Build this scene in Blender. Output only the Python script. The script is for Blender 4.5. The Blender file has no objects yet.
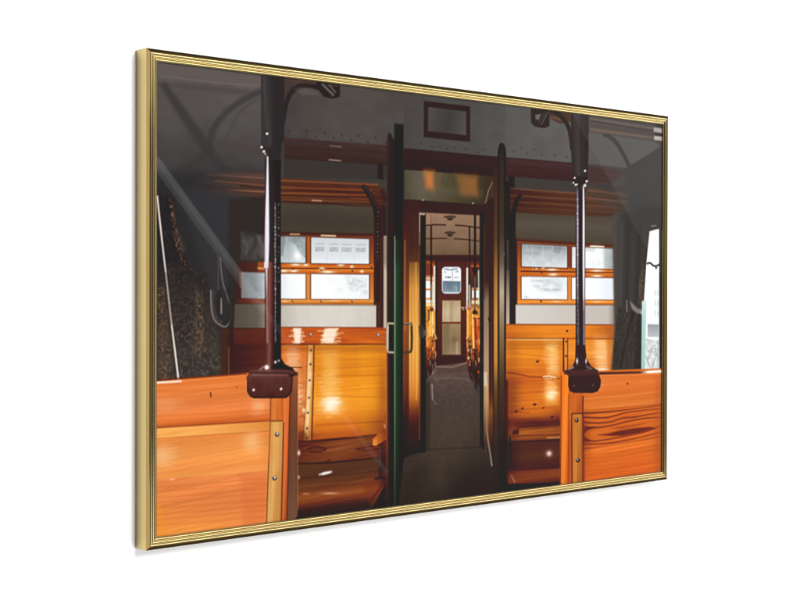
"""A gold framed photograph hung on a white wall (Blender 4.5).

The framed photograph is a flat printed sheet, so its picture is drawn flat on the
sheet: every shape below is placed in the sheet's own millimetres and becomes ink
colour on a fine grid mesh.  Frame, glazing and wall are real geometry; some lights are added.
"""
import bpy, bmesh, math
import numpy as np
from mathutils import Matrix, Vector

# ------------------------------------------------------------- tuning constants
GOLD_A, GOLD_B = (0.46, 0.358, 0.155), (0.50, 0.395, 0.18)
VEIL, GAIN, SOFT = 0.0175, 1.77, 0.6
WORLD = 0.08
LAMPS = [
    (('key_softbox', (0.25, -4.2, 2.2), 2.2, 2.0, 19.0), dict(target=(0, 0, 0))),
    (('added_fill_light', (0.2, -4.2, -2.0), 1.8, 1.4, 14.5), dict(target=(0, 0, 0))),  # added fill, no known source; lightens the shadow below the frame
    (('upper_softbox', (3.7, -2.25, 1.7), 6.2, 1.6, 4.2), {}),
    (('lower_softbox', (3.7, -2.25, -1.7), 6.2, 1.6, 3.6), {}),
    (('front_softbox', (2.1, -2.2, 0.0), 2.8, 1.7, 0.3), {}),
    (('added_slim_light', (0.55, -2.2, 0.0), 0.3, 2.4, 1.1), {}),  # unseen panel added to brighten the inner lips of the upright rails
    (('added_rear_light', (-2.45, -2.9, 0.0), 1.2, 2.8, 0.9), dict(target=(0, 0, 0), colour=(1, 0.86, 0.66))),  # warm light added behind the camera, brightens the left rail's outer slope
    (('strip_light', (1.058, -2.15, 0.203), 0.68, 0.036, 0.7), dict(roll=math.radians(47.9))),
    (('added_inner_strip', (1.058, -2.14, 0.203), 0.68, 0.02, 0.6), dict(roll=math.radians(47.9))),  # added over the strip above to soften the edges of its glare
    (('narrow_strip_light', (1.545, -2.15, -0.325), 0.752, 0.018, 0.4), dict(roll=math.radians(47))),
    (('side_softbox', (3.203, -2.17, 0.639), 1.0, 0.6, 0.36), dict(roll=math.radians(47.9))),
]


# --------------------------------------------------------------- print painter
# The print is a flat sheet; its picture is drawn in the sheet's own millimetres
# (x right, y down from its top left corner) as layered soft-edged shapes.
def lattice(ix, iy, seed):
    h = (ix.astype(np.int64) * 374761393 + iy.astype(np.int64) * 668265263 + seed * 974634777) & 0x7fffffff
    h = ((h ^ (h >> 13)) * 1274126177) & 0x7fffffff
    h = (h ^ (h >> 16)) & 0xffff
    return h / 32767.5 - 1.0


def noise(x, y, seed):
    ix = np.floor(x); iy = np.floor(y)
    fx = x - ix; fy = y - iy
    fx = fx * fx * (3 - 2 * fx); fy = fy * fy * (3 - 2 * fy)
    a = lattice(ix, iy, seed); b = lattice(ix + 1, iy, seed)
    c = lattice(ix, iy + 1, seed); d = lattice(ix + 1, iy + 1, seed)
    return (a * (1 - fx) + b * fx) * (1 - fy) + (c * (1 - fx) + d * fx) * fy


def texture(kind, x, y, seed):
    """kind = (name, amplitude, angle in degrees, length along, length across)"""
    name, amp, ang, la, lc = kind
    c, s = math.cos(math.radians(ang)), math.sin(math.radians(ang))
    u = x * c + y * s; v = -x * s + y * c
    if name == 'wood':          # long fibres with a slow wander, fine pores over broad bands
        la = la * 2.2
        v = v + 0.7 * lc * noise(u / (la * 1.3), v / (lc * 9), seed + 5)
        n = 0.32 * noise(u / la, v / lc, seed) + 0.3 * noise(u / la, v / (lc * .5), seed + 1)
        n = n + 0.5 * noise(u / (la * 2), v / (lc * 4.5), seed + 2)
        n = n + 0.6 * noise(u / (la * .55), v / 1.1, seed + 3) * (0.6 + 0.4 * noise(u / la, v / (lc * 3), seed + 4))
        n = n - 2.0 * np.clip(noise(u / (la * .35), v / 1.2, seed + 9) - 0.64, 0, 1)
    elif name == 'cloth':       # woven scroll pattern
        w = 0.5 * noise(u / (la * 1.5), v / (lc * 1.5), seed + 3)
        n = noise(u / la + w, v / lc - w, seed) + 0.45 * noise(u / (la * .5), v / (lc * .5), seed + 1)
        n = 1.5 * np.clip(1 - np.abs(n) / 0.30, 0, 1) - 0.45
        n = n * (0.65 + 0.5 * noise(u / (la * 3), v / (lc * 5), seed + 2))
    else:                       # 'mottle'
        n = noise(u / la, v / lc, seed) + 0.5 * noise(u / (la * .4), v / (lc * .4), seed + 1)
    return amp * n


def shape_alpha(pts, x, y, feather):
    """coverage of a polygon from its signed distance"""
    p = np.asarray(pts, float)
    d2 = np.full(x.shape, 1e18); inside = np.zeros(x.shape, bool)
    for i in range(len(p)):
        ax, ay = p[i - 1]; bx, by = p[i]
        ex, ey = bx - ax, by - ay
        L = ex * ex + ey * ey
        if L < 1e-12:
            continue
        t = np.clip(((x - ax) * ex + (y - ay) * ey) / L, 0, 1)
        d2 = np.minimum(d2, (x - ax - t * ex) ** 2 + (y - ay - t * ey) ** 2)
        if by != ay:
            cross = ((ay > y) != (by > y)) & (x < ex * (y - ay) / ey + ax)
            inside ^= cross
    sd = np.where(inside, 1, -1) * np.sqrt(d2)
    t = np.clip(0.5 + sd / feather, 0, 1)
    return t * t * (3 - 2 * t) if feather > 2.5 else t


def paint(ops, width, height, nx, ny):
    gx = (np.arange(nx) + .5) * width / nx; gy = (np.arange(ny) + .5) * height / ny
    img = np.zeros((ny, nx, 3), np.float32)
    for k, op in enumerate(ops):
        if op[0] == 'g':        # soft spot: centre, two half axes, colour, strength
            _, (cx, cy), (ux, uy), (vx, vy), col, alpha = op
            ex = 2.6 * math.hypot(ux, vx); ey = 2.6 * math.hypot(uy, vy)
            box = (cx - ex, cx + ex, cy - ey, cy + ey)
        else:                   # polygon: corners, fill, feather, strength, texture
            _, pts, fill, feather, alpha, tex = op
            q = np.asarray(pts, float)
            box = (q[:, 0].min() - feather, q[:, 0].max() + feather, q[:, 1].min() - feather, q[:, 1].max() + feather)
        i0, i1 = np.searchsorted(gx, box[:2]); j0, j1 = np.searchsorted(gy, box[2:])
        if i1 <= i0 or j1 <= j0:
            continue
        x, y = np.meshgrid(gx[i0:i1], gy[j0:j1])
        if op[0] == 'g':
            det = ux * vy - uy * vx
            a = ((x - cx) * vy - (y - cy) * vx) / det; b = ((y - cy) * ux - (x - cx) * uy) / det
            m = alpha * np.exp(-1.4 * (a * a + b * b))
            c = np.array(col, float)[None, None, :]
        else:
            m = alpha * shape_alpha(pts, x, y, feather)
            if isinstance(fill[0], (int, float)):
                c = np.zeros(x.shape + (3,)) + np.array(fill, float)
            else:               # gradient: stops (x, y, colour) along the line first -> last
                (ax, ay, _), (bx, by, _) = fill[0], fill[-1]
                L = (bx - ax) ** 2 + (by - ay) ** 2
                ts = [((s[0] - ax) * (bx - ax) + (s[1] - ay) * (by - ay)) / L for s in fill]
                t = ((x - ax) * (bx - ax) + (y - ay) * (by - ay)) / L
                c = np.stack([np.interp(t, ts, [s[2][n] for s in fill]) for n in range(3)], -1)
            if tex:
                n = texture(tex, x, y, k * 7 + 3)[..., None]
                tint = [1.2, 1.0, 0.85] if tex[0] == 'cloth' else [0.8, 1.0, 1.1]
                c = c * (1 + n * np.array(tint))
        m = m[..., None]
        img[j0:j1, i0:i1] = img[j0:j1, i0:i1] * (1 - m) + np.clip(c, 0, 255) * m
    return img


PW, PH = 1000.43, 587.25     # print size, millimetres
OPS = [
('p',[(-5,-21.9),(1018.5,-140.3),(1022.8,735.9),(-4.4,611)],(74,70,68),3.3,1,None),
('p',[(-5,-21.9),(210.3,-20.6),(210.6,143.6),(-4.8,172.5)],[(90.8,-7.9,(96,91,90)),(90.9,67.6,(90,86,85)),(91,149.5,(72,69,70))],2.8,1,('mottle',.03,0,27.9,13.9)),
('p',[(-5,2.3),(167.7,7.2),(167.8,22.7),(-4.9,21.8)],(104,95,93),9.7,.7,None),
('p',[(12.2,21.3),(90.8,21.7),(158.1,19.1),(158.2,17.8),(90.9,20.4),(12.3,20.1)],(122,108,104),2.1,.6,None),
('p',[(41.3,21.4),(145.3,20.8),(145.4,19.8),(41.4,20.4)],(116,100,96),1.9,.5,None),
('p',[(4.7,33.6),(164.2,31.5),(164.9,25),(5.4,27.5)],(86,76,75),5.5,.5,None),
('p',[(10.1,32.1),(18.2,42.8),(29.5,57.8),(41.3,72.6),(52.7,86),(64.4,99),(77.3,112.6),(92.7,127.5),(108.9,142.5),(124.8,157.3),(142,174),(158.5,190.1),(170.1,201.5),(179,195.6),(167.6,184.1),(151.5,167.7),(134.7,150.5),(119.4,135),(104.1,119.5),(89.4,104.2),(77,90.7),(65.4,77.7),(53.4,64.6),(40.2,50.7),(26.9,37.1),(17.3,27.3)],(70,67,68),8.3,.75,None),
('p',[(9.6,161.4),(23.5,153.9),(42.2,142.9),(63.4,130),(82.9,114.3),(89.7,96.6),(92.8,81.8),(100.8,70.2),(111.1,59.9),(122.3,51.1),(135.1,43.2),(152.3,34.4),(166.6,27.7),(162.5,21),(148,27.9),(130.4,36.9),(116.8,45.5),(104.6,55),(93.1,66),(83,79.2),(78,94.6),(71.8,108.4),(55,121.4),(34.9,134.1),(16.8,145.4),(3.6,153.3)],(72,69,70),6.2,.75,None),
('p',[(163.5,31.8),(153.6,36.8),(140.1,44),(127.8,53.3),(119.1,65.7),(112.2,79.3),(105.8,90.8),(98.8,99.9),(92.3,107.1),(87.7,112),(91.2,114.1),(95.8,109.2),(102.5,101.9),(109.9,92.4),(116.5,80.6),(123.2,67.2),(131.4,55.5),(142.7,47),(155.8,40),(165.7,35)],(80,77,76),4.2,.5,None),
('p',[(-4.8,138.4),(171.2,128.7),(171.6,405),(-4.6,397.6)],[(-4.8,138.4,(60,59,61)),(83.4,168.7,(63,62,64)),(171.2,164.9,(66,63,62))],19.3,1,None),
('p',[(-4.8,154.2),(53.4,145.1),(129.9,243.4),(165.2,404.7),(-4.6,403.7)],(58,57,58),13.7,1,None),
('p',[(35.7,158.4),(123.5,144.1),(129.9,256.2),(91.2,294.4)],(66,65,68),13.9,.8,None),
('p',[(56.3,133.8),(174.4,129.8),(174.5,162.2),(62.3,159.6)],[(62.3,144.7,(64,62,64)),(106.4,143.7,(80,68,66)),(145.6,142.9,(96,72,64)),(174.4,144,(100,74,64))],8.4,.9,('wood',.12,3,56.3,2.8)),
('p',[(77.3,137.7),(171.1,137.8),(171.3,136.4),(77.4,136.3)],[(77.3,136.4,(84,72,70)),(129.7,136.1,(126,92,80)),(171.2,136.4,(136,98,84))],1.8,.8,None),
('p',[(91,145.1),(171.1,147.5),(171.3,146.2),(91.1,143.8)],(140,92,70),1.7,.6,None),
('p',[(111,155.5),(171.2,155.3),(171.3,153.9),(111.1,154.1)],[(111,154.8,(90,70,64)),(136.1,154.9,(160,104,74)),(171.2,154.6,(184,118,80))],1.7,.8,None),
('p',[(129.6,150.1),(171.1,151.3),(171.4,148.7),(129.9,147.6)],(66,50,48),2.1,.8,None),
('p',[(5.2,167.2),(26.9,166.2),(38.7,220.1),(62.5,294.3),(102.1,393.2),(5.4,396.8)],(52,50,52),10.8,1,('cloth',.2,70,5.4,4)),
('p',[(6.7,257.5),(24.1,247.5),(73,254.3),(86.7,294.4),(102.1,351.4),(105.2,393.3),(5.4,394.4)],[(53.5,254.5,(62,58,56)),(53.6,319.2,(74,66,61)),(53.7,393.8,(84,77,71))],13.6,.9,('cloth',.3,75,4.9,4.4)),
('p',[(6.7,275.8),(15.4,275.8),(30.1,392.9),(6.9,395.7)],(100,82,70),5.3,.65,('cloth',.5,80,4.5,4)),
('p',[(22.5,168.8),(26.9,168.7),(35.7,210.3),(49,254.6),(44.6,254.6),(29.9,220.3)],(84,66,60),4,.8,('cloth',1,75,4,3.2)),
('p',[(26.9,183.4),(34.2,201.7),(47.5,232.2),(41.6,238.6),(31.3,210.4)],(104,86,74),4,.5,('cloth',1,75,4,3)),
('p',[(62.5,275.6),(73,294.4),(76.1,350.8),(65.6,375.6),(59.6,344.2)],(96,82,70),8.2,.6,('cloth',.55,80,4.7,4.1)),
('p',[(4.8,167.3),(6.5,181.2),(8.9,200.4),(11.3,218.4),(13.3,232.3),(15.1,244.8),(17.3,259.9),(20,280.2),(22.9,302.4),(26,325.1),(29.7,351),(33.4,376.6),(36.1,394.5),(38.7,394.3),(35.9,376.4),(32,350.8),(28.1,324.9),(25,302.2),(22,280),(19.3,259.7),(17.2,244.6),(15.5,232.1),(13.6,218.1),(11.3,200.1),(8.8,180.9),(7.1,167)],(196,176,166),1.6,.9,None),
('p',[(5.3,167.2),(11.8,218.3),(17.7,259.9),(18.8,259.8),(13.1,218.2),(6.6,167)],(250,244,238),1.1,.9,None),
('p',[(26.3,325.1),(31.3,358.5),(36.4,394.5),(38.4,394.4),(33.1,358.4),(27.8,325)],(245,236,226),1.1,.9,None),
('p',[(84.4,281.8),(84.3,286.6),(84.4,293.2),(84.8,299.7),(85.8,305.4),(87.2,310.8),(89.3,315.7),(93.1,320.1),(97.2,323.3),(100,325.4),(104.1,321.7),(101.3,319.6),(97.7,316.8),(94.7,313.4),(93,309.5),(91.8,304.6),(90.9,299.2),(90.5,293.1),(90.4,286.6),(90.4,281.8)],(86,82,81),2.8,.6,None),
('p',[(94.7,281.7),(93.9,304.7),(97.1,320.2),(103.9,319.3),(100.8,304.4),(101.6,281.9)],(56,53,53),2.8,.7,None),
('p',[(84.2,281.8),(84.3,290.9),(84.9,302),(86.2,311),(88.8,318.7),(94.1,324.1),(99.8,327.4),(104.3,329.3),(108.7,329.1),(112.9,326.4),(116.1,322.2),(117.5,317.6),(117.6,312.3),(116.9,306),(115.3,299.4),(112.8,293.3),(109.9,286.6),(106.6,278.7),(103.5,269),(101.4,254.1),(100.1,241.3),(98.8,241.4),(100.1,254.2),(102.2,269.2),(105.1,279.1),(108.3,287.1),(111.1,293.8),(113.4,299.8),(114.8,306.2),(115.5,312.3),(115.2,317.3),(113.9,321.4),(111.1,325.1),(107.7,327.3),(104.9,327.3),(101.1,325.7),(95.6,322.7),(90.7,318),(88.2,310.7),(86.9,301.9),(86.2,290.8),(86,281.8)],(146,138,130),1.7,.75,None),
('p',[(95.7,238.9),(95.8,281.8),(97.3,281.8),(97.3,238.8)],(108,92,86),1.4,.7,None),
('p',[(100.3,291.9),(100.3,312.1),(102.2,312.2),(102.1,291.9)],(170,160,150),1.7,.8,None),
('p',[(101.2,282),(104.3,317.5),(112,317.1),(108.9,281.5)],(64,62,62),4.2,.6,None),
('p',[(112.6,167.5),(174.5,159.6),(174.8,333.6),(112.9,332.6)],(60,54,52),7.1,.9,None),
('p',[(131.4,206.3),(171.3,211.6),(171.4,245.3),(131.5,243.4)],(84,82,80),5.7,.7,('mottle',.15,0,11.5,11.5)),
('p',[(140.9,213.9),(143.5,212),(146.8,209.7),(148.6,209),(149.9,209.8),(151.8,212.1),(152.9,214.9),(152.8,218.6),(151.7,222.8),(150,226.7),(146.6,230.5),(142.4,234.2),(139.3,236.8),(142.6,239.4),(145.8,236.8),(150.3,232.9),(154.2,228.5),(156.4,223.8),(157.6,218.9),(157.6,214.3),(156.1,210.4),(153.3,207.1),(149.1,205.1),(144.4,206.5),(140.4,209.1),(137.8,211.1)],(64,62,62),3.6,.6,None),
('p',[(133.4,218.6),(140.9,225.5),(137.8,237.9),(140.9,238.3),(144.1,224.9),(135.8,216.9)],(104,102,98),2.8,.4,None),
('p',[(156.3,212.9),(164.1,225.1),(162.5,240.1),(167.3,240.4),(168.9,224.3),(160.6,211)],(106,108,106),3.6,.45,None),
('p',[(125.2,246),(173,246.6),(173.1,299.8),(125.3,298.3)],[(125.2,269,(72,46,38)),(153.7,268.8,(92,54,38)),(173,268.7,(128,70,40))],2.9,1,None),
('p',[(158.5,245.5),(174.6,245.3),(174.6,258.3),(158.5,257.1)],(160,84,40),2.2,1,None),
('p',[(158.4,253.9),(174.5,255),(174.7,253.7),(158.6,252.6)],(245,190,120),1.7,.9,None),
('p',[(132.3,258.7),(172.2,259.6),(172.3,293.3),(132.3,292)],[(131.5,275.3,(122,124,124)),(155.3,275.2,(140,146,148)),(166.6,275.2,(176,184,190)),(171.4,275.2,(196,200,204))],2.2,1,('mottle',.04,0,7.2,7.2)),
('p',[(129.9,258.7),(130,279.2),(131.5,279.2),(131.5,258.7)],(190,150,130),1.4,.5,None),
('p',[(125.3,293.2),(173.1,294),(173.1,299.8),(125.3,298.3)],[(125.3,294.5,(92,50,34)),(173.1,294.6,(150,80,42))],2,1,None),
('p',[(122.2,299.6),(173.1,299.8),(173.1,331.6),(120.6,330.2)],[(122.2,314.9,(92,84,74)),(158.6,315.3,(104,96,86)),(173.1,315.4,(140,132,120))],2,1,None),
('p',[(102,329.9),(173.1,331),(173.2,394.7),(102.1,395.7)],[(102.1,357.7,(58,44,40)),(130.1,358.5,(74,46,34)),(173.2,359.6,(104,56,34))],2.3,1,('wood',.192,-1,56.9,5.7)),
('p',[(113.9,393.7),(113.8,354.2),(112,354.2),(112,393.6)],(140,88,52),1.7,.8,None),
('p',[(100.5,329.9),(112.8,330.1),(109.8,393.5),(100.6,393.2)],(86,58,42),2.8,.7,None),
('p',[(120.7,358.9),(173.2,356.3),(173.1,355),(120.6,357.6)],(54,32,24),1.7,.6,None),
('p',[(120.6,331.5),(173.1,331.6),(173.2,350.5),(120.7,350.6)],(116,62,36),2.9,.5,('wood',.168,-1,57.2,2.9)),
('p',[(200.3,-19.5),(415,-14.3),(415.2,81.3),(200.5,83.8)],[(200.4,32.8,(80,76,74)),(296,37.9,(88,83,79)),(415.1,34.9,(84,80,78))],2.2,1,('mottle',.03,0,21.7,15.5)),
('p',[(210.4,72.6),(210,73.6),(208.8,74.1),(207.6,73.8),(207.1,72.9),(207.6,71.9),(208.8,71.4),(209.9,71.7)],(52,46,46),1.8,.75,None),
('p',[(210.6,71.6),(210.4,72),(209.8,72.3),(209.2,72.1),(208.9,71.7),(209.2,71.2),(209.8,71),(210.4,71.1)],(128,122,118),1.3,.4,None),
('p',[(240.7,70.4),(240.2,71.4),(239,71.8),(237.8,71.5),(237.3,70.6),(237.8,69.7),(239,69.2),(240.2,69.5)],(52,46,46),1.8,.75,None),
('p',[(240.8,69.3),(240.6,69.8),(240,70),(239.4,69.9),(239.1,69.4),(239.4,68.9),(240,68.7),(240.6,68.9)],(128,122,118),1.4,.4,None),
('p',[(271.5,70.8),(271,71.8),(269.8,72.2),(268.6,71.9),(268.1,71),(268.6,70),(269.8,69.6),(271,69.9)],(52,46,46),1.8,.75,None),
('p',[(271.7,69.7),(271.5,70.2),(270.9,70.4),(270.2,70.3),(270,69.8),(270.2,69.3),(270.9,69.1),(271.5,69.2)],(128,122,118),1.4,.4,None),
('p',[(301.3,71.3),(300.8,72.3),(299.6,72.8),(298.3,72.5),(297.8,71.6),(298.3,70.6),(299.5,70.1),(300.8,70.4)],(52,46,46),1.9,.75,None),
('p',[(301.5,70.2),(301.2,70.7),(300.6,70.9),(300,70.8),(299.7,70.3),(300,69.8),(300.6,69.6),(301.2,69.7)],(128,122,118),1.4,.4,None),
('p',[(331.7,70.5),(331.2,71.5),(329.9,72),(328.6,71.7),(328.1,70.7),(328.6,69.7),(329.9,69.2),(331.2,69.5)],(52,46,46),1.9,.75,None),
('p',[(331.9,69.4),(331.6,69.9),(331,70.1),(330.3,70),(330.1,69.5),(330.3,69),(331,68.7),(331.6,68.9)],(128,122,118),1.4,.4,None),
('p',[(362.7,71),(362.2,72),(360.9,72.5),(359.6,72.2),(359,71.3),(359.6,70.3),(360.9,69.8),(362.2,70.1)],(52,46,46),1.9,.75,None),
('p',[(362.9,69.9),(362.6,70.4),(362,70.6),(361.3,70.5),(361,70),(361.3,69.5),(362,69.3),(362.6,69.4)],(128,122,118),1.4,.4,None),
('p',[(256,77.2),(255.5,78.2),(254.3,78.7),(253.1,78.4),(252.6,77.5),(253.1,76.5),(254.3,76),(255.5,76.3)],(52,46,46),1.8,.75,None),
('p',[(256.2,76.2),(256,76.7),(255.4,76.9),(254.7,76.7),(254.5,76.3),(254.7,75.8),(255.4,75.6),(256,75.7)],(128,122,118),1.4,.4,None),
('p',[(287.2,76.4),(286.7,77.4),(285.5,77.8),(284.3,77.5),(283.7,76.6),(284.3,75.6),(285.5,75.1),(286.7,75.4)],(52,46,46),1.8,.75,None),
('p',[(287.4,75.3),(287.2,75.8),(286.5,76),(285.9,75.9),(285.7,75.4),(285.9,74.9),(286.5,74.7),(287.2,74.8)],(128,122,118),1.4,.4,None),
('p',[(317.3,77.4),(316.8,78.4),(315.6,78.8),(314.3,78.5),(313.8,77.6),(314.3,76.6),(315.5,76.1),(316.8,76.4)],(52,46,46),1.9,.75,None),
('p',[(317.5,76.3),(317.3,76.8),(316.6,77),(316,76.8),(315.7,76.4),(316,75.9),(316.6,75.6),(317.3,75.8)],(128,122,118),1.4,.4,None),
('p',[(348,77.6),(347.5,78.6),(346.2,79.1),(344.9,78.7),(344.4,77.8),(344.9,76.8),(346.2,76.3),(347.5,76.6)],(52,46,46),1.9,.75,None),
('p',[(348.2,76.4),(348,76.9),(347.3,77.2),(346.7,77),(346.4,76.6),(346.7,76.1),(347.3,75.8),(348,76)],(128,122,118),1.4,.4,None),
('p',[(381.3,76.6),(380.7,77.7),(379.4,78.2),(378.1,77.8),(377.5,76.9),(378.1,75.9),(379.4,75.4),(380.7,75.7)],(52,46,46),1.9,.75,None),
('p',[(381.4,75.5),(381.2,76),(380.5,76.3),(379.8,76.1),(379.6,75.6),(379.8,75.1),(380.5,74.9),(381.2,75)],(128,122,118),1.5,.4,None),
('p',[(200.4,4),(227,1.4),(215.3,13.1),(207,29.6),(202.1,53.6),(200.5,59)],(78,68,64),3,1,None),
('p',[(202.9,61.6),(204.9,50.7),(207.8,37.9),(211.2,30),(215.4,24.2),(220.8,20),(227.4,16.9),(235.4,14.3),(243.8,13),(254,14.1),(262.5,15.7),(266.5,3.7),(256.8,3.3),(244.1,3.7),(233,6.2),(223.3,10),(215.2,14.7),(208.7,20.9),(204.3,28.4),(201.3,37.4),(199.2,50.5),(198,61.5)],(58,50,49),2.4,1,None),
('p',[(201.8,8.4),(226.8,8),(257.4,7.1),(257.8,3),(227.3,4),(202.3,4.5)],(88,72,66),2.2,1,None),
('p',[(254.2,2.7),(295.9,4.1),(295.9,20.3),(283.6,24.1),(268,22.8),(257.6,13.1)],(52,45,44),2.4,1,None),
('p',[(263.2,6.9),(284,21.1),(286.7,18.7),(265.8,4.6)],(120,110,106),2,.8,None),
('p',[(275.7,6.6),(287.9,16.2),(289.8,14.8),(277.5,5.2)],(132,122,116),1.8,.7,None),
('p',[(273.2,8.4),(292.4,6.6),(292.4,5),(273.2,6.8)],(96,84,80),1.8,.8,None),
('p',[(217,16.9),(232.1,13.5),(257.6,17.1),(261.1,22.1),(230.4,23.5)],(102,94,88),4.5,.55,None),
('p',[(200.5,81.9),(405.7,79.9),(405.8,107.2),(200.6,109.4)],[(296,78.4,(80,64,62)),(296.1,90.6,(74,58,56)),(296.1,108.2,(68,52,50))],2.2,1,('wood',.084,4,77.4,3.1)),
('p',[(111,94),(200.5,94.3),(200.6,111.3),(129.7,105.4)],(84,72,71),8.6,.55,None),
('p',[(200.5,95),(383.1,91.1),(383.2,89.7),(200.6,93.6)],(60,47,46),1.8,.6,None),
('p',[(278.5,88.4),(299.5,88.4),(299.7,87),(278.6,87.1)],(150,132,126),1.8,.6,None),
('p',[(276.7,107.5),(297.8,107.8),(298,106.2),(276.9,105.9)],(190,150,128),2,.8,None),
('p',[(200.5,110),(405.7,107.9),(405.8,106.5),(200.6,108.7)],(54,44,43),1.9,.7,None),
('p',[(200.6,110),(405.8,107.9),(405.8,126.9),(200.6,134.9)],(70,65,62),2.2,1,None),
('p',[(195.7,135.1),(364.7,134.5),(379.6,144.9),(379.6,167.2),(195.7,167.8)],[(195.7,137.8,(98,64,50)),(227.3,152,(94,58,43)),(195.7,169.1,(76,52,43))],2.2,1,('wood',.24,3,77.5,2.5)),
('p',[(195.6,139.3),(364.6,136.9),(364.8,134.9),(195.7,137.5)],(150,92,66),2,.75,None),
('p',[(195.6,144),(361,142.7),(361.1,140.5),(195.7,141.9)],(92,54,42),2,.75,None),
('p',[(195.6,148.5),(353.6,145),(353.7,143.1),(195.7,146.6)],(146,84,54),2,.75,None),
('p',[(195.7,153.3),(350,148.9),(350.1,146.4),(195.7,151)],(78,44,34),2,.75,None),
('p',[(195.7,156.1),(353.7,152.3),(353.8,149.6),(195.7,153.4)],(142,84,54),2,.75,None),
('p',[(195.7,161.2),(353.7,157.7),(353.8,155.2),(195.7,158.8)],(126,76,52),2,.75,None),
('p',[(195.7,164.6),(357.4,160.4),(357.4,159.1),(195.7,163.2)],(150,94,64),2,.75,None),
('p',[(195.7,158.8),(227.3,158.5),(313.9,156.9),(314,155.3),(227.4,156.9),(195.7,157.2)],(70,42,34),1.8,.7,None),
('p',[(247.6,163.1),(264.8,163),(264.9,161.6),(247.7,161.6)],(226,170,130),1.8,.8,None),
('p',[(278.7,169),(299.7,168.8),(299.8,167.7),(278.7,167.9)],(170,160,150),1.5,.6,None),
('p',[(195.7,167.8),(379.6,167.2),(379.7,208.9),(195.8,208.4)],[(278.7,164.4,(88,78,68)),(278.7,176.5,(90,83,75)),(278.8,206.1,(84,76,66))],2.2,1,('mottle',.02,0,21.5,15.4)),
('p',[(357.4,162.5),(379.6,164.4),(380,337),(357.8,336.7)],[(357.6,239.9,(66,44,38)),(368.6,239.7,(74,48,40)),(379.8,239.5,(52,38,34))],2.2,1,None),
('p',[(192.5,206.5),(361.2,204.5),(361.4,302.1),(192.7,300.6)],(132,70,34),2,1,('wood',.12,0,61.2,3.1)),
('p',[(195.7,209.1),(361.1,207.3),(361.2,203.4),(195.8,205.5)],(80,50,34),1.8,1,None),
('p',[(210.7,209),(227.4,208.8),(227.4,207.2),(210.7,207.4)],(240,200,150),1.8,.9,None),
('p',[(263.2,209.6),(289.2,209.5),(289.3,207.6),(263.2,207.7)],(250,220,180),1.8,.9,None),
('p',[(194.2,211),(237.5,210.5),(237.6,246.4),(194.2,246.3)],[(194.2,213.6,(150,160,164)),(219.1,228.8,(190,200,204)),(227.5,245.9,(206,213,217))],1.5,1,('mottle',.06,30,5.9,7.4)),
('p',[(214,211.2),(237.5,210.5),(237.6,239.1),(227.5,233.9),(222.4,223.5),(207.4,215.9)],(128,138,138),4.5,.6,('mottle',.16,30,3.7,3.7)),
('p',[(195.8,211),(204,210.8),(199.1,237.1),(195.8,237.1)],(120,126,128),2.9,.6,None),
('g',(223.3,236.7),(7.6,-.1),(.0,7.9),(255,255,255),.95),
('p',[(246,211),(348.9,211.1),(349,245.9),(246.1,246.4)],[(296.3,211,(205,210,215)),(296.4,235.4,(220,225,229)),(296.4,246.2,(235,239,242))],1.5,1,None),
('p',[(254.2,220.5),(268.7,220.5),(268.8,219.1),(254.3,219.2)],(165,168,172),1.8,.7,None),
('p',[(253.4,226.7),(255.5,226.6),(255.5,224.2),(253.4,224.3)],(128,132,138),1.5,.45,None),
('p',[(256,226.6),(258.1,226.6),(258.1,224.2),(256,224.2)],(128,132,138),1.5,.675,None),
('p',[(258.7,226.6),(260.7,226.5),(260.7,224.1),(258.7,224.2)],(128,132,138),1.5,.6,None),
('p',[(261.3,226.5),(263.4,226.5),(263.4,224.1),(261.3,224.1)],(128,132,138),1.5,.525,None),
('p',[(263.9,226.5),(266,226.4),(266,224),(263.9,224)],(128,132,138),1.5,.45,None),
('p',[(266.6,226.4),(268.6,226.4),(268.6,223.9),(266.6,224)],(128,132,138),1.5,.675,None),
('p',[(253.4,229.7),(255.5,229.7),(255.5,227.3),(253.4,227.3)],(128,132,138),1.5,.675,None),
('p',[(256,229.7),(258.1,229.7),(258.1,227.2),(256,227.3)],(128,132,138),1.5,.6,None),
('p',[(258.7,229.6),(260.7,229.6),(260.7,227.2),(258.7,227.2)],(128,132,138),1.5,.525,None),
('p',[(261.3,229.6),(263.4,229.5),(263.4,227.1),(261.3,227.2)],(128,132,138),1.5,.45,None),
('p',[(263.9,229.5),(266,229.5),(266,227.1),(263.9,227.1)],(128,132,138),1.5,.675,None),
('p',[(266.6,229.5),(268.6,229.4),(268.6,227),(266.6,227.1)],(128,132,138),1.5,.6,None),
('p',[(278.4,220.4),(293.1,220.4),(293.2,219),(278.5,219.1)],(165,168,172),1.8,.7,None),
('p',[(277.6,226.6),(279.7,226.5),(279.7,224.1),(277.6,224.2)],(128,132,138),1.5,.525,None),
('p',[(280.3,226.5),(282.4,226.5),(282.4,224.1),(280.3,224.1)],(128,132,138),1.5,.45,None),
('p',[(282.9,226.5),(285,226.4),(285,224),(282.9,224)],(128,132,138),1.5,.675,None),
('p',[(285.6,226.4),(287.7,226.4),(287.7,223.9),(285.6,224)],(128,132,138),1.5,.6,None),
('p',[(288.3,226.4),(290.4,226.3),(290.4,223.9),(288.3,223.9)],(128,132,138),1.5,.525,None),
('p',[(291,226.3),(293.1,226.3),(293.1,223.8),(291,223.9)],(128,132,138),1.5,.45,None),
('p',[(277.6,229.7),(279.7,229.6),(279.7,227.2),(277.6,227.3)],(128,132,138),1.5,.45,None),
('p',[(280.3,229.6),(282.4,229.6),(282.4,227.2),(280.3,227.2)],(128,132,138),1.5,.675,None),
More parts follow.
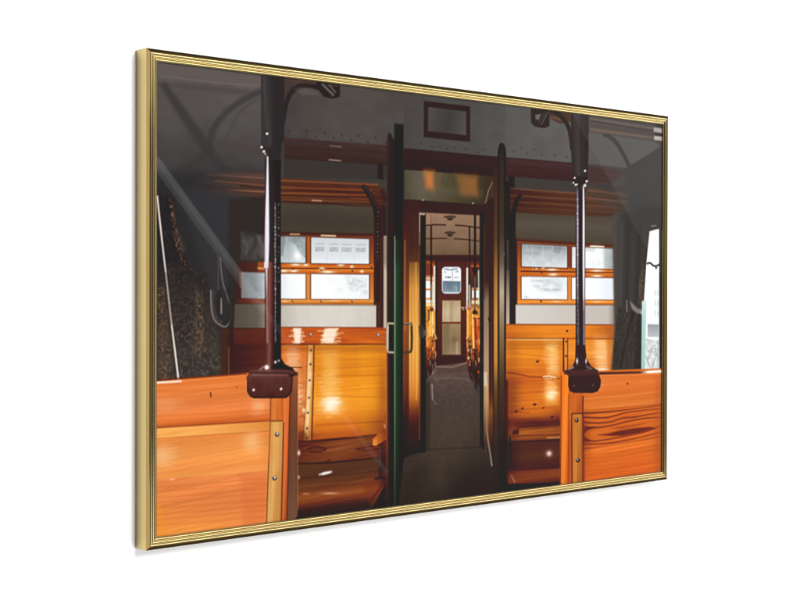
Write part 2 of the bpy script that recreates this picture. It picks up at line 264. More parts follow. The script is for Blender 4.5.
('p',[(282.9,229.6),(285,229.5),(285,227.1),(282.9,227.1)],(128,132,138),1.5,.6,None),
('p',[(285.6,229.5),(287.7,229.5),(287.7,227.1),(285.6,227.1)],(128,132,138),1.5,.525,None),
('p',[(288.3,229.5),(290.4,229.4),(290.4,227),(288.3,227)],(128,132,138),1.5,.45,None),
('p',[(291,229.4),(293.1,229.4),(293.1,226.9),(291,227)],(128,132,138),1.5,.675,None),
('p',[(300.6,220.4),(316.9,220.3),(317,219),(300.6,219.1)],(165,168,172),1.9,.7,None),
('p',[(299.7,226.5),(301.8,226.5),(301.8,224.1),(299.7,224.1)],(128,132,138),1.5,.6,None),
('p',[(302.7,226.5),(304.8,226.4),(304.8,224),(302.7,224)],(128,132,138),1.6,.525,None),
('p',[(305.6,226.4),(307.8,226.4),(307.8,223.9),(305.6,224)],(128,132,138),1.6,.45,None),
('p',[(308.6,226.4),(310.7,226.3),(310.7,223.9),(308.6,223.9)],(128,132,138),1.6,.675,None),
('p',[(311.6,226.3),(313.7,226.3),(313.7,223.8),(311.6,223.9)],(128,132,138),1.6,.6,None),
('p',[(314.6,226.2),(316.7,226.2),(316.7,223.7),(314.6,223.8)],(128,132,138),1.6,.525,None),
('p',[(299.7,229.7),(301.8,229.6),(301.8,227.2),(299.7,227.2)],(128,132,138),1.5,.525,None),
('p',[(302.7,229.6),(304.8,229.6),(304.8,227.1),(302.7,227.2)],(128,132,138),1.6,.45,None),
('p',[(305.6,229.5),(307.8,229.5),(307.8,227.1),(305.6,227.1)],(128,132,138),1.6,.675,None),
('p',[(308.6,229.5),(310.7,229.4),(310.7,227),(308.6,227)],(128,132,138),1.6,.6,None),
('p',[(311.6,229.4),(313.7,229.4),(313.7,226.9),(311.6,227)],(128,132,138),1.6,.525,None),
('p',[(314.6,229.4),(316.7,229.3),(316.7,226.9),(314.6,226.9)],(128,132,138),1.6,.45,None),
('p',[(325.9,220.3),(341.8,220.3),(341.8,218.9),(325.9,219)],(165,168,172),1.9,.7,None),
('p',[(325,226.4),(327.2,226.4),(327.2,223.9),(325,224)],(128,132,138),1.6,.675,None),
('p',[(327.9,226.4),(330.1,226.3),(330.1,223.9),(327.9,223.9)],(128,132,138),1.6,.6,None),
('p',[(330.8,226.3),(333,226.3),(332.9,223.8),(330.8,223.9)],(128,132,138),1.6,.525,None),
('p',[(333.7,226.3),(335.8,226.2),(335.8,223.8),(333.7,223.8)],(128,132,138),1.6,.45,None),
('p',[(336.6,226.2),(338.7,226.2),(338.7,223.7),(336.6,223.7)],(128,132,138),1.6,.675,None),
('p',[(339.5,226.1),(341.7,226.1),(341.6,223.6),(339.5,223.7)],(128,132,138),1.6,.6,None),
('p',[(325,229.6),(327.2,229.5),(327.2,227.1),(325,227.1)],(128,132,138),1.6,.6,None),
('p',[(327.9,229.5),(330.1,229.5),(330.1,227),(327.9,227.1)],(128,132,138),1.6,.525,None),
('p',[(330.8,229.5),(333,229.4),(333,227),(330.8,227)],(128,132,138),1.6,.45,None),
('p',[(333.7,229.4),(335.9,229.4),(335.8,226.9),(333.7,227)],(128,132,138),1.6,.675,None),
('p',[(336.6,229.4),(338.8,229.3),(338.7,226.9),(336.6,226.9)],(128,132,138),1.6,.6,None),
('p',[(339.5,229.3),(341.7,229.3),(341.7,226.8),(339.5,226.8)],(128,132,138),1.6,.525,None),
('p',[(273.1,223.7),(273.1,246.6),(274.2,246.5),(274.1,223.7)],(196,202,207),1.5,.5,None),
('p',[(296.7,223.2),(296.7,246.2),(297.8,246.2),(297.8,223.2)],(196,202,207),1.5,.5,None),
('p',[(320.7,222.7),(320.8,245.9),(321.8,245.9),(321.8,222.7)],(196,202,207),1.6,.5,None),
('p',[(237.5,210.5),(246,210.7),(246.1,246.9),(237.6,247)],[(237.6,228.5,(126,66,32)),(242.7,228.4,(190,104,48)),(246.1,228.3,(140,72,34))],1.4,1,None),
('p',[(350.5,209.7),(350.8,297.9),(357.4,297.9),(357.1,209.5)],[(353.8,209.6,(116,64,34)),(353.9,253.7,(176,94,42)),(354.1,297.9,(220,134,62))],1.6,1,None),
('p',[(192.6,246.7),(357.6,246.2),(357.6,259.2),(192.6,259.7)],[(261.5,246.7,(196,100,40)),(261.5,251.5,(206,110,44)),(261.5,252.6,(70,34,18)),(261.5,254.2,(224,126,50)),(261.6,259.4,(180,88,34))],1.2,1,('wood',.168,0,30.5,2.3)),
('g',(200.8,256.7),(8.3,-.1),(.0,1.8),(255,246,226),.95),
('g',(220.8,248.1),(10.1,-.1),(.0,1.8),(255,246,226),.95),
('g',(217.4,256.5),(8.4,-.1),(.0,1.8),(255,246,226),.95),
('g',(265,252.8),(5.2,-.1),(.0,1.9),(255,246,226),.95),
('g',(275.4,257.3),(14,-.1),(.0,1.9),(255,246,226),.95),
('g',(237.6,248.4),(5.1,-.1),(.0,1.9),(255,246,226),.95),
('g',(317.7,249.5),(3.6,-.0),(.0,1.9),(255,246,226),.95),
('g',(335.7,256),(3.6,-.0),(.0,1.9),(255,246,226),.95),
('g',(298.2,247.6),(7.1,-.1),(.0,1.9),(255,246,226),.95),
('p',[(217.3,253.9),(216.8,254.7),(215.8,255.1),(214.7,254.8),(214.3,253.9),(214.7,253.1),(215.8,252.7),(216.8,253.1)],(70,60,55),1.5,1,None),
('p',[(265.7,254.7),(265.2,255.6),(264.1,255.9),(263,255.6),(262.6,254.7),(263,253.9),(264.1,253.5),(265.2,253.8)],(70,60,55),1.5,1,None),
('p',[(320.2,255.5),(319.8,256.3),(318.6,256.7),(317.5,256.4),(317,255.5),(317.5,254.6),(318.6,254.3),(319.8,254.6)],(70,60,55),1.6,1,None),
('p',[(354.7,249.6),(354.2,250.5),(353,250.9),(351.9,250.5),(351.4,249.6),(351.9,248.7),(353,248.4),(354.2,248.7)],(70,60,55),1.6,1,None),
('p',[(194.2,260.2),(237.6,260),(237.7,293.9),(194.3,293.4)],[(194.3,268.5,(226,231,236)),(210.8,268.4,(244,247,250)),(237.7,268.3,(250,252,254))],1.5,1,None),
('p',[(246.1,260.1),(349,260.1),(349.1,294.6),(246.2,293.9)],[(246.1,261.6,(252,253,254)),(305.3,274.6,(246,249,250)),(348.6,293.8,(236,240,242))],1.5,1,None),
('g',(317.8,273.2),(9,-.0),(.0,4.1),(190,200,202),.5),
('g',(330.4,277.3),(10.9,-.0),(.0,3.3),(190,200,202),.55),
('g',(335.8,267.7),(9.1,-.1),(.0,4.1),(190,200,202),.35),
('g',(308.8,263.8),(7.1,-.1),(.0,4.1),(190,200,202),.35),
('g',(343.1,285.5),(7.3,-.0),(.0,4.1),(190,200,202),.4),
('g',(296.5,281.5),(8.8,-.0),(.0,4.1),(190,200,202),.2),
('g',(278.9,268),(10.5,-.1),(.0,5.4),(190,200,202),.12),
('p',[(307.1,262.4),(343,264.9),(344.9,284.1),(314.2,281.4)],(214,220,222),9.4,.6,('mottle',.14,10,4.7,3.1)),
('p',[(237.6,260.3),(246.1,260.2),(246.2,294.9),(237.7,294.8)],[(237.7,268.3,(180,104,46)),(241.9,268.2,(226,150,80)),(246.2,268.2,(160,86,38))],1.4,1,None),
('p',[(192.6,293.4),(357.7,294.3),(357.7,301.3),(192.7,299.9)],[(261.6,293.6,(206,118,48)),(261.6,296.2,(238,160,80)),(261.6,300.3,(190,108,44))],1.4,1,('wood',.12,0,30.5,2.3)),
('p',[(217.7,296.4),(217.1,297.4),(215.8,297.8),(214.5,297.4),(214,296.3),(214.5,295.3),(215.8,294.9),(217.1,295.3)],(84,66,56),1.5,1,None),
('p',[(217.7,295.7),(217.4,296.2),(216.8,296.4),(216.3,296.2),(216,295.7),(216.3,295.2),(216.8,295),(217.4,295.2)],(255,250,240),1.2,1,None),
('p',[(266.1,296.5),(265.6,297.6),(264.2,298),(262.9,297.5),(262.3,296.5),(262.9,295.5),(264.2,295),(265.6,295.5)],(84,66,56),1.5,1,None),
('p',[(266.1,295.8),(265.9,296.3),(265.3,296.5),(264.6,296.3),(264.4,295.8),(264.6,295.4),(265.3,295.2),(265.9,295.4)],(255,250,240),1.2,1,None),
('p',[(320.7,296.7),(320.1,297.8),(318.7,298.2),(317.3,297.8),(316.8,296.7),(317.3,295.6),(318.7,295.2),(320.1,295.6)],(84,66,56),1.6,1,None),
('p',[(320.7,296),(320.4,296.5),(319.8,296.7),(319.2,296.5),(318.9,296),(319.2,295.5),(319.8,295.3),(320.4,295.5)],(255,250,240),1.3,1,None),
('g',(202.5,296),(8.3,.0),(.0,1.3),(255,240,210),.6),
('g',(287.7,295.8),(15.9,.0),(.0,1.1),(255,236,200),.6),
('p',[(192.7,300.5),(362.3,301.8),(362.4,333.4),(192.7,330)],[(192.7,315.6,(184,178,168)),(224.2,315.9,(212,206,197)),(296.5,316.7,(216,210,200)),(361.4,317.3,(204,198,188))],1.7,1,('mottle',.015,90,18.3,9.2)),
('p',[(194.3,301.9),(361.4,303.4),(361.4,302),(194.3,300.6)],(120,100,80),1.8,.7,None),
('p',[(357.5,206.7),(357.7,302.1),(360.7,302.1),(360.4,206.6)],(58,42,34),1.9,1,None),
('p',[(361.7,209.4),(374.7,209),(375,334.2),(362,334)],[(361.3,267.5,(60,40,36)),(366.9,267.5,(88,58,50)),(375.2,267.4,(64,42,36))],1.8,1,None),
('p',[(334,139.7),(336.3,142.1),(339.4,145.5),(342.6,149.2),(345.8,153.4),(349,158),(351.8,162.8),(354.3,167.5),(356.3,172.2),(357.9,178.2),(359.4,188),(360.5,199),(361.2,206.8),(370.4,206.2),(370,198.3),(369.2,187.1),(368,176.8),(366.2,170),(363.9,164.6),(361.1,159.5),(357.9,154.4),(354.1,149.5),(350.2,145.1),(346,141.4),(341.8,138.4),(338.8,136.3)],(48,41,40),2.1,1,None),
('p',[(338.4,139.7),(349.3,149.4),(359.3,164.1),(361,163.4),(350.8,148.6),(339.8,138.8)],(96,86,82),1.9,.6,None),
('p',[(361.1,177.6),(361.3,242.6),(361.4,298),(368.8,298),(368.7,242.5),(368.5,177.3)],(52,42,42),2.2,.8,None),
('p',[(365.5,167.7),(365.2,168.3),(364.4,168.6),(363.6,168.4),(363.3,167.8),(363.6,167.2),(364.4,166.9),(365.2,167.2)],(200,190,186),1.6,.35,None),
('p',[(366.1,173.2),(365.8,173.8),(365,174.1),(364.2,173.9),(363.9,173.3),(364.2,172.7),(365,172.5),(365.8,172.7)],(200,190,186),1.6,.65,None),
('p',[(365,178.8),(364.7,179.4),(363.9,179.7),(363.1,179.5),(362.8,178.9),(363.1,178.3),(363.9,178),(364.7,178.2)],(200,190,186),1.6,.45,None),
('p',[(365.6,184.3),(365.2,184.9),(364.5,185.2),(363.7,185),(363.3,184.4),(363.7,183.8),(364.4,183.6),(365.2,183.8)],(200,190,186),1.6,.25,None),
('p',[(366.1,189.9),(365.8,190.5),(365,190.7),(364.2,190.5),(363.9,189.9),(364.2,189.3),(365,189.1),(365.8,189.3)],(200,190,186),1.6,.55,None),
('p',[(365,195.4),(364.7,196),(363.9,196.3),(363.1,196.1),(362.8,195.5),(363.1,194.9),(363.9,194.6),(364.7,194.9)],(200,190,186),1.6,.35,None),
('p',[(365.6,201),(365.3,201.6),(364.5,201.8),(363.7,201.6),(363.4,201),(363.7,200.4),(364.5,200.2),(365.3,200.4)],(200,190,186),1.6,.65,None),
('p',[(366.2,206.5),(365.8,207.1),(365.1,207.4),(364.3,207.1),(363.9,206.6),(364.3,206),(365.1,205.7),(365.8,205.9)],(200,190,186),1.6,.45,None),
('p',[(365.1,212.1),(364.7,212.7),(364,212.9),(363.2,212.7),(362.9,212.1),(363.2,211.5),(364,211.3),(364.7,211.5)],(200,190,186),1.6,.25,None),
('p',[(365.6,217.6),(365.3,218.2),(364.5,218.4),(363.7,218.2),(363.4,217.6),(363.7,217),(364.5,216.8),(365.3,217)],(200,190,186),1.6,.55,None),
('p',[(366.2,223.1),(365.9,223.7),(365.1,224),(364.3,223.7),(364,223.2),(364.3,222.6),(365.1,222.3),(365.9,222.5)],(200,190,186),1.6,.35,None),
('p',[(365.1,228.7),(364.8,229.3),(364,229.5),(363.2,229.3),(362.9,228.7),(363.2,228.1),(364,227.9),(364.8,228.1)],(200,190,186),1.6,.65,None),
('p',[(365.7,234.2),(365.4,234.8),(364.6,235.1),(363.8,234.8),(363.5,234.3),(363.8,233.7),(364.6,233.4),(365.4,233.6)],(200,190,186),1.6,.45,None),
('p',[(366.2,239.7),(365.9,240.3),(365.1,240.6),(364.4,240.4),(364,239.8),(364.4,239.2),(365.1,238.9),(365.9,239.2)],(200,190,186),1.6,.25,None),
('p',[(366.9,143.9),(375.2,160.2),(384,157.4),(375.5,141.1)],(70,44,38),3.2,1,None),
('p',[(192.7,330),(381,333.4),(381,357.4),(192.8,352.6)],[(196,334,(196,92,38)),(279.1,342.1,(206,98,36)),(380.1,351,(184,84,30))],1.5,1,('wood',.18,-1,61.4,2.3)),
('p',[(296.6,335.6),(380,338.4),(380.1,356.5),(314.4,355)],(204,100,34),7.9,.6,('wood',.24,8,47.5,2.1)),
('p',[(216.2,333.4),(227,333.6),(227,331.9),(216.2,331.7)],(255,236,208),1.6,.6163230130262157,None),
('p',[(213.2,336.1),(224.2,336.3),(224.2,334.6),(213.2,334.4)],(255,236,208),1.6,.6951458152075554,None),
('p',[(218.9,338.2),(234.3,338.5),(234.3,336.7),(218.9,336.5)],(255,236,208),1.6,.5712139337888262,None),
('p',[(213.5,341),(234,341.4),(234,339.7),(213.5,339.3)],(255,236,208),1.6,.4633330431079393,None),
('p',[(209.2,343.1),(236.6,343.6),(236.6,341.9),(209.2,341.4)],(255,236,208),1.6,.662672501468003,None),
('p',[(217.7,345.6),(231.8,345.9),(231.8,344.2),(217.7,343.9)],(255,236,208),1.6,.6119961092393198,None),
('p',[(219.3,347.6),(231.9,347.9),(231.9,346.2),(219.3,345.9)],(255,236,208),1.6,.5720528174245951,None),
('p',[(214.2,350.3),(234.6,350.7),(234.5,349),(214.2,348.6)],(255,236,208),1.6,.7233708003095577,None),
('p',[(215.9,352.3),(228.5,352.6),(228.5,350.9),(215.9,350.6)],(255,236,208),1.6,.7282605185752759,None),
('p',[(216.7,331.7),(230.2,331.9),(227.7,352.5),(219.3,352.3)],(255,244,226),4.5,.85,None),
('p',[(275.3,334.8),(294.4,335.1),(294.4,333.4),(275.3,333.1)],(255,232,200),1.7,.7305769707747545,None),
('p',[(257.8,337),(291.2,337.6),(291.2,335.8),(257.8,335.3)],(255,232,200),1.7,.5696476458526106,None),
('p',[(268.9,339.8),(303.9,340.4),(303.9,338.7),(268.9,338.1)],(255,232,200),1.7,.45070701307043626,None),
('p',[(267.2,341.7),(295.8,342.2),(295.8,340.4),(267.2,339.9)],(255,232,200),1.7,.606205150925734,None),
('p',[(263.6,343.5),(292.2,344),(292.2,342.3),(263.6,341.7)],(255,232,200),1.7,.7217665629853863,None),
('p',[(271.7,346.8),(298.2,347.4),(298.2,345.6),(271.7,345.1)],(255,232,200),1.7,.45933400370962985,None),
('p',[(262.4,348.9),(285.8,349.4),(285.8,347.6),(262.4,347.1)],(255,232,200),1.7,.7065991013444453,None),
('p',[(276.9,351.1),(298,351.6),(298,349.8),(276.9,349.4)],(255,232,200),1.7,.7069376208349207,None),
('p',[(270.7,353.5),(292.1,354),(292.1,352.2),(270.7,351.7)],(255,232,200),1.7,.641267786072075,None),
('p',[(270.3,332.5),(293.1,332.9),(284.3,353.8),(263.5,353.3)],(255,244,226),6.1,.8,None),
('p',[(192.7,331),(380,334.4),(380,333),(192.7,329.7)],(120,56,26),1.7,.7,None),
('p',[(192.8,353.4),(380.1,357.8),(380.1,355.8),(192.8,351.6)],(104,46,18),1.7,.9,None),
('p',[(248.3,341),(247.5,342.6),(245.4,343.2),(243.4,342.5),(242.5,340.9),(243.4,339.3),(245.4,338.7),(247.5,339.4)],(112,92,84),1.5,1,None),
('p',[(247.5,340.4),(247.1,341.2),(246.1,341.5),(245.2,341.1),(244.8,340.4),(245.2,339.6),(246.1,339.3),(247.1,339.7)],(236,232,228),1.4,1,None),
('p',[(368.3,343.8),(367.4,345.4),(365.2,346.1),(363,345.3),(362.1,343.7),(363,342),(365.2,341.4),(367.4,342.1)],(112,92,84),1.6,1,None),
('p',[(367.4,343.2),(367,344),(365.9,344.3),(364.9,343.9),(364.5,343.1),(364.9,342.4),(365.9,342.1),(367,342.4)],(236,232,228),1.4,1,None),
('p',[(192.8,353.5),(242.9,354.7),(238.1,482.2),(193,483.1)],[(210.9,354,(214,112,46)),(211.1,426.4,(226,136,78)),(211.2,479.1,(176,88,42))],1.5,1,('wood',.156,-1,44.5,2.4)),
('p',[(204.3,356.4),(224.3,356.9),(227.8,420.6),(221.1,453.3),(211.1,452.7)],(252,206,160),14.8,.5,('wood',.168,0,20.8,1.8)),
('p',[(207.5,359.8),(222.4,360.2),(222.4,358.8),(207.5,358.5)],(255,226,192),1.6,.34686704611688945,None),
('p',[(216.4,363),(230.1,363.4),(230.1,362.1),(216.4,361.7)],(255,226,192),1.6,.25769157374000434,None),
('p',[(208.1,366.5),(228.1,367.1),(228.1,365.8),(208.1,365.2)],(255,226,192),1.6,.309096884900052,None),
('p',[(200,369),(229.3,369.8),(229.3,368.5),(200,367.7)],(255,226,192),1.6,.262152932708147,None),
('p',[(208,372.2),(227.2,372.8),(227.2,371.4),(208,370.9)],(255,226,192),1.6,.38237157407409317,None),
('p',[(208.2,375.7),(224.2,376.2),(224.2,374.9),(208.2,374.4)],(255,226,192),1.6,.3984884314727923,None),
('p',[(204.8,378.4),(230,379.3),(230,377.9),(204.8,377.1)],(255,226,192),1.6,.3389517708901299,None),
('p',[(206.5,381.9),(230.6,382.7),(230.6,381.4),(206.5,380.6)],(255,226,192),1.6,.3369498457985074,None),
('p',[(206,385.7),(224.2,386.3),(224.2,385),(206,384.4)],(255,226,192),1.6,.2315872294988398,None),
('p',[(210.1,389),(221.1,389.4),(221.1,388.1),(210.1,387.7)],(255,226,192),1.6,.39028797846180396,None),
('p',[(212,404.9),(221.5,405.3),(221.5,403.9),(212,403.5)],(255,238,214),1.6,.6579669827456975,None),
('p',[(216,407.6),(232.1,408.3),(232.1,407),(216,406.3)],(255,238,214),1.6,.4104566138626453,None),
('p',[(205.3,410.8),(226.5,411.7),(226.5,410.4),(205.3,409.5)],(255,238,214),1.6,.5043911753845622,None),
('p',[(211.9,414.3),(232.9,415.3),(232.9,413.9),(211.9,413)],(255,238,214),1.6,.43450450590293715,None),
('p',[(212.5,416.9),(228.1,417.6),(228.1,416.3),(212.5,415.6)],(255,238,214),1.6,.6760063827198731,None),
('p',[(204.4,420),(234.1,421.4),(234.1,420.1),(204.4,418.7)],(255,238,214),1.6,.6200199933311951,None),
('p',[(212.1,422.9),(231.9,423.9),(231.8,422.5),(212.1,421.6)],(255,238,214),1.6,.613597500956011,None),
('p',[(210.5,426.3),(225.6,427),(225.6,425.7),(210.5,424.9)],(255,238,214),1.6,.45111539099299175,None),
('p',[(203.7,428.8),(231.2,430.2),(231.2,428.9),(203.7,427.5)],(255,238,214),1.6,.6642159152899724,None),
('p',[(213,433),(225.3,433.6),(225.3,432.3),(213,431.7)],(255,238,214),1.6,.5398891970800608,None),
('p',[(216.7,435.4),(231.7,436.2),(231.7,434.8),(216.7,434.1)],(255,238,214),1.6,.4202945754577514,None),
('p',[(217.2,439.1),(224.8,439.5),(224.8,438.2),(217.2,437.8)],(255,238,214),1.6,.667020586568429,None),
('p',[(207.6,383.6),(231.1,385.1),(231.1,383.5),(207.7,382)],(110,52,24),1.5,.8,None),
('p',[(251.4,354.9),(381.9,358),(382.3,482.8),(246.6,481.4)],[(314.4,356.4,(236,150,46)),(314.4,379.6,(232,142,40)),(314.5,397.3,(228,140,40)),(314.5,431.4,(236,150,44)),(314.6,453.2,(226,132,42)),(314.7,480.5,(186,92,36))],1.6,1,('wood',.108,-1,93.6,2.7)),
('p',[(332.3,356.8),(381.9,358),(382.3,482.1),(336.2,479.2)],[(332.5,404.8,(238,160,46)),(382.1,406.8,(216,126,34))],14.3,.45,('wood',.096,-1,79.7,2.4)),
('p',[(253.2,373.2),(380.1,379.7),(380.2,377.9),(253.2,371.4)],(206,116,30),3.1,.5,None),
('p',[(258.4,388),(380.2,386.6),(380.1,385),(258.3,386.4)],(200,112,30),3.1,.5,None),
('p',[(255,397.4),(382.1,400.8),(382,398.8),(254.9,395.5)],(196,104,28),2.2,.6,None),
('p',[(255,423.8),(380.2,431.1),(380.3,429.7),(255,422.5)],(204,116,34),1.9,.7,None),
('p',[(255,414.5),(380.2,418.5),(380.2,417.2),(255,413.1)],(214,124,38),2.3,.5,None),
('p',[(255.1,462.7),(380.4,464.7),(380.3,463),(255,461.1)],(160,76,30),2.8,.5,None),
('p',[(265.2,357.9),(293.1,358.6),(293.3,430.4),(268.8,429.2)],(250,196,110),21.5,.5,('wood',.12,0,24.5,2)),
('p',[(277.7,394),(291.3,394.5),(291.3,393.1),(277.7,392.6)],(255,226,168),1.7,.30381701261795924,None),
('p',[(264.4,396.4),(286.1,397.3),(286.1,395.9),(264.4,395.1)],(255,226,168),1.7,.31214355502752505,None),
('p',[(258.7,399.3),(289.6,400.5),(289.6,399.1),(258.7,397.9)],(255,226,168),1.7,.27461222727241463,None),
('p',[(264,401.8),(299.5,403.2),(299.5,401.8),(264,400.5)],(255,226,168),1.7,.22753846054657234,None),
('p',[(260.2,405.5),(302.4,407.2),(302.4,405.9),(260.2,404.2)],(255,226,168),1.7,.3308012868241428,None),
('p',[(270.7,408),(288.5,408.7),(288.5,407.3),(270.7,406.6)],(255,226,168),1.7,.23071919893039394,None),
('p',[(261.4,410.5),(285.3,411.5),(285.3,410.2),(261.4,409.2)],(255,226,168),1.7,.3035082030201912,None),
('p',[(260.1,413.6),(299,415.3),(299,414),(260.1,412.3)],(255,226,168),1.7,.33525250742545193,None),
('p',[(262.8,416.7),(294.7,418.1),(294.7,416.8),(262.8,415.4)],(255,226,168),1.7,.2700693219394995,None),
('p',[(265.9,420.3),(301.3,421.9),(301.3,420.5),(265.9,418.9)],(255,226,168),1.7,.347405731869631,None),
('p',[(268.8,422.6),(284.4,423.3),(284.4,422),(268.8,421.2)],(255,226,168),1.7,.2326402299207867,None),
('p',[(277.6,426.4),(289.6,427),(289.6,425.6),(277.6,425.1)],(255,226,168),1.7,.28957243570706825,None),
('p',[(275.5,426.2),(295.6,427.2),(295.6,425.8),(275.5,424.9)],(255,222,150),1.7,.3070850794082078,None),
('p',[(266.4,428.3),(291.6,429.5),(291.6,428.1),(266.4,426.9)],(255,222,150),1.7,.4573283117528939,None),
('p',[(265,431.9),(302.7,433.7),(302.7,432.4),(265,430.5)],(255,222,150),1.7,.42379724432120025,None),
('p',[(259.1,433.9),(295.3,435.8),(295.3,434.4),(259.1,432.6)],(255,222,150),1.7,.4788439208440976,None),
('p',[(250,436.3),(301.7,439),(301.7,437.6),(250,435)],(255,222,150),1.7,.4295627384210469,None),
('p',[(270.1,440.6),(307.1,442.6),(307.1,441.2),(270.1,439.3)],(255,222,150),1.7,.27918596757020064,None),
('p',[(256.8,442.6),(309.5,445.4),(309.5,444),(256.8,441.2)],(255,222,150),1.7,.2954700475381813,None),
('p',[(252.5,446.3),(300.5,448.9),(300.5,447.5),(252.5,444.9)],(255,222,150),1.7,.3702214877571711,None),
('p',[(273,449.4),(296.7,450.7),(296.7,449.4),(273,448.1)],(255,222,150),1.7,.31179292887177085,None),
('p',[(271.7,452.9),(282.9,453.6),(282.9,452.2),(271.7,451.6)],(255,222,150),1.7,.458531970857163,None),
('g',(281,436.5),(26.4,1.3),(.0,16.2),(255,214,140),.5),
('g',(282.7,432.5),(17.6,.9),(.0,6.1),(255,250,236),.9),
('g',(279.3,439.1),(12.3,.6),(.0,6.7),(255,250,236),.85),
('p',[(273.4,427.1),(296.8,428.2),(296.8,426.6),(273.3,425.5)],(255,248,230),1.7,.6525408908378281,None),
('p',[(266.9,429),(289.8,430.2),(289.8,428.5),(266.9,427.4)],(255,248,230),1.7,.4559263247020655,None),
('p',[(273,432.3),(293.3,433.3),(293.3,431.7),(273,430.7)],(255,248,230),1.7,.45238087210489836,None),
('p',[(277.4,434.4),(296.6,435.4),(296.6,433.7),(277.4,432.8)],(255,248,230),1.7,.5766466765804003,None),
('p',[(275,439.1),(293.5,440.1),(293.5,438.7),(275,437.8)],(255,240,210),1.7,.5838951451828519,None),
('p',[(275.8,442.1),(294.2,443),(294.2,441.7),(275.8,440.7)],(255,240,210),1.7,.5077815049248205,None),
('p',[(268.4,444.4),(295.3,445.8),(295.3,444.5),(268.4,443)],(255,240,210),1.7,.5399294787303303,None),
('p',[(280.3,447.5),(292.8,448.2),(292.8,446.8),(280.3,446.2)],(255,240,210),1.7,.42666882349639923,None),
('p',[(241.2,354.7),(251.4,354.9),(250.7,401.6),(247.4,482.8),(233.8,481.9),(238,427.7)],[(236.2,401,(236,176,104)),(243,401.3,(244,196,124)),(249.8,401.6,(206,134,66))],1.5,1,('wood',.072,90,45.1,1.8)),
('p',[(250.7,354.9),(249.6,408.2),(246.7,482.7),(248.9,482.9),(251.8,408.3),(252.9,355)],(96,48,22),1.7,.9,None),
('p',[(240.5,354.6),(237.2,427.6),(233.1,481.8),(234.6,482),(238.7,427.7),(242,354.7)],(120,66,34),1.5,.6,None),
('p',[(243,390.6),(248.1,390.8),(243.1,461.2),(238.9,461)],(255,236,196),3,.4,None),
('p',[(248.4,361.5),(247.8,362.6),(246.3,363.1),(244.9,362.5),(244.3,361.4),(244.9,360.3),(246.3,359.9),(247.8,360.4)],(70,48,38),1.5,1,None),
('p',[(246.3,360.8),(246.1,361.3),(245.5,361.4),(244.9,361.2),(244.6,360.7),(244.9,360.3),(245.5,360.1),(246.1,360.3)],(240,220,190),1.2,1,None),
('p',[(247.7,380.2),(247.1,381.3),(245.7,381.7),(244.2,381.2),(243.6,380),(244.2,378.9),(245.7,378.5),(247.1,379)],(70,48,38),1.5,1,None),
('p',[(245.7,379.4),(245.4,379.9),(244.8,380.1),(244.2,379.8),(244,379.4),(244.2,378.9),(244.8,378.7),(245.4,378.9)],(240,220,190),1.2,1,None),
('p',[(246.4,401.4),(245.8,402.5),(244.4,402.9),(242.9,402.4),(242.3,401.3),(242.9,400.2),(244.4,399.8),(245.8,400.3)],(70,48,38),1.5,1,None),
('p',[(244.4,400.7),(244.1,401.1),(243.5,401.3),(242.9,401.1),(242.7,400.6),(242.9,400.2),(243.5,400),(244.1,400.2)],(240,220,190),1.2,1,None),
('p',[(245.1,424.7),(244.5,425.8),(243.1,426.2),(241.6,425.7),(241,424.5),(241.6,423.4),(243,423),(244.5,423.5)],(70,48,38),1.5,1,None),
('p',[(243,423.9),(242.8,424.4),(242.2,424.6),(241.6,424.3),(241.3,423.8),(241.6,423.4),(242.2,423.2),(242.8,423.4)],(240,220,190),1.2,1,None),
('p',[(243.1,444.6),(242.5,445.7),(241.1,446.1),(239.6,445.5),(239,444.3),(239.6,443.2),(241,442.9),(242.5,443.4)],(70,48,38),1.5,1,None),
('p',[(241,443.8),(240.8,444.2),(240.2,444.4),(239.6,444.2),(239.3,443.7),(239.6,443.2),(240.2,443.1),(240.8,443.3)],(240,220,190),1.2,1,None),
('p',[(241.8,465.1),(241.2,466.2),(239.7,466.6),(238.3,466),(237.7,464.9),(238.3,463.8),(239.7,463.4),(241.2,464)],(70,48,38),1.5,1,None),
('p',[(239.7,464.3),(239.5,464.8),(238.9,464.9),(238.3,464.7),(238,464.2),(238.3,463.8),(238.9,463.6),(239.5,463.9)],(240,220,190),1.2,1,None),
('p',[(241.5,478.4),(240.9,479.5),(239.4,479.9),(238,479.3),(237.4,478.1),(238,477.1),(239.4,476.7),(240.9,477.2)],(70,48,38),1.5,1,None),
('p',[(239.4,477.6),(239.2,478.1),(238.6,478.2),(238,478),(237.7,477.5),(238,477.1),(238.6,476.9),(239.2,477.1)],(240,220,190),1.2,1,None),
('g',(234.6,440.8),(3.4,.2),(.0,3.3),(255,240,220),.8),
('p',[(226.6,450.3),(232.6,448.1),(235.4,453.1),(237.2,452.5),(233.2,446.6),(225.7,448.9)],(160,50,30),1.8,.7,None),
('g',(229.6,452.4),(5.1,.3),(.0,2.7),(236,120,90),.6),
('p',[(224.5,469.4),(234.6,467.3),(246.6,482.8),(224.6,485.2)],(140,70,34),4.5,.6,None),
('p',[(211.2,479.1),(248.3,482.9),(382.3,481.4),(382.3,516.3),(211.2,510.7)],[(224.6,480,(104,55,32)),(296.9,498.3,(130,72,44)),(380.5,512.7,(118,64,38))],1.8,1,('wood',.24,-4,52.2,3.7)),
('p',[(224.5,482.3),(248.4,484.2),(382.4,483.2),(382.1,481),(248.2,482.1),(224.6,480.2)],(64,32,18),2,1,None),
('p',[(312.9,482.5),(382.3,484),(382.2,482.5),(312.8,481)],(168,96,52),1.9,.6,None),
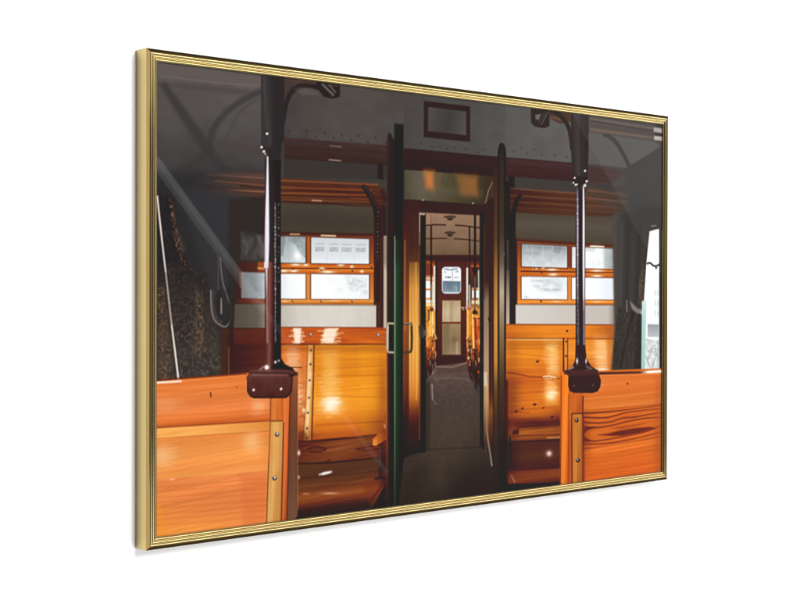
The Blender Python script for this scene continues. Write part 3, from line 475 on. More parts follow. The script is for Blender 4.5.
('p',[(241.7,492.3),(245.2,491.9),(250,491.3),(255.1,491.3),(261.7,492.2),(268.4,493.7),(271.8,494.9),(270.7,495.6),(266.7,497),(261.9,497.9),(256,497.9),(249.5,497.2),(244.9,496.7),(244.9,497.9),(249.5,498.4),(256.1,499.1),(262.2,499.1),(267.3,498.2),(271.7,496.6),(273.1,494.3),(268.8,492.5),(261.9,491),(255.1,490.1),(249.7,490.1),(244.8,490.7),(241.3,491.1)],(64,34,22),2,.7,None),
('p',[(241.9,494.9),(245.3,493.7),(250.2,492.1),(255.2,491.3),(261.7,492.1),(268.4,493.7),(271.8,494.9),(270.8,495.1),(266.7,496),(261.9,496.6),(256,496.8),(249.4,496.8),(244.8,496.7),(245,497.9),(249.6,498),(256.1,498),(262.2,497.8),(267.2,497.2),(271.6,496.2),(273,494.2),(268.8,492.5),(261.9,490.9),(255.1,490.1),(249.6,490.9),(244.6,492.6),(241.1,493.8)],(64,34,22),2,.7,None),
('p',[(325.6,499.7),(343.7,498.2),(380.6,496.6),(380.3,495.2),(343.4,496.9),(325.3,498.3)],(62,34,22),2.2,.7,None),
('p',[(325.4,499.7),(347.3,502.6),(380.6,501.5),(380.3,500.1),(347.2,501.2),(325.5,498.3)],(66,36,24),2.2,.6,None),
('p',[(211.2,509.4),(382.3,514.2),(382.5,574.3),(369.5,600.8),(211.4,584.5)],[(279.4,510.6,(100,68,49)),(279.5,532.2,(98,63,44)),(279.5,547,(118,68,44)),(279.5,556.5,(160,90,52)),(279.5,564.6,(130,68,42)),(279.5,574,(66,48,42)),(279.6,583.4,(52,44,42))],1.9,1,('wood',.12,-4,62.2,3.1)),
('p',[(211.3,511.6),(279.5,514.9),(382.5,514.6),(382.2,512.7),(279.3,513),(211.2,509.8)],(52,30,20),2,.9,None),
('p',[(278.8,508.7),(271.8,513.6),(273.1,514.6),(280,509.8)],(56,32,22),2.1,.7,None),
('p',[(332.8,542.1),(382.4,535.2),(382.5,574.3),(354.7,579.9)],(128,64,34),9.6,.6,None),
('p',[(260.6,529.1),(271.3,529.4),(283.2,527.3),(282.6,525.2),(270.2,525.4),(260.2,527.8)],(228,216,222),2.4,.9,None),
('p',[(265.8,528.9),(279.7,527.6),(279.2,526),(265.3,527.3)],(255,252,255),1.8,.9,None),
('p',[(228.1,541.8),(297.1,543.3),(354.7,543.3),(354.5,541.9),(296.9,541.9),(228,540.5)],(140,92,66),3.1,.4,None),
('p',[(228.1,531.2),(314.9,533.1),(376.9,532.6),(376.7,531.2),(314.7,531.7),(227.9,529.9)],(66,42,32),3.1,.4,None),
('g',(279.5,555.1),(15.8,1.4),(.0,1.6),(232,176,140),.7),
('g',(238.2,552),(6.8,.6),(.0,1.6),(210,150,112),.6),
('p',[(354.7,582.7),(369.4,564.7),(384.3,543.7),(384.4,595.4),(351.1,592)],(38,26,24),4.8,.9,None),
('p',[(353.6,571.9),(370.2,556.8),(383.2,541.2),(381.6,540.3),(368.6,555.9),(352.1,571)],(40,26,22),2.2,.6,None),
('p',[(356.3,487.4),(380.4,469.4),(383.2,469.6),(383.2,491.2),(363.7,496.9),(356.4,495.7)],[(356.3,488.8,(224,128,60)),(369.2,484.1,(204,104,44)),(382.2,479.3,(158,74,34))],1.6,1,None),
('p',[(356.3,489.4),(363.7,487.9),(363.7,496.6),(356.4,495.7)],(234,142,70),1.8,1,None),
('p',[(364.3,497.6),(382.8,491.3),(381.7,489.7),(363.2,496.1)],(70,34,20),1.9,.8,None),
('g',(378.5,470.7),(2.8,.2),(.0,4.2),(255,224,190),.9),
('p',[(378.4,451.2),(378.5,467.9),(380.4,468),(380.3,451.3)],(150,110,90),1.6,1,None),
('p',[(369.4,496.5),(368.9,524.3),(366.7,540.7),(370.2,541.2),(372.4,524.7),(372.9,496.8)],(62,52,48),1.6,1,None),
('p',[(369.5,499.4),(369.2,524.3),(370.3,524.4),(370.6,499.4)],(150,140,132),1.4,.8,None),
('p',[(360.9,544.5),(369.5,542.6),(378.1,545.3),(379.3,542.5),(369.3,539.5),(359.4,541.6)],(50,42,40),1.9,1,None),
('p',[(192.4,170.6),(379.6,168.6),(379.7,200.6),(192.5,205.8)],(58,50,44),24.6,.35,None),
('g',(376.5,427.4),(15,.7),(.1,55.7),(120,58,20),.45),
('g',(227.9,474.9),(34.1,2.2),(.0,10.6),(96,44,20),.45),
('g',(369.2,468.8),(37.5,2.2),(.0,19.5),(110,52,20),.4),
('p',[(192.8,353),(380.1,357.4),(380.1,367.7),(192.8,362.7)],(150,76,26),10.7,.45,None),
('g',(211.2,492.2),(23.5,1.7),(.0,15.8),(60,36,26),.5),
('g',(376.8,524.9),(11.2,.9),(.1,36.2),(40,26,22),.6),
('p',[(374.7,206.3),(382.5,206.1),(382.8,334.3),(375,334.2)],[(374.8,267.4,(128,112,98)),(378,267.4,(206,190,170)),(382.7,267.4,(150,132,116))],1.6,1,None),
('p',[(374.7,206.3),(382.5,206.1),(382.6,250.6),(374.8,242.4)],(84,72,64),12.9,.5,None),
('p',[(381.2,72.5),(383.1,64),(386.8,62.3),(392.5,68.9),(398.1,79.7),(399.4,575.8),(382.5,579.8)],[(386.9,72.1,(56,46,45)),(387.1,155.7,(52,40,38)),(387.4,281.3,(62,40,34)),(387.8,462.9,(74,44,32)),(388.1,574.8,(52,34,28))],1.8,1,None),
('p',[(382.4,66.8),(381.9,197.7),(383.4,197.7),(383.8,66.7)],(84,72,70),1.6,.6,None),
('p',[(381,337),(380.8,574.1),(383.4,574.3),(383.6,337.1)],[(381.9,337.1,(150,88,56)),(382.2,462.6,(176,96,52)),(382.5,574.3,(90,52,36))],1.6,.7,None),
('p',[(386.7,295.3),(395.7,295.3),(396.4,586.8),(387.4,585.9)],(34,25,24),3.2,1,None),
('p',[(390.7,205.8),(391.7,582.1),(396.6,582.6),(395.6,205.7)],(28,22,22),1.9,1,None),
('p',[(389.1,358.1),(389.6,574.9),(391.1,575.1),(390.6,358.2)],(84,54,40),1.9,.5,None),
('p',[(387.3,66.7),(392,80.4),(394.9,79.6),(390.2,66)],(44,38,38),1.6,1,None),
('p',[(363.7,106.9),(373.9,107),(374.9,128.5),(363.8,127.7)],(50,43,42),1.9,1,None),
('p',[(394.9,48.3),(412.5,48.6),(413.9,605.4),(396.3,603.6)],[(403.7,48.5,(36,36,36)),(404,141,(33,36,36)),(404.2,239.2,(34,44,38)),(404.4,309.3,(32,48,39)),(404.7,407.7,(28,50,37)),(404.8,477.9,(25,48,33)),(405,534.2,(24,44,34)),(405.1,583.4,(38,46,44))],1.6,1,None),
('p',[(395.8,211.3),(412.5,210.9),(413.5,605.4),(396.8,603.7)],[(396.2,337.3,(84,106,88)),(399.9,337.4,(54,84,66)),(405.4,337.4,(34,58,45)),(412.8,337.6,(20,32,26))],3.3,.7,None),
('g',(405.1,576.4),(17.2,1.6),(.2,70.4),(26,36,30),.85),
('p',[(395.8,205.7),(412.5,205.3),(412.6,241.9),(395.9,242.1)],(36,40,38),22.8,.6,None),
('p',[(394.9,205.7),(395.8,582.5),(398.5,582.8),(397.5,205.7)],[(396.6,205.7,(120,124,112)),(396.8,281.3,(128,150,120)),(397.2,435.4,(108,134,90)),(397.5,582.7,(60,72,60))],1.6,.9,None),
('p',[(409.9,225),(410.8,576.9),(413.1,577.1),(412.2,225)],(22,34,28),2,.8,None),
('p',[(395.2,48),(412.5,48.6),(412.5,50.6),(395.2,50.2)],(64,62,60),1.6,1,None),
('p',[(413.1,-8.5),(624.7,-4.7),(625,85.4),(413.3,84.3)],[(413.2,42.1,(82,78,76)),(503.4,35,(84,81,79)),(624.9,40.4,(89,86,85))],1.9,1,('mottle',.03,0,24.1,17.2)),
('p',[(451.7,12.6),(544.2,12.4),(544.7,63.1),(451.8,62.7)],(56,33,32),1.9,1,None),
('p',[(459.9,19.9),(536.7,19.9),(536.9,55.4),(459.6,54.7)],[(459.6,24.2,(86,82,80)),(499.3,35.3,(72,70,68)),(536,52.9,(88,85,83))],1.9,1,None),
('p',[(451.7,63.7),(544.2,64.1),(544.4,62.7),(451.9,62.3)],(40,26,26),1.9,.6,None),
('p',[(447.8,73.5),(447.3,74.4),(446,74.9),(444.8,74.6),(444.3,73.7),(444.8,72.8),(446,72.3),(447.3,72.6)],(58,52,52),2,.6,None),
('p',[(469.3,76.3),(468.8,77.3),(467.6,77.7),(466.3,77.4),(465.8,76.6),(466.3,75.6),(467.6,75.1),(468.8,75.4)],(58,52,52),2,.6,None),
('p',[(485.2,75.3),(484.7,76.2),(483.4,76.7),(482.2,76.4),(481.6,75.5),(482.2,74.5),(483.4,74.1),(484.7,74.4)],(58,52,52),2,.6,None),
('p',[(515.4,74.7),(514.9,75.6),(513.6,76.1),(512.3,75.8),(511.8,74.9),(512.3,74),(513.6,73.5),(514.9,73.8)],(58,52,52),2.1,.6,None),
('p',[(535.9,75.5),(535.3,76.5),(534,77),(532.7,76.7),(532.2,75.8),(532.7,74.8),(534,74.3),(535.3,74.6)],(58,52,52),2.1,.6,None),
('p',[(562.9,78.2),(562.3,79.1),(561,79.6),(559.7,79.3),(559.1,78.4),(559.7,77.4),(561,77),(562.3,77.3)],(58,52,52),2.1,.6,None),
('p',[(573.4,73.8),(572.8,74.8),(571.5,75.2),(570.1,74.9),(569.6,74),(570.1,73.1),(571.5,72.6),(572.8,72.9)],(58,52,52),2.1,.6,None),
('p',[(499.2,77.2),(498.7,78.2),(497.4,78.6),(496.2,78.3),(495.6,77.4),(496.2,76.5),(497.4,76),(498.7,76.3)],(58,52,52),2,.6,None),
('p',[(413.3,82.5),(625,82.9),(625.1,112.5),(413.4,113.1)],[(503.5,78.4,(62,41,41)),(503.5,95.7,(56,36,36)),(503.6,116,(50,32,32))],1.9,1,('wood',.072,3,86,3.4)),
('p',[(419,83.5),(603.3,83.9),(603.5,82.4),(419.1,82.1)],(48,32,32),1.9,.7,None),
('p',[(419,92.9),(590.5,94.1),(590.7,92.9),(419.1,91.8)],(84,60,58),2.1,.5,None),
('p',[(415.3,112),(592.8,112.1),(576,155.6),(415.4,154.5)],[(419.1,119.1,(88,80,68)),(444.2,139.1,(98,90,77)),(503.7,139.2,(88,80,62)),(573.8,132.9,(70,61,50))],2,1,('mottle',.04,90,20.5,13.6)),
('p',[(418.6,143.1),(573.2,144.8),(574.4,132.9),(419.8,131.8)],(100,95,80),10.2,.35,None),
('p',[(452,110.9),(471.6,110.8),(472.9,139.2),(455.9,137.8)],[(461.8,111.1,(186,116,60)),(461.8,129.7,(190,116,66)),(461.8,139.7,(160,100,62))],15.1,.95,None),
('p',[(469.6,112.1),(487.5,112.5),(483.6,137.2),(471.7,136.3)],(112,92,68),8.5,.6,None),
('p',[(513.7,112.6),(560.1,113),(560.2,143.2),(524,142.6)],[(515.8,127,(116,90,60)),(536.2,125.9,(140,96,56)),(559.1,124.8,(144,96,54))],15.7,.9,None),
('p',[(573.7,112.2),(594.9,112.6),(588.7,147.1),(576,168.4),(571.7,155.2)],(70,58,48),2.5,1,None),
('p',[(590.8,119.9),(581.2,135.3),(574.5,156.4),(576.6,156.7),(583.3,135.7),(592.7,120.4)],(150,124,92),2,.8,None),
('p',[(451.9,154),(451.4,154.9),(450.1,155.3),(448.9,155),(448.4,154.1),(448.9,153.2),(450.1,152.7),(451.4,153.1)],(200,190,180),1.7,1,None),
('p',[(552.5,153.8),(552,154.7),(550.8,155),(549.6,154.7),(549.2,153.9),(549.6,153.1),(550.8,152.7),(552,153)],(180,170,150),1.7,1,None),
('p',[(412.5,154.6),(446.2,154.6),(447.2,511.9),(413.5,520.8)],[(428.8,161,(74,48,38)),(429,217.6,(84,54,38)),(429.1,247.3,(140,94,48)),(429.2,281.2,(206,142,66)),(429.3,352,(232,170,80)),(429.5,408.6,(222,146,64)),(429.6,431.3,(196,116,50)),(429.6,451.1,(128,68,36)),(429.7,471,(70,38,28)),(429.8,510.7,(46,30,26))],2,1,('wood',.084,90,66,2.3)),
('p',[(412.5,154.6),(421.9,154.2),(423,578.1),(413.6,577.2)],[(415.4,154.5,(56,36,32)),(415.7,267.2,(120,66,36)),(415.8,323.5,(150,84,42)),(416.1,422.2,(110,60,36)),(416.2,464.5,(56,36,30)),(416.4,521,(40,32,29)),(416.5,577.5,(44,40,38))],1.8,1,None),
('p',[(414.6,210.8),(414.9,337.6),(416.8,337.6),(416.5,210.8)],(196,130,80),2,.6,None),
('p',[(421.7,241.7),(422.3,493.2),(424,493.3),(423.4,241.7)],(60,34,22),1.6,.7,None),
('p',[(434.2,252.9),(434.7,437.2),(436,437.3),(435.5,252.9)],(176,112,46),1.7,.6,None),
('p',[(427.5,281.2),(428.9,436.9),(430.2,437),(428.9,281.2)],(190,126,52),1.7,.5,None),
('p',[(435.9,241.5),(437.2,437.3),(438.9,437.4),(437.6,241.5)],(244,196,110),1.7,.6,None),
('p',[(442.1,295.4),(442.7,494.5),(445.8,494.7),(445.3,295.4)],(120,74,38),1.7,.7,None),
('p',[(419.2,153.8),(576,155.4),(576,173.4),(419.3,174.1)],[(483.7,154.5,(58,36,33)),(483.7,171.7,(64,38,34))],2,1,None),
('p',[(419.2,155.8),(442.4,156.2),(442.6,241.4),(419.5,241.8)],(76,50,40),3.3,.6,('wood',.096,90,49.6,2.5)),
('p',[(442.4,171.1),(567.6,170.9),(567.8,233.7),(442.6,235.7)],[(503.8,171,(146,114,94)),(503.8,197.1,(134,106,86)),(503.9,231.8,(114,93,72))],1.9,1,('mottle',.04,0,13.7,10.3)),
('p',[(454.1,172.8),(471.8,172.2),(462,189.7),(454.1,189.9)],(176,128,104),5,.5,None),
('p',[(454.2,231.3),(567.8,229.3),(568.3,396.4),(454.7,392.5)],(66,40,32),2.1,1,None),
('p',[(454.3,190.4),(457.3,190),(461.6,189.5),(466,189),(470.4,188.7),(475,188.5),(479.7,188.3),(485.6,188.3),(491.5,188.4),(495.7,188.4),(495.8,186.5),(491.6,186.5),(485.7,186.4),(479.8,186.5),(474.9,186.6),(470.3,186.9),(465.8,187.2),(461.3,187.7),(457,188.2),(454,188.6)],(62,44,36),1.7,1,None),
('p',[(513.8,188),(519.5,188.1),(527.2,188.2),(534.2,188.4),(539.5,188.7),(543.9,189.1),(548.7,189.4),(554.8,189.8),(561,190.1),(565.4,190.4),(565.7,188.5),(561.3,188.2),(555.2,187.9),(549,187.5),(544.3,187.2),(539.8,186.8),(534.5,186.5),(527.4,186.3),(519.7,186.2),(514,186.1)],(62,44,36),1.7,1,None),
('p',[(454.2,209.2),(475.9,208),(497.8,207.6),(497.8,206),(475.8,206.4),(454.1,207.7)],(72,50,40),1.7,1,None),
('p',[(511.9,207.5),(536.4,208.1),(565.5,210),(565.8,208.4),(536.6,206.5),(512,205.9)],(72,50,40),1.7,1,None),
('p',[(516.3,174.9),(515.4,175.7),(512.6,176.4),(508.6,176.9),(503.8,177.2),(499,177.3),(494.9,177),(492.3,176.5),(491.3,175.8),(492.2,175),(494.9,174.3),(499,173.8),(503.8,173.5),(508.6,173.4),(512.6,173.7),(515.4,174.2)],(72,58,46),1.7,1,None),
('p',[(496,175.9),(511.5,175.7),(509,179.2),(503.8,181),(498.5,179.4)],(60,49,40),2.1,1,None),
('p',[(496.2,177.1),(511.3,177),(511.3,175.8),(496.3,175.9)],(134,112,88),1.7,.7,None),
('p',[(515.2,197.9),(514.3,198.7),(511.9,199.3),(508.2,199.9),(503.8,200.1),(499.5,200.1),(495.9,199.8),(493.4,199.2),(492.6,198.5),(493.4,197.8),(495.9,197.1),(499.5,196.6),(503.8,196.4),(508.2,196.4),(511.8,196.7),(514.3,197.2)],(72,58,46),1.7,1,None),
('p',[(496.8,198.7),(510.9,198.6),(508.6,202.2),(503.9,203.9),(499.1,202.3)],(60,49,40),2.1,1,None),
('p',[(497,199.9),(510.6,199.9),(510.7,198.8),(497.1,198.7)],(134,112,88),1.7,.7,None),
('p',[(475.9,232.3),(538.6,232.1),(539.1,392.4),(476.4,390.4)],(78,44,32),1.7,1,None),
('p',[(456.2,233.4),(565.7,233),(565.7,238.9),(456.2,239.1)],(64,40,32),1.7,1,None),
('p',[(478.9,240.2),(534.5,240.1),(535,386.4),(479.3,384.7)],[(506,240.5,(86,50,36)),(506.1,295.6,(96,56,40)),(506.4,385.5,(72,42,34))],1.7,1,None),
('p',[(475.3,238.1),(475.8,390.3),(479,390.4),(478.5,238)],(48,34,30),1.7,1,None),
('p',[(535.1,237.2),(535.6,392.3),(538.5,392.4),(538,237.1)],(52,34,28),1.7,1,None),
('p',[(521,246.8),(525.7,248.1),(527.6,251.4),(527.7,282.5),(525.8,285.8),(521.2,287.2),(493.2,287.2),(488.7,285.8),(486.8,282.6),(486.7,251.9),(488.6,248.6),(493.1,247.2)],(70,40,32),1.7,1,None),
('p',[(520.2,247.6),(524.6,248.8),(526.4,251.9),(526.5,281.9),(524.7,285),(520.3,286.3),(494,286.3),(489.8,285),(488,282),(487.9,252.3),(489.7,249.2),(493.9,247.9)],(238,240,244),1.5,1,None),
('p',[(489.2,268.1),(525.6,268.4),(525.2,283.3),(522.4,284.7),(492,284.7),(489.2,282.6)],[(504,268.1,(104,122,138)),(504.1,276.8,(112,130,144)),(504.1,285.4,(140,152,164))],1.4,1,('mottle',.08,0,5.1,5.1)),
('p',[(491.9,251.7),(500,251.7),(500,249.8),(491.9,249.9)],(120,128,146),1.7,.8,None),
('p',[(498,252.8),(510.1,252.7),(510.1,250.8),(497.9,251)],(108,116,136),1.7,.8,None),
('p',[(509,251.6),(519.2,251.4),(519.2,249.6),(509,249.7)],(96,104,124),1.7,.8,None),
('p',[(494,263.7),(502,263.7),(502,261.8),(494,261.8)],(120,124,128),1.7,.8,None),
('p',[(500.5,263.8),(505.5,263.8),(505.5,261.9),(500.5,261.9)],(70,74,78),1.7,.8,None),
('p',[(512.1,263.9),(520.3,263.8),(520.3,261.9),(512.1,262)],(170,174,178),1.7,.8,None),
('p',[(491.5,256.1),(496.4,256),(496.3,254.2),(491.5,254.2)],(170,176,190),1.7,.8,None),
('p',[(515.1,255.1),(521.3,255.1),(521.3,253.2),(515.1,253.2)],(140,148,164),1.7,.8,None),
('p',[(508,253.5),(508.1,268),(509.7,268),(509.7,253.5)],(170,176,180),1.5,1,None),
('p',[(512.2,277.6),(516.2,277.1),(516,284),(518.5,284),(518.3,276.3),(512.2,275.9)],(176,186,194),1.5,.7,None),
('p',[(524.9,295.1),(526,295.4),(526.5,296.2),(526.7,374.8),(526.3,375.6),(525.1,375.9),(489.5,374.9),(488.3,374.5),(487.9,373.7),(487.7,296.1),(488.1,295.3),(489.2,295)],(96,58,40),1.7,1,None),
('p',[(488.9,296.3),(525.7,296.4),(525.8,327.8),(488.9,327.3)],[(506.1,295.6,(176,152,116)),(506.2,313,(196,176,142)),(506.2,327.5,(184,164,132))],1.7,1,('mottle',.04,90,20.6,5.1)),
('p',[(488.9,329.4),(525.8,329.9),(525.9,375.2),(489.1,374.2)],[(506.2,330.4,(150,126,92)),(506.3,353.6,(136,114,86)),(506.4,373.9,(150,128,100))],1.7,1,('mottle',.05,90,20.6,5.1)),
('p',[(504.1,297),(510.2,297.1),(510.3,327.6),(504.2,327.5)],(156,132,100),3.4,.5,None),
('p',[(490.1,329.5),(504.2,329.7),(502.3,373.8),(490.3,373.5)],(118,96,70),5.1,.5,None),
('g',(512.4,353.7),(6.1,.1),(.0,5.8),(120,96,68),.7),
('p',[(516.5,356.7),(516.5,374.2),(520.6,374.3),(520.5,356.8)],(186,164,130),3.4,.6,None),
('p',[(488.1,329.4),(526.6,330),(526.6,327.6),(488.1,327.1)],(120,56,36),1.5,1,None),
('p',[(479.3,375.3),(535,376.9),(535,389.4),(479.3,387.6)],(66,40,36),2.4,1,None),
('p',[(455.4,238.4),(475.9,239.5),(476.4,390.4),(455.9,409.7)],[(464.1,241.1,(120,64,36)),(464.1,259.7,(150,78,38)),(464.2,265.4,(230,200,170)),(464.2,298.3,(240,226,206)),(464.3,305.5,(226,150,60)),(464.4,338.4,(232,168,76)),(464.4,361.3,(190,104,48)),(464.5,378.5,(110,62,40)),(464.5,398.6,(56,40,36))],1.8,1,None),
('p',[(455.9,242.6),(465.2,243.8),(472.7,248.5),(475.3,246.3),(466.9,241.2),(456.6,239.8)],(170,96,54),2,.8,None),
('p',[(456.2,246.9),(472,248.2),(470.1,258.2),(456.3,259.8)],(130,60,34),2.7,.8,None),
('p',[(456.3,268.3),(464.2,268.3),(464.2,279),(456.3,279)],(250,246,240),1.5,1,None),
('p',[(456.3,281.9),(464.2,281.9),(464.2,292),(456.4,292)],(246,246,246),1.5,1,None),
('p',[(456.3,281.6),(465,281.6),(465,279.3),(456.3,279.3)],(214,124,54),1.5,1,None),
('p',[(456.4,294.7),(466.2,294.8),(466.2,292.5),(456.4,292.5)],(220,136,60),1.5,1,None),
('p',[(456.2,267.8),(473,268.5),(473.1,266.6),(456.4,266)],(196,116,60),1.5,1,None),
('p',[(471,246.7),(471.6,309.9),(475.9,309.9),(475.4,246.7)],(224,214,200),1.7,1,None),
('p',[(474.6,241),(474.9,367.3),(477.7,367.4),(477.3,240.9)],(50,34,30),1.7,1,None),
('p',[(456.4,301.2),(472.2,301.2),(472.2,304.1),(456.4,304)],(252,220,150),1.7,1,None),
('p',[(456.4,312.6),(470.2,312.7),(472.3,347.2),(456.5,348.3)],[(456.5,324,(196,118,44)),(464.3,324.1,(240,186,92)),(472.2,324.2,(216,142,58))],1.7,1,None),
('p',[(468.3,312.7),(469.2,347.1),(471.4,347.1),(470.5,312.7)],(255,226,160),1.7,1,None),
('p',[(471.6,309),(470.4,311),(467.6,311.8),(464.8,311),(463.7,308.9),(464.8,306.9),(467.6,306.1),(470.4,306.9)],(104,60,40),2,1,None),
('p',[(464.6,188.2),(464.9,295.5),(468.3,295.5),(468,188.1)],(46,34,30),1.5,1,None),
('p',[(464.9,173.9),(464.9,189.6),(467.7,189.5),(467.6,173.8)],(112,88,74),2,.6,None),
('p',[(465.5,274),(465.6,306.9),(468.5,307),(468.4,274)],(150,130,116),1.7,.8,None),
('p',[(458.6,310.5),(459.4,310.7),(460.2,310.9),(460.9,312),(461.2,315.5),(461.2,319.8),(460.9,323.2),(460,324.6),(458.9,325.1),(457.9,325.5),(459,326.9),(460,326.4),(461.8,325.5),(463,323.5),(463.4,319.9),(463.4,315.4),(463,311.8),(461.9,310),(460.3,309.3),(459.3,309)],(40,32,30),1.5,1,None),
('p',[(463,358.4),(462.3,359.7),(460.5,360.2),(458.7,359.6),(457.9,358.3),(458.7,357),(460.5,356.5),(462.3,357.1)],(226,128,56),2.3,1,None),
('p',[(469,367.2),(468.2,368.5),(466.4,369),(464.6,368.4),(463.8,367),(464.6,365.7),(466.4,365.2),(468.2,365.8)],(250,176,110),2.4,1,None),
('p',[(474.9,358.7),(474.1,360),(472.3,360.5),(470.5,359.9),(469.7,358.6),(470.5,357.3),(472.3,356.8),(474.1,357.4)],(214,118,50),2.4,1,None),
('p',[(472.9,350),(472.1,351.3),(470.3,351.9),(468.5,351.3),(467.7,349.9),(468.5,348.6),(470.3,348.1),(472.1,348.7)],(230,150,80),2.4,1,None),
('p',[(465,369.9),(464.3,371.2),(462.5,371.7),(460.7,371.1),(459.9,369.8),(460.7,368.5),(462.5,368),(464.3,368.6)],(200,90,40),2.3,1,None),
('p',[(471.9,354.3),(471.2,355.6),(469.3,356.1),(467.5,355.6),(466.8,354.2),(467.5,352.9),(469.3,352.4),(471.1,353)],(80,50,40),2.4,1,None),
('p',[(469,375.8),(468.3,377.1),(466.4,377.6),(464.6,377),(463.9,375.6),(464.6,374.3),(466.4,373.8),(468.2,374.4)],(180,84,44),2.4,1,None),
('p',[(460.1,366.9),(459.4,368.2),(457.6,368.7),(455.8,368.1),(455,366.8),(455.8,365.5),(457.6,365),(459.4,365.6)],(130,64,36),2.3,1,None),
('p',[(474.9,374.5),(474.2,375.8),(472.4,376.3),(470.5,375.7),(469.8,374.4),(470.5,373.1),(472.4,372.6),(474.2,373.2)],(90,54,40),2.4,1,None),
('p',[(469,382.9),(468.3,384.2),(466.5,384.7),(464.6,384.1),(463.9,382.8),(464.6,381.5),(466.4,381),(468.3,381.6)],(70,46,40),2.4,1,None),
('p',[(477.8,350.1),(477.1,351.5),(475.3,352),(473.4,351.4),(472.7,350),(473.4,348.7),(475.3,348.2),(477.1,348.8)],(236,170,90),2.4,1,None),
('p',[(466.7,381.5),(469.7,416),(473.3,416),(470.2,381.5)],(44,34,32),1.7,1,None),
('p',[(474.2,374.5),(474.3,404.7),(476.1,404.7),(476,374.5)],(170,150,140),1.7,.6,None),
('p',[(468.9,407.3),(468.3,408.3),(466.9,408.7),(465.5,408.2),(464.9,407.2),(465.5,406.2),(466.9,405.8),(468.3,406.3)],(230,220,214),1.7,1,None),
('p',[(537.4,238.6),(567.8,239),(568.4,423),(545.4,410.3),(537.9,392.4)],[(551.1,239.8,(100,56,38)),(551.1,251.6,(120,60,36)),(551.1,260.4,(90,60,44)),(551.3,295.7,(70,50,40)),(551.3,310.4,(222,150,68)),(551.4,347.2,(206,124,54)),(551.5,369.3,(140,74,40)),(551.6,401.7,(60,42,38))],1.9,1,None),
('p',[(538.7,248.8),(540.7,248.8),(540.9,295.7),(538.8,295.7)],(230,226,220),1.7,1,None),
('p',[(537.1,248.8),(537.3,310.3),(540.4,310.4),(540.2,248.8)],(220,212,204),1.7,1,None),
('p',[(541.3,240),(542.1,295.7),(546.3,295.7),(545.5,239.9)],(70,50,44),1.7,1,None),
('p',[(541.9,273.7),(542.4,307.4),(546.1,307.4),(545.6,273.7)],(176,160,146),1.7,1,None),
('p',[(549.1,278.1),(563.7,278),(563.8,292.8),(549.2,292.8)],(244,246,242),1.8,1,None),
('p',[(549.1,281.5),(563.7,281.4),(563.7,279.1),(549.1,279.1)],(206,116,54),1.6,1,None),
('p',[(549.2,294.8),(563.8,294.9),(563.8,292.8),(549.2,292.8)],(210,120,56),1.6,1,None),
('p',[(549,248.7),(563.6,248.5),(563.7,254.4),(549.1,254.6)],(60,40,34),1.8,1,None),
('p',[(547,247.2),(563.6,247),(563.6,244.1),(546.9,244.3)],(176,92,46),1.8,1,None),
('p',[(548.1,295.7),(563.8,295.8),(563.8,301.7),(548.2,301.6)],(236,206,160),2.5,1,None),
('p',[(561.3,251.5),(562.6,303.2),(565.1,303.1),(563.9,251.5)],(206,220,214),1.8,.7,None),
('p',[(538.9,310.3),(549.2,311.9),(549.4,351.6),(539,351.4)],[(538.9,325,(250,196,100)),(543.1,325,(226,150,60)),(549.3,325.1,(190,104,44))],1.7,1,None),
('p',[(551.3,322.2),(564.7,322.4),(564.9,372.6),(551.5,372.2)],(196,88,42),1.8,1,('wood',.096,90,35.1,2.5)),
('p',[(548.8,316.3),(551.1,369.3),(554.4,369.3),(552.2,316.3)],(252,206,110),1.7,1,None),
('p',[(555.8,323.7),(556.4,366.5),(558.3,366.5),(557.7,323.7)],(90,46,28),1.8,1,None),
('p',[(551.3,323.5),(564.7,323.7),(564.7,322.2),(551.3,322.1)],(120,60,34),1.6,1,None),
('p',[(552.7,167.8),(553.1,295.7),(557.7,295.7),(557.3,167.6)],(44,33,30),1.6,1,None),
('p',[(553.6,260.4),(553.8,310.5),(557.1,310.5),(557,260.4)],(110,98,92),1.6,.8,None),
('p',[(542,187.2),(542.4,240),(545.7,239.9),(545.3,187.1)],(54,40,34),1.6,1,None),
('p',[(549.9,316.3),(550.5,311.9),(555.1,309.6),(559.7,312),(560.9,317.3)],(58,48,44),1.8,1,None),
('p',[(524.5,307.3),(532.7,307.4),(532.7,305.9),(524.5,305.9)],(200,160,130),1.6,1,None),
('p',[(533.3,308.8),(532.5,310.2),(530.6,310.7),(528.8,310.2),(528,308.8),(528.7,307.5),(530.6,306.9),(532.5,307.5)],(150,130,80),1.7,1,None),
('p',[(543,306.9),(541.8,308.9),(538.9,309.8),(536,308.9),(534.7,306.8),(535.9,304.7),(538.9,303.9),(541.8,304.8)],(206,140,124),2.1,1,None),
('p',[(547.6,308.6),(546.5,310.5),(543.8,311.3),(541.2,310.5),(540.1,308.6),(541.2,306.7),(543.8,306),(546.5,306.8)],(160,100,84),2.1,1,None),
('p',[(543.1,351.5),(542.2,353),(540,353.6),(537.8,352.9),(536.9,351.3),(537.8,349.8),(540,349.2),(542.2,349.9)],(240,180,80),2.4,1,None),
('p',[(547.3,357.4),(546.4,359),(544.2,359.6),(542,358.9),(541.1,357.3),(542,355.8),(544.2,355.2),(546.4,355.8)],(70,46,36),2.4,1,None),
('p',[(545.3,369.1),(544.4,370.7),(542.2,371.3),(540,370.6),(539.1,369),(540,367.4),(542.1,366.8),(544.3,367.5)],(230,160,110),2.4,1,None),
('p',[(549.4,363.4),(548.5,364.9),(546.3,365.5),(544.1,364.8),(543.2,363.2),(544.1,361.7),(546.3,361.1),(548.5,361.8)],(120,70,44),2.4,1,None),
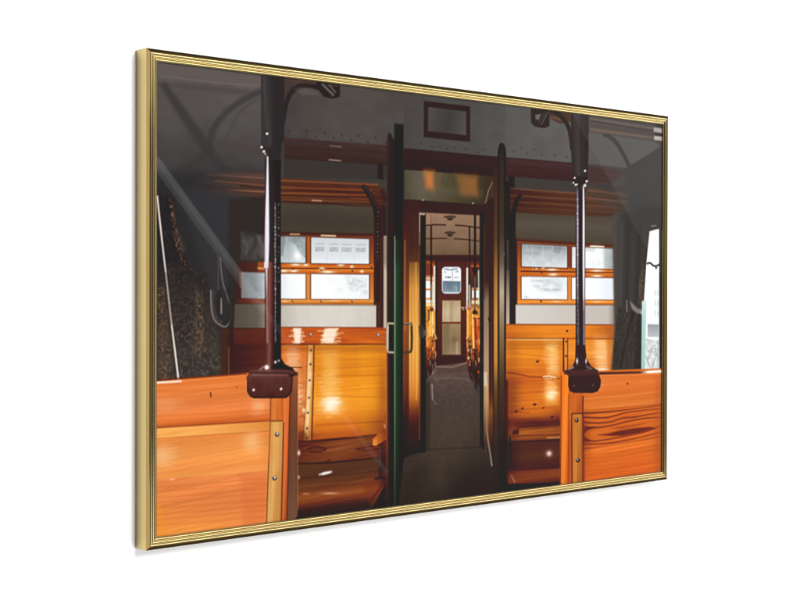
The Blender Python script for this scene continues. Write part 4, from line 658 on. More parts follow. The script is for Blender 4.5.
('p',[(555.7,369.4),(554.7,370.9),(552.5,371.5),(550.3,370.8),(549.4,369.2),(550.3,367.7),(552.5,367.1),(554.7,367.8)],(70,48,40),2.4,1,None),
('p',[(560.9,378.4),(560,379.9),(557.8,380.5),(555.6,379.8),(554.6,378.2),(555.6,376.7),(557.8,376.1),(560,376.8)],(80,46,40),2.5,1,None),
('p',[(550.5,378.1),(549.6,379.6),(547.4,380.2),(545.2,379.5),(544.3,377.9),(545.2,376.4),(547.4,375.8),(549.6,376.5)],(170,90,44),2.4,1,None),
('p',[(546.3,380.9),(545.4,382.4),(543.2,383),(541,382.3),(540.1,380.7),(541,379.2),(543.2,378.6),(545.4,379.3)],(240,200,160),2.4,1,None),
('p',[(558.8,387.2),(557.9,388.7),(555.7,389.3),(553.5,388.6),(552.6,387),(553.5,385.5),(555.7,384.9),(557.9,385.6)],(90,60,50),2.5,1,None),
('p',[(565.2,402.2),(564.3,403.7),(562,404.3),(559.8,403.5),(558.9,401.9),(559.8,400.4),(562,399.8),(564.2,400.6)],(180,84,40),2.5,1,None),
('p',[(561.9,369.6),(561,371.1),(558.8,371.7),(556.6,371),(555.7,369.4),(556.6,367.9),(558.8,367.3),(561,368)],(60,40,34),2.5,1,None),
('p',[(548.4,392.7),(547.5,394.3),(545.3,394.8),(543.1,394.1),(542.2,392.5),(543.1,391),(545.3,390.4),(547.5,391.1)],(60,44,40),2.4,1,None),
('p',[(556.8,406.3),(555.9,407.8),(553.7,408.4),(551.5,407.6),(550.6,406),(551.5,404.5),(553.7,404),(555.9,404.7)],(50,40,38),2.5,1,None),
('p',[(543.7,361.8),(544.7,413.2),(547.8,413.3),(546.8,361.8)],(48,36,32),1.7,1,None),
('p',[(553.6,369.4),(554.8,431.3),(559,431.4),(557.7,369.4)],(52,42,38),1.8,1,None),
('p',[(460.3,328.6),(461.3,331.8),(462.8,331.6),(461.7,328.3)],(176,92,36),1.7,.8131787123801824,None),
('p',[(462.9,351.2),(463.1,352.8),(465.1,352.7),(465,351.1)],(176,92,36),1.7,.5433848895010276,None),
('p',[(460.8,337.7),(459.6,339.9),(461.4,340.4),(462.6,338.2)],(255,214,140),1.7,.5888820524363665,None),
('p',[(470.5,312.7),(470.1,318.8),(472.4,318.9),(472.8,312.8)],(214,132,52),1.7,.7321397154043912,None),
('p',[(456.5,350.2),(455,352.3),(456.1,352.8),(457.6,350.7)],(255,214,140),1.7,.7621089122775218,None),
('p',[(470.7,343.9),(469.7,349.9),(472.2,350.2),(473.2,344.2)],(120,64,34),1.7,.815976372421526,None),
('p',[(468.5,349.7),(470,353),(471.6,352.7),(470.1,349.4)],(120,64,34),1.7,.8020718044429229,None),
('p',[(466,312.8),(465.9,317.2),(467.2,317.3),(467.4,312.8)],(120,64,34),1.7,.6757980049041369,None),
('p',[(473.7,344.8),(475.3,352),(477.7,351.8),(476.1,344.5)],(255,214,140),1.7,.6118672095568358,None),
('p',[(471.2,349.3),(472.2,353),(473.4,352.8),(472.4,349.2)],(120,64,34),1.7,.6142541791767815,None),
('p',[(472.2,346.3),(473.5,351.1),(475,351),(473.8,346.1)],(120,64,34),1.7,.6432117487647472,None),
('p',[(459.6,351.5),(459.4,352.6),(461.4,352.7),(461.5,351.7)],(120,64,34),1.7,.8410163402665927,None),
('p',[(466.1,347.2),(466.1,351.3),(467.5,351.3),(467.5,347.3)],(120,64,34),1.7,.7925142399402452,None),
('p',[(458.7,318.6),(459.5,326.4),(461.6,326.3),(460.8,318.5)],(214,132,52),1.7,.6887443364460176,None),
('p',[(469.3,331.4),(470.7,336.8),(472.3,336.6),(470.8,331.2)],(120,64,34),1.7,.7141624653579707,None),
('p',[(464.2,304.8),(463.5,312),(465.8,312.1),(466.5,305)],(120,64,34),1.7,.5514431465576004,None),
('p',[(473.8,349.2),(473.8,356.1),(476.3,356.1),(476.3,349.3)],(60,36,30),1.7,.36702697917537014,None),
('p',[(458.5,384.1),(459.5,384.8),(461.1,383.4),(460.1,382.8)],(60,36,30),1.7,.6653979368549994,None),
('p',[(456.6,361),(455.2,363.2),(456.5,363.7),(457.9,361.5)],(214,112,48),1.7,.6625400367169195,None),
('p',[(464.8,365.3),(463.4,368.2),(465.3,368.8),(466.8,365.9)],(60,36,30),1.7,.8238380688841209,None),
('p',[(466.8,372.1),(466.9,379.9),(468.3,379.9),(468.2,372.1)],(38,28,28),1.7,.6849156101424401,None),
('p',[(469,357.6),(469.9,361.9),(471.6,361.7),(470.7,357.5)],(38,28,28),1.7,.6782820124761868,None),
('p',[(463.6,348.2),(464.1,350.4),(466,350.2),(465.5,348)],(60,36,30),1.7,.4168789750768001,None),
('p',[(469.5,375.6),(470,378.3),(471.4,378.2),(471,375.5)],(214,112,48),1.7,.6274253359798379,None),
('p',[(464,367.4),(464.9,374.4),(466.3,374.4),(465.4,367.4)],(214,112,48),1.7,.7599684527645572,None),
('p',[(464.2,382.2),(463.3,384),(465.4,384.5),(466.2,382.7)],(236,150,80),1.7,.7264474649811021,None),
('p',[(472.6,366.8),(471.2,373.3),(473.3,373.5),(474.6,367.1)],(214,112,48),1.7,.3711102244412149,None),
('p',[(467.6,347.2),(467.3,351),(468.7,351.1),(469,347.3)],(214,112,48),1.7,.4030369719083326,None),
('p',[(469.7,361),(468.1,368.6),(469.7,368.8),(471.3,361.2)],(250,186,120),1.7,.44304418991299405,None),
('p',[(458.7,352.6),(459.4,355.3),(460.9,355.1),(460.2,352.4)],(236,150,80),1.7,.4541547669675743,None),
('p',[(460.6,378.1),(461.5,380.7),(463,380.5),(462.1,377.8)],(250,186,120),1.7,.7935331511640642,None),
('p',[(471.4,354.2),(470.8,359.9),(473.2,360.1),(473.8,354.4)],(120,58,32),1.7,.35464388791032925,None),
('p',[(468.8,356.8),(469.8,362.1),(471,362),(470,356.7)],(236,150,80),1.7,.44233818842783,None),
('p',[(473.3,357),(473.9,364.3),(475.8,364.2),(475.2,356.9)],(236,150,80),1.7,.35269462012085656,None),
('p',[(474.3,369.7),(475.8,375),(477.2,374.8),(475.6,369.5)],(250,186,120),1.7,.8113129634115214,None),
('p',[(457.7,363.6),(456.3,371.9),(458.5,372.1),(459.8,363.8)],(38,28,28),1.7,.8089664565664438,None),
('p',[(461.5,378.4),(460.4,384.1),(461.6,384.2),(462.6,378.6)],(38,28,28),1.7,.4720419265665605,None),
('p',[(457.6,359.7),(458.2,362.6),(460.5,362.3),(459.9,359.5)],(250,186,120),1.7,.3884523366675292,None),
('p',[(458,365.8),(458.8,369.2),(461,369),(460.2,365.6)],(120,58,32),1.7,.6101780305421087,None),
('p',[(474.9,381.1),(473.8,384.4),(474.9,384.7),(476.1,381.4)],(38,28,28),1.7,.7291235036358228,None),
('p',[(459.4,359.5),(460.2,367.9),(461.7,367.8),(460.8,359.4)],(214,112,48),1.7,.411413059619716,None),
('p',[(469.4,363),(470.8,366.2),(472.4,365.9),(470.9,362.7)],(250,186,120),1.7,.7785930596727004,None),
('p',[(465.6,364.6),(466.3,369.6),(468.4,369.5),(467.7,364.5)],(60,36,30),1.7,.8218914735609117,None),
('p',[(468.7,361.5),(468.5,365.1),(470.3,365.2),(470.5,361.6)],(250,186,120),1.7,.500610348462172,None),
('p',[(461.4,365.8),(462.3,371.4),(464.2,371.3),(463.3,365.7)],(60,36,30),1.7,.7429524564639245,None),
('p',[(467.6,357.3),(467.7,363.6),(469.9,363.6),(469.9,357.4)],(120,58,32),1.7,.7157485238936498,None),
('p',[(455.4,363.6),(456.9,371.2),(459.3,371.1),(457.8,363.4)],(214,112,48),1.7,.5187385409989724,None),
('p',[(462.9,376.8),(462.9,384.2),(464.8,384.3),(464.9,376.8)],(60,36,30),1.7,.39711593733112266,None),
('p',[(470.7,359.5),(471,364.5),(472.7,364.5),(472.5,359.5)],(214,112,48),1.7,.7428539247870332,None),
('p',[(458.7,352.7),(458.1,360.6),(460.5,360.8),(461.1,352.8)],(250,186,120),1.7,.5839673902435356,None),
('p',[(467.1,401.7),(467.8,404.6),(470.3,404.4),(469.6,401.5)],(150,80,44),1.7,.716920085454889,None),
('p',[(468.9,400.5),(467.8,402.9),(470.3,403.5),(471.3,401.2)],(36,28,28),1.7,.48049901604978307,None),
('p',[(469.5,383),(469.4,387.5),(470.9,387.6),(471,383.1)],(36,28,28),1.7,.5256005566848074,None),
('p',[(469.5,400.6),(469.2,404.4),(471.6,404.6),(471.9,400.8)],(150,80,44),1.7,.4891631519541917,None),
('p',[(459.3,395.8),(459.1,400.6),(460.6,400.7),(460.8,395.9)],(36,28,28),1.7,.729453558667725,None),
('p',[(464.4,399.7),(463.9,403.3),(466.4,403.6),(466.9,400)],(36,28,28),1.7,.7967140031755584,None),
('p',[(458.8,398),(460.2,400.8),(462.3,400.3),(460.9,397.5)],(120,110,104),1.7,.6241319065088955,None),
('p',[(461.9,380),(462.9,384.8),(464.3,384.7),(463.3,379.8)],(150,80,44),1.7,.6704052275619902,None),
('p',[(468.3,391),(469.7,396.5),(471.1,396.4),(469.7,390.8)],(36,28,28),1.7,.6516248840917925,None),
('p',[(459.3,395.1),(459,397.6),(460.5,397.8),(460.9,395.3)],(120,110,104),1.7,.4644518919905815,None),
('p',[(464.6,384.5),(463.7,388.6),(466.1,389),(467,384.9)],(120,110,104),1.7,.5933345184701468,None),
('p',[(461.5,399.9),(460.4,404),(461.8,404.3),(462.9,400.1)],(120,110,104),1.7,.5109488492707733,None),
('p',[(464.1,380.9),(463.3,388.7),(465.2,388.8),(466,381.1)],(120,110,104),1.7,.5297504024963702,None),
('p',[(460.5,398.8),(460.4,404.1),(462.7,404.2),(462.8,398.9)],(150,80,44),1.7,.6478902607038515,None),
('p',[(460.5,399.3),(460,404.1),(461.3,404.2),(461.7,399.4)],(120,110,104),1.7,.5658090352103828,None),
('p',[(471.1,398.2),(471.2,403.1),(473.1,403.2),(473,398.2)],(120,110,104),1.7,.6797463500833555,None),
('p',[(461.1,399),(460.4,401.4),(462.3,401.8),(463,399.3)],(60,40,34),1.7,.6012652188635044,None),
('p',[(473.1,379.5),(474.3,383.4),(476.4,383.1),(475.2,379.2)],(60,40,34),1.7,.674576965853955,None),
('p',[(560.3,311.9),(560.3,317.8),(563,317.8),(563,311.9)],(90,50,34),1.8,.4595007749144003,None),
('p',[(546.4,343.3),(548,351.3),(549.6,351.2),(547.9,343.1)],(206,120,50),1.7,.37800352311009383,None),
('p',[(562.6,333.8),(562.8,340),(564.8,340),(564.7,333.8)],(90,50,34),1.8,.48657501170022244,None),
('p',[(542.5,356.6),(541.8,356.6),(541.8,358),(542.6,358)],(255,206,130),1.7,.5379911596968983,None),
('p',[(538,318.2),(536.4,321.9),(538.9,322.5),(540.4,318.8)],(206,120,50),1.7,.5394712345404585,None),
('p',[(561.6,305.9),(561.3,309.5),(562.8,309.6),(563.2,306)],(90,50,34),1.8,.4695487202872166,None),
('p',[(553.7,305.3),(552.8,310.8),(554.6,310.9),(555.4,305.5)],(90,50,34),1.8,.5596402661021025,None),
('p',[(547.7,354.3),(548.9,357.6),(550.8,357.3),(549.6,354)],(90,50,34),1.7,.49748835644096767,None),
('p',[(546.9,344.8),(545.4,347.5),(547.3,348),(548.7,345.3)],(206,120,50),1.7,.6021525601411248,None),
('p',[(560.6,354),(561,357.8),(563,357.7),(562.6,354)],(150,76,36),1.8,.48702306438140985,None),
('p',[(557.4,347),(558.9,354.5),(561,354.3),(559.5,346.8)],(90,50,34),1.8,.5504361540866645,None),
('p',[(547.7,327.2),(547.5,331.5),(549.8,331.6),(550,327.3)],(255,206,130),1.7,.4204086778181558,None),
('p',[(551.5,328.9),(550.7,337.3),(553.3,337.5),(554.1,329.1)],(206,120,50),1.7,.559937838252932,None),
('p',[(544.6,346.9),(544.8,354.2),(547.4,354.3),(547.2,346.9)],(150,76,36),1.7,.6995620276316837,None),
('p',[(541,355),(540,357.1),(541.3,357.5),(542.3,355.4)],(206,120,50),1.7,.7970617573681027,None),
('p',[(544.1,319.1),(544.6,322.5),(546.3,322.4),(545.8,319)],(150,76,36),1.7,.4580901964699095,None),
('p',[(557.8,318.4),(557.8,321.2),(560.2,321.2),(560.1,318.4)],(255,206,130),1.8,.3601527557822468,None),
('p',[(557.7,320.6),(559,325.9),(560.9,325.7),(559.6,320.4)],(255,206,130),1.8,.4637480886127266,None),
('p',[(560.2,325),(559.3,333),(561.1,333.2),(562.1,325.1)],(255,206,130),1.8,.5448726388426495,None),
('p',[(552.2,317),(550.7,324.1),(552.9,324.4),(554.4,317.3)],(90,50,34),1.8,.3644877672448729,None),
('p',[(540.2,390.5),(541,392.7),(543.3,392.4),(542.6,390.2)],(226,150,90),1.7,.44188465141481753,None),
('p',[(540.4,388.9),(541.6,392.7),(543.5,392.4),(542.2,388.7)],(52,36,32),1.7,.5439505878966412,None),
('p',[(548.1,380.3),(548.2,385.4),(550.4,385.4),(550.3,380.4)],(226,150,90),1.7,.47862319887066557,None),
('p',[(562.2,371.6),(562,373.9),(563.6,374),(563.7,371.7)],(52,36,32),1.8,.4658649254164926,None),
('p',[(550.7,381.8),(551.6,385.3),(553.4,385.1),(552.5,381.6)],(110,56,34),1.7,.51514668922668,None),
('p',[(538.2,384.7),(537.7,389.6),(539.8,389.8),(540.4,384.9)],(206,104,46),1.7,.583993162122288,None),
('p',[(559.2,358.6),(559,364.5),(560.7,364.6),(560.9,358.7)],(206,104,46),1.8,.7636407215069458,None),
('p',[(556.1,385.3),(556.9,391.5),(558.7,391.4),(557.9,385.3)],(226,150,90),1.8,.795413921322155,None),
('p',[(544.6,384.5),(544,391.3),(545.6,391.4),(546.2,384.6)],(250,190,130),1.7,.6498728171518134,None),
('p',[(557.9,370.7),(557.1,373.3),(558.8,373.6),(559.6,371)],(110,56,34),1.8,.4622881635735874,None),
('p',[(551.6,369.4),(550.9,372.7),(553.6,373.1),(554.3,369.8)],(226,150,90),1.7,.7134622841921265,None),
('p',[(546.8,367.1),(547,373.9),(549.2,374),(549,367.1)],(250,190,130),1.7,.5275087815246635,None),
('p',[(554.7,370.3),(554,375.6),(556,375.8),(556.7,370.5)],(110,56,34),1.8,.6730607006330154,None),
('p',[(543.2,389.9),(543.3,392.6),(545.6,392.6),(545.4,389.9)],(226,150,90),1.7,.523037377914206,None),
('p',[(552.8,370.2),(551.3,377),(552.7,377.2),(554.2,370.4)],(34,27,27),1.8,.4771915964107061,None),
('p',[(550.3,376.9),(549,381.8),(550.5,382.1),(551.8,377.2)],(206,104,46),1.7,.7470295545244245,None),
('p',[(538.7,376),(538.9,381.3),(541.1,381.3),(540.8,376)],(206,104,46),1.7,.7419836596598648,None),
('p',[(538.7,367.6),(538.2,370.4),(540.2,370.7),(540.7,367.9)],(110,56,34),1.7,.38815672567573295,None),
('p',[(558.9,354.7),(557.6,357.8),(559.5,358.3),(560.9,355.1)],(250,190,130),1.8,.6774817570706766,None),
('p',[(558.2,360.7),(557.8,368.5),(560.3,368.6),(560.7,360.8)],(226,150,90),1.8,.6271064306404738,None),
('p',[(548.9,381.1),(548.9,388),(550.3,388.1),(550.3,381.1)],(110,56,34),1.7,.5643322664517224,None),
('p',[(558.7,385.2),(559.7,390.7),(561.3,390.6),(560.3,385.1)],(206,104,46),1.8,.41791330817995825,None),
('p',[(551.9,375.9),(552,380),(554.7,380),(554.6,375.9)],(226,150,90),1.8,.4836963196932874,None),
('p',[(555.5,366.3),(555,372.1),(556.4,372.3),(557,366.4)],(34,27,27),1.8,.4028823497916885,None),
('p',[(553.1,376.7),(552.5,385.2),(554.1,385.3),(554.7,376.8)],(206,104,46),1.8,.7830159636262948,None),
('p',[(562.9,353.1),(563.9,361.4),(565.5,361.3),(564.5,353)],(250,190,130),1.8,.8449983122816354,None),
('p',[(547.9,383.6),(547.9,386.7),(549.2,386.8),(549.2,383.6)],(52,36,32),1.7,.7217475053447222,None),
('p',[(539.8,351.4),(540.1,357.6),(542.1,357.6),(541.8,351.4)],(52,36,32),1.7,.5015305153303454,None),
('p',[(558.2,361.9),(559.7,369.2),(562.1,369),(560.6,361.7)],(34,27,27),1.8,.5477236521558451,None),
('p',[(538.8,356.7),(538.8,365.3),(540.5,365.4),(540.6,356.7)],(250,190,130),1.7,.7346693304651921,None),
('p',[(562.1,381.1),(562.9,387.2),(565.5,387.1),(564.7,381)],(250,190,130),1.8,.6629290753879837,None),
('p',[(552.3,375.9),(553.8,380.3),(555.5,380.1),(554,375.7)],(34,27,27),1.8,.8420803206566692,None),
('p',[(556.2,392.8),(557.4,393.5),(558.3,392.6),(557.2,392)],(226,150,90),1.8,.6578766990311342,None),
('p',[(541.6,348.9),(541.8,353.6),(543.3,353.6),(543.1,348.9)],(52,36,32),1.7,.40376230458515305,None),
('p',[(557.8,382.5),(559.3,390.3),(561.7,390.1),(560.2,382.4)],(34,27,27),1.8,.4648115011493948,None),
('p',[(538.6,377.3),(538.9,379.6),(540.8,379.5),(540.5,377.3)],(110,56,34),1.7,.45278235092732066,None),
('p',[(544.2,357.5),(545.8,362.9),(547.5,362.7),(545.8,357.3)],(250,190,130),1.7,.6264775157626197,None),
('p',[(547.4,391.3),(547.8,392.8),(549,392.7),(548.6,391.1)],(226,150,90),1.7,.506194207443001,None),
('p',[(562.5,390),(561.1,392.9),(563.2,393.5),(564.6,390.5)],(34,27,27),1.8,.6639640861624372,None),
('p',[(557.4,361.5),(556.7,370),(558.2,370.1),(558.8,361.5)],(110,56,34),1.8,.3606311481332122,None),
('p',[(564.3,405.9),(564.4,411.3),(566.8,411.4),(566.7,406)],(96,84,78),1.8,.7036679157277055,None),
('p',[(546.3,407.4),(545.5,411.8),(547.6,412),(548.4,407.6)],(60,42,36),1.7,.7295232682404151,None),
('p',[(549.2,419.4),(548.8,422.1),(550.1,422.3),(550.4,419.6)],(34,27,27),1.7,.5427158866149455,None),
('p',[(549.7,387.4),(548.8,390.9),(550.3,391.2),(551.2,387.7)],(96,84,78),1.7,.4128358009888057,None),
('p',[(558.5,386.7),(559.1,390.4),(560.6,390.3),(560,386.6)],(34,27,27),1.8,.6248002540202281,None),
('p',[(559.8,398),(558.3,404.5),(560,404.8),(561.6,398.3)],(60,42,36),1.8,.6131176656278126,None),
('p',[(546.5,402.9),(546.5,409.6),(548.2,409.6),(548.3,403)],(96,84,78),1.7,.6249475631833789,None),
('p',[(558.5,410.3),(558,413.9),(560.3,414.2),(560.8,410.6)],(34,27,27),1.8,.35481930818801377,None),
('p',[(551,406.4),(552.4,411.7),(553.7,411.6),(552.3,406.3)],(170,84,40),1.7,.7814311761712035,None),
('p',[(547.6,403.4),(547.9,405.9),(550.1,405.9),(549.9,403.4)],(170,84,40),1.7,.6519365660328695,None),
('p',[(552.6,411.5),(553.1,417.1),(555.1,417.1),(554.7,411.5)],(34,27,27),1.8,.37834727113971856,None),
('p',[(558.8,400),(559.4,408.5),(561.4,408.5),(560.9,400)],(34,27,27),1.8,.6114190863054756,None),
('p',[(559.4,385.2),(560.1,387.6),(561.7,387.5),(561,385)],(34,27,27),1.8,.3727203043416204,None),
('p',[(561.1,421.5),(562.5,423.2),(564.8,422.4),(563.4,420.6)],(60,42,36),1.8,.8428475430589358,None),
('p',[(553.1,411.7),(552.2,420.1),(553.6,420.2),(554.5,411.8)],(170,84,40),1.8,.41690126485360507,None),
('p',[(547.2,418.4),(548.7,422.3),(550.5,422.1),(549,418.2)],(96,84,78),1.7,.7078042280238854,None),
('p',[(548,392.9),(546.7,401.2),(549.4,401.5),(550.7,393.2)],(60,42,36),1.7,.8197166940256593,None),
('p',[(548.5,385.6),(548.6,394),(550.3,394.1),(550.1,385.7)],(34,27,27),1.7,.772407603632286,None),
('p',[(556.1,421.1),(557.3,422.9),(559.5,422.2),(558.2,420.4)],(60,42,36),1.8,.7459314432430324,None),
('p',[(553.8,413),(553.4,421),(555.2,421.2),(555.6,413.1)],(170,84,40),1.8,.40014701920503426,None),
('p',[(476.4,390.4),(537,386.5),(545.4,410.3),(568.5,443.7),(568.6,502.9),(596.4,549.6),(596.7,639.3),(399.5,618),(414.4,518),(455,509.6),(454.8,415.3)],[(504.4,388.4,(104,86,80)),(504.5,408.7,(94,80,74)),(504.5,440.6,(84,72,66)),(504.7,484.1,(80,69,62)),(504.8,521.9,(70,61,55)),(505,585.8,(58,50,46))],2.2,1,('mottle',.05,0,5.1,3.4)),
('p',[(476.4,390.4),(537,387.2),(541.2,401.3),(478.4,401.9)],(88,66,60),3.4,.5,None),
('p',[(476.3,391.8),(508.6,393.7),(537.4,388.8),(536.7,387.1),(508.3,392),(476.4,390.1)],(150,130,122),2.2,.7,None),
('p',[(472.6,409.3),(481.3,409.1),(493.3,409),(504.5,409.1),(513.6,409.6),(521.6,410.3),(528.7,411.1),(535.5,412.2),(541.2,413.3),(545.1,414.1),(545.7,412.3),(541.8,411.5),(536,410.4),(529.1,409.3),(521.8,408.4),(513.7,407.7),(504.4,407.2),(493.2,407.1),(481.1,407.2),(472.4,407.4)],(120,104,98),3.4,.5,None),
('p',[(468.2,387.3),(469.5,401.6),(471.4,401.6),(470.2,387.2)],(180,170,164),2,.5,None),
('p',[(467.3,415.9),(468.6,438.9),(471,438.9),(469.7,415.9)],(170,160,154),2.2,.6,None),
('p',[(470.7,439.3),(475.7,445.3),(477.4,444.7),(472.4,438.7)],(140,130,124),2,.5,None),
('p',[(457.1,426.9),(455.4,509.6),(458.5,509.9),(460.3,427)],(104,96,90),3.3,.4,None),
('p',[(454.8,415.3),(464.6,410),(464.8,510.3),(455,511.1)],(58,48,44),6.7,.6,None),
('p',[(484.6,468.5),(545.6,472),(529.3,558.8),(445.4,580.2),(455,516.8)],(88,76,64),37.4,.4,None),
('p',[(504.8,542.2),(596.3,537.6),(596.6,624.3),(505.1,614.8)],(46,40,38),41.9,.5,None),
('p',[(414.5,546.2),(460.9,527.2),(480.9,583.5),(414.7,598.4)],(54,46,40),26.6,.35,None),
('p',[(414.5,509.6),(455.1,509.6),(570.8,514.2),(570.7,512.7),(455,508.2),(414.3,508.1)],(50,42,38),2.7,.6,None),
('p',[(445.1,171.7),(455.7,171.9),(456.6,511.2),(446,511.8)],[(450.2,174.4,(44,38,38)),(450.5,295.4,(40,32,32)),(450.6,338.2,(46,38,38)),(451.1,510.8,(34,28,28))],1.7,1,None),
('p',[(443.7,174.5),(454,174.5),(454.2,172),(443.9,171.9)],(176,158,144),1.7,1,None),
('p',[(442.6,173.2),(442.7,198.8),(444.6,198.7),(444.5,173.2)],(150,132,118),1.7,.8,None),
('p',[(443.1,217.3),(443.3,295.4),(445.3,295.4),(445,217.2)],(70,50,38),1.7,1,None),
('p',[(442.1,332.4),(448.7,331),(453.4,335.4),(453.4,349.7),(444.8,349.5)],(70,66,62),2,1,None),
('p',[(451.8,338.2),(457.7,336.9),(457.7,345.5),(451.8,346.8)],(110,102,94),2,.7,None),
('p',[(414.4,507.4),(447.2,508.4),(457,512.6),(414.4,513.8)],(34,28,27),3.3,.6,None),
('p',[(395.2,326.8),(391.1,326.4),(386.8,326.4),(382.7,326.2),(381,330.7),(380.3,347),(380.7,363.6),(382.5,368.5),(386.4,369.4),(390.9,370),(395.1,370.2),(395.1,367.1),(391.3,367),(386.9,366.3),(385.8,366.9),(384.8,363.5),(384.4,347.1),(385.1,330.9),(385.8,328.3),(386.3,329.4),(390.9,329.5),(394.8,329.8)],(176,160,140),1.6,1,None),
('p',[(383.5,331.5),(383.2,363.6),(384.5,363.6),(384.8,331.5)],(240,232,220),1.3,.8,None),
('p',[(413.3,330.4),(418,330.2),(423.6,330.5),(425,329.7),(426,332.3),(426.7,348.4),(426.1,364.5),(424.9,367.5),(423.4,367),(418,367.4),(413.3,367.3),(413.3,371),(418.3,371.1),(423.9,370.7),(428.7,370),(431.1,364.9),(431.7,348.5),(431,332),(428.4,327.1),(423.5,326.9),(418,326.6),(413,326.7)],(86,70,54),1.6,1,None),
('p',[(414,328.3),(424.2,328.4),(426.7,331.7),(428,331.2),(424.7,327.3),(413.9,327.2)],(206,186,160),1.3,.8,None),
('p',[(564.6,165.8),(574.7,166.4),(575.9,518.3),(566.6,511.7)],(30,25,25),1.8,1,None),
('p',[(573,155.2),(592,144),(593.4,543.4),(581.4,521.6),(574.1,503.3)],[(582.3,154.8,(58,38,36)),(582.7,266.1,(66,44,38)),(582.8,295.8,(130,108,90)),(583.1,385,(168,142,114)),(583.2,444.4,(176,138,100)),(583.4,481.6,(120,88,66)),(583.5,521.8,(60,48,42))],2,1,None),
('p',[(584,147.3),(594.2,140.9),(595.5,537.6),(585.2,521.9)],[(588.7,147.1,(56,36,33)),(589.1,295.8,(64,38,28)),(589.6,429.8,(70,40,28)),(589.7,459.6,(140,80,46)),(589.9,519.3,(56,40,34))],1.8,1,None),
('p',[(574.2,184.7),(574.5,295.8),(576.6,295.8),(576.3,184.7)],(92,72,62),1.8,.7,None),
('p',[(578.9,417.5),(578.7,488.8),(590.4,543.3),(593.8,543.2),(582.1,488.9),(582.3,417.6)],[(581,417.6,(214,168,112)),(581.2,481.5,(150,118,90)),(587.8,542.9,(150,138,126))],1.8,.8,None),
('p',[(574.6,402.5),(574.7,423.3),(581.1,423.5),(581,402.7)],(206,186,158),2.1,1,None),
('p',[(588.8,324.7),(587.7,326.6),(585,327.3),(582.3,326.5),(581.2,324.6),(582.3,322.7),(585,322),(587.7,322.8)],(30,24,24),1.8,1,None),
('g',(582,325.5),(2.1,.0),(.0,1.5),(200,190,180),.8),
('p',[(592.8,102.3),(603.5,98.7),(605.2,625.2),(594.5,624.1)],[(597.1,109.5,(70,50,42)),(597.4,206.4,(100,72,46)),(597.6,266,(166,116,58)),(597.8,325.7,(200,146,68)),(598,388.4,(190,134,62)),(598.1,427.2,(112,86,52)),(598.3,475,(70,61,47)),(598.7,594.6,(46,42,37))],1.8,1,('wood',.06,90,71.5,2.1)),
('p',[(592.7,146.9),(594.2,594.2),(596.3,594.4),(594.8,146.8)],(46,30,26),1.8,.8,None),
('p',[(588.9,295.8),(589.4,444.7),(591.1,444.8),(590.6,295.8)],(120,72,40),1.8,.7,None),
('p',[(602.3,83.8),(603.4,70.3),(606.8,62.6),(611.9,60.8),(617.1,63.4),(620.6,72.2),(623.4,627.1),(604.1,625.1)],[(611.9,60.8,(42,34,31)),(612.4,191,(46,36,34)),(612.7,295.9,(60,48,40)),(613.2,445.9,(62,54,44)),(613.7,596,(52,48,42))],1.8,1,None),
('p',[(606.4,83.6),(607.7,71.5),(612,66.8),(615.4,71),(616.3,86),(618.2,626.5),(608.2,625.5)],[(612,71.3,(58,47,40)),(612.1,116.2,(66,54,44)),(612.4,191,(74,62,54)),(612.5,239,(104,90,78)),(612.7,283.9,(178,162,140)),(612.9,340.9,(132,110,84)),(613.1,393.4,(98,83,64)),(613.2,438.4,(70,61,50)),(613.4,505.9,(52,47,41)),(613.7,588.5,(40,38,35))],1.8,1,None),
('p',[(602.7,86.8),(604.4,595.2),(606.7,595.4),(605,86.7)],(50,36,28),1.8,.8,None),
('p',[(617.2,205.9),(618.1,341),(619.8,341),(618.9,205.8)],(170,160,150),1.6,.6,None),
('p',[(621.2,226.8),(620.5,227.9),(619,228.4),(617.5,227.9),(616.8,226.9),(617.4,225.8),(619,225.4),(620.5,225.8)],(220,210,200),1.8,1,None),
('p',[(616.9,73.9),(619.6,596.6),(624.4,597),(621.7,73.6)],(32,26,25),1.8,1,None),
('p',[(620.3,-11.8),(837.7,-10.7),(838.1,85.2),(620.7,85.7)],[(620.5,40.7,(92,90,88)),(765.5,45.5,(96,94,92))],2.1,1,('mottle',.03,0,26.5,18.9)),
('p',[(640,71.7),(639.5,72.7),(638.1,73.2),(636.7,72.9),(636.1,71.9),(636.7,70.9),(638.1,70.5),(639.5,70.8)],(62,56,56),2.2,.65,None),
('p',[(668.8,72.1),(668.2,73.1),(666.8,73.6),(665.4,73.3),(664.8,72.4),(665.4,71.4),(666.8,70.9),(668.2,71.2)],(62,56,56),2.2,.65,None),
('p',[(701.5,73.1),(700.9,74.1),(699.5,74.6),(698,74.3),(697.4,73.3),(698,72.3),(699.5,71.8),(700.9,72.1)],(62,56,56),2.2,.65,None),
('p',[(732.6,71.9),(732,72.9),(730.5,73.4),(729,73.1),(728.4,72.2),(729,71.1),(730.5,70.6),(731.9,70.9)],(62,56,56),2.3,.65,None),
('p',[(758.3,72.6),(757.7,73.7),(756.2,74.2),(754.7,73.8),(754,72.9),(754.7,71.9),(756.2,71.3),(757.6,71.7)],(62,56,56),2.3,.65,None),
('p',[(655.5,65.4),(654.9,66.4),(653.5,66.9),(652.1,66.6),(651.5,65.6),(652.1,64.6),(653.5,64.2),(654.9,64.5)],(62,56,56),2.2,.65,None),
('p',[(684.5,65.7),(683.9,66.8),(682.5,67.3),(681.1,66.9),(680.5,66),(681.1,65),(682.5,64.5),(683.9,64.8)],(62,56,56),2.2,.65,None),
('p',[(673.3,.2),(770,1.3),(770.1,17),(741.9,22.3),(714.1,15.2),(675.5,9.1)],(84,68,60),3.8,1,None),
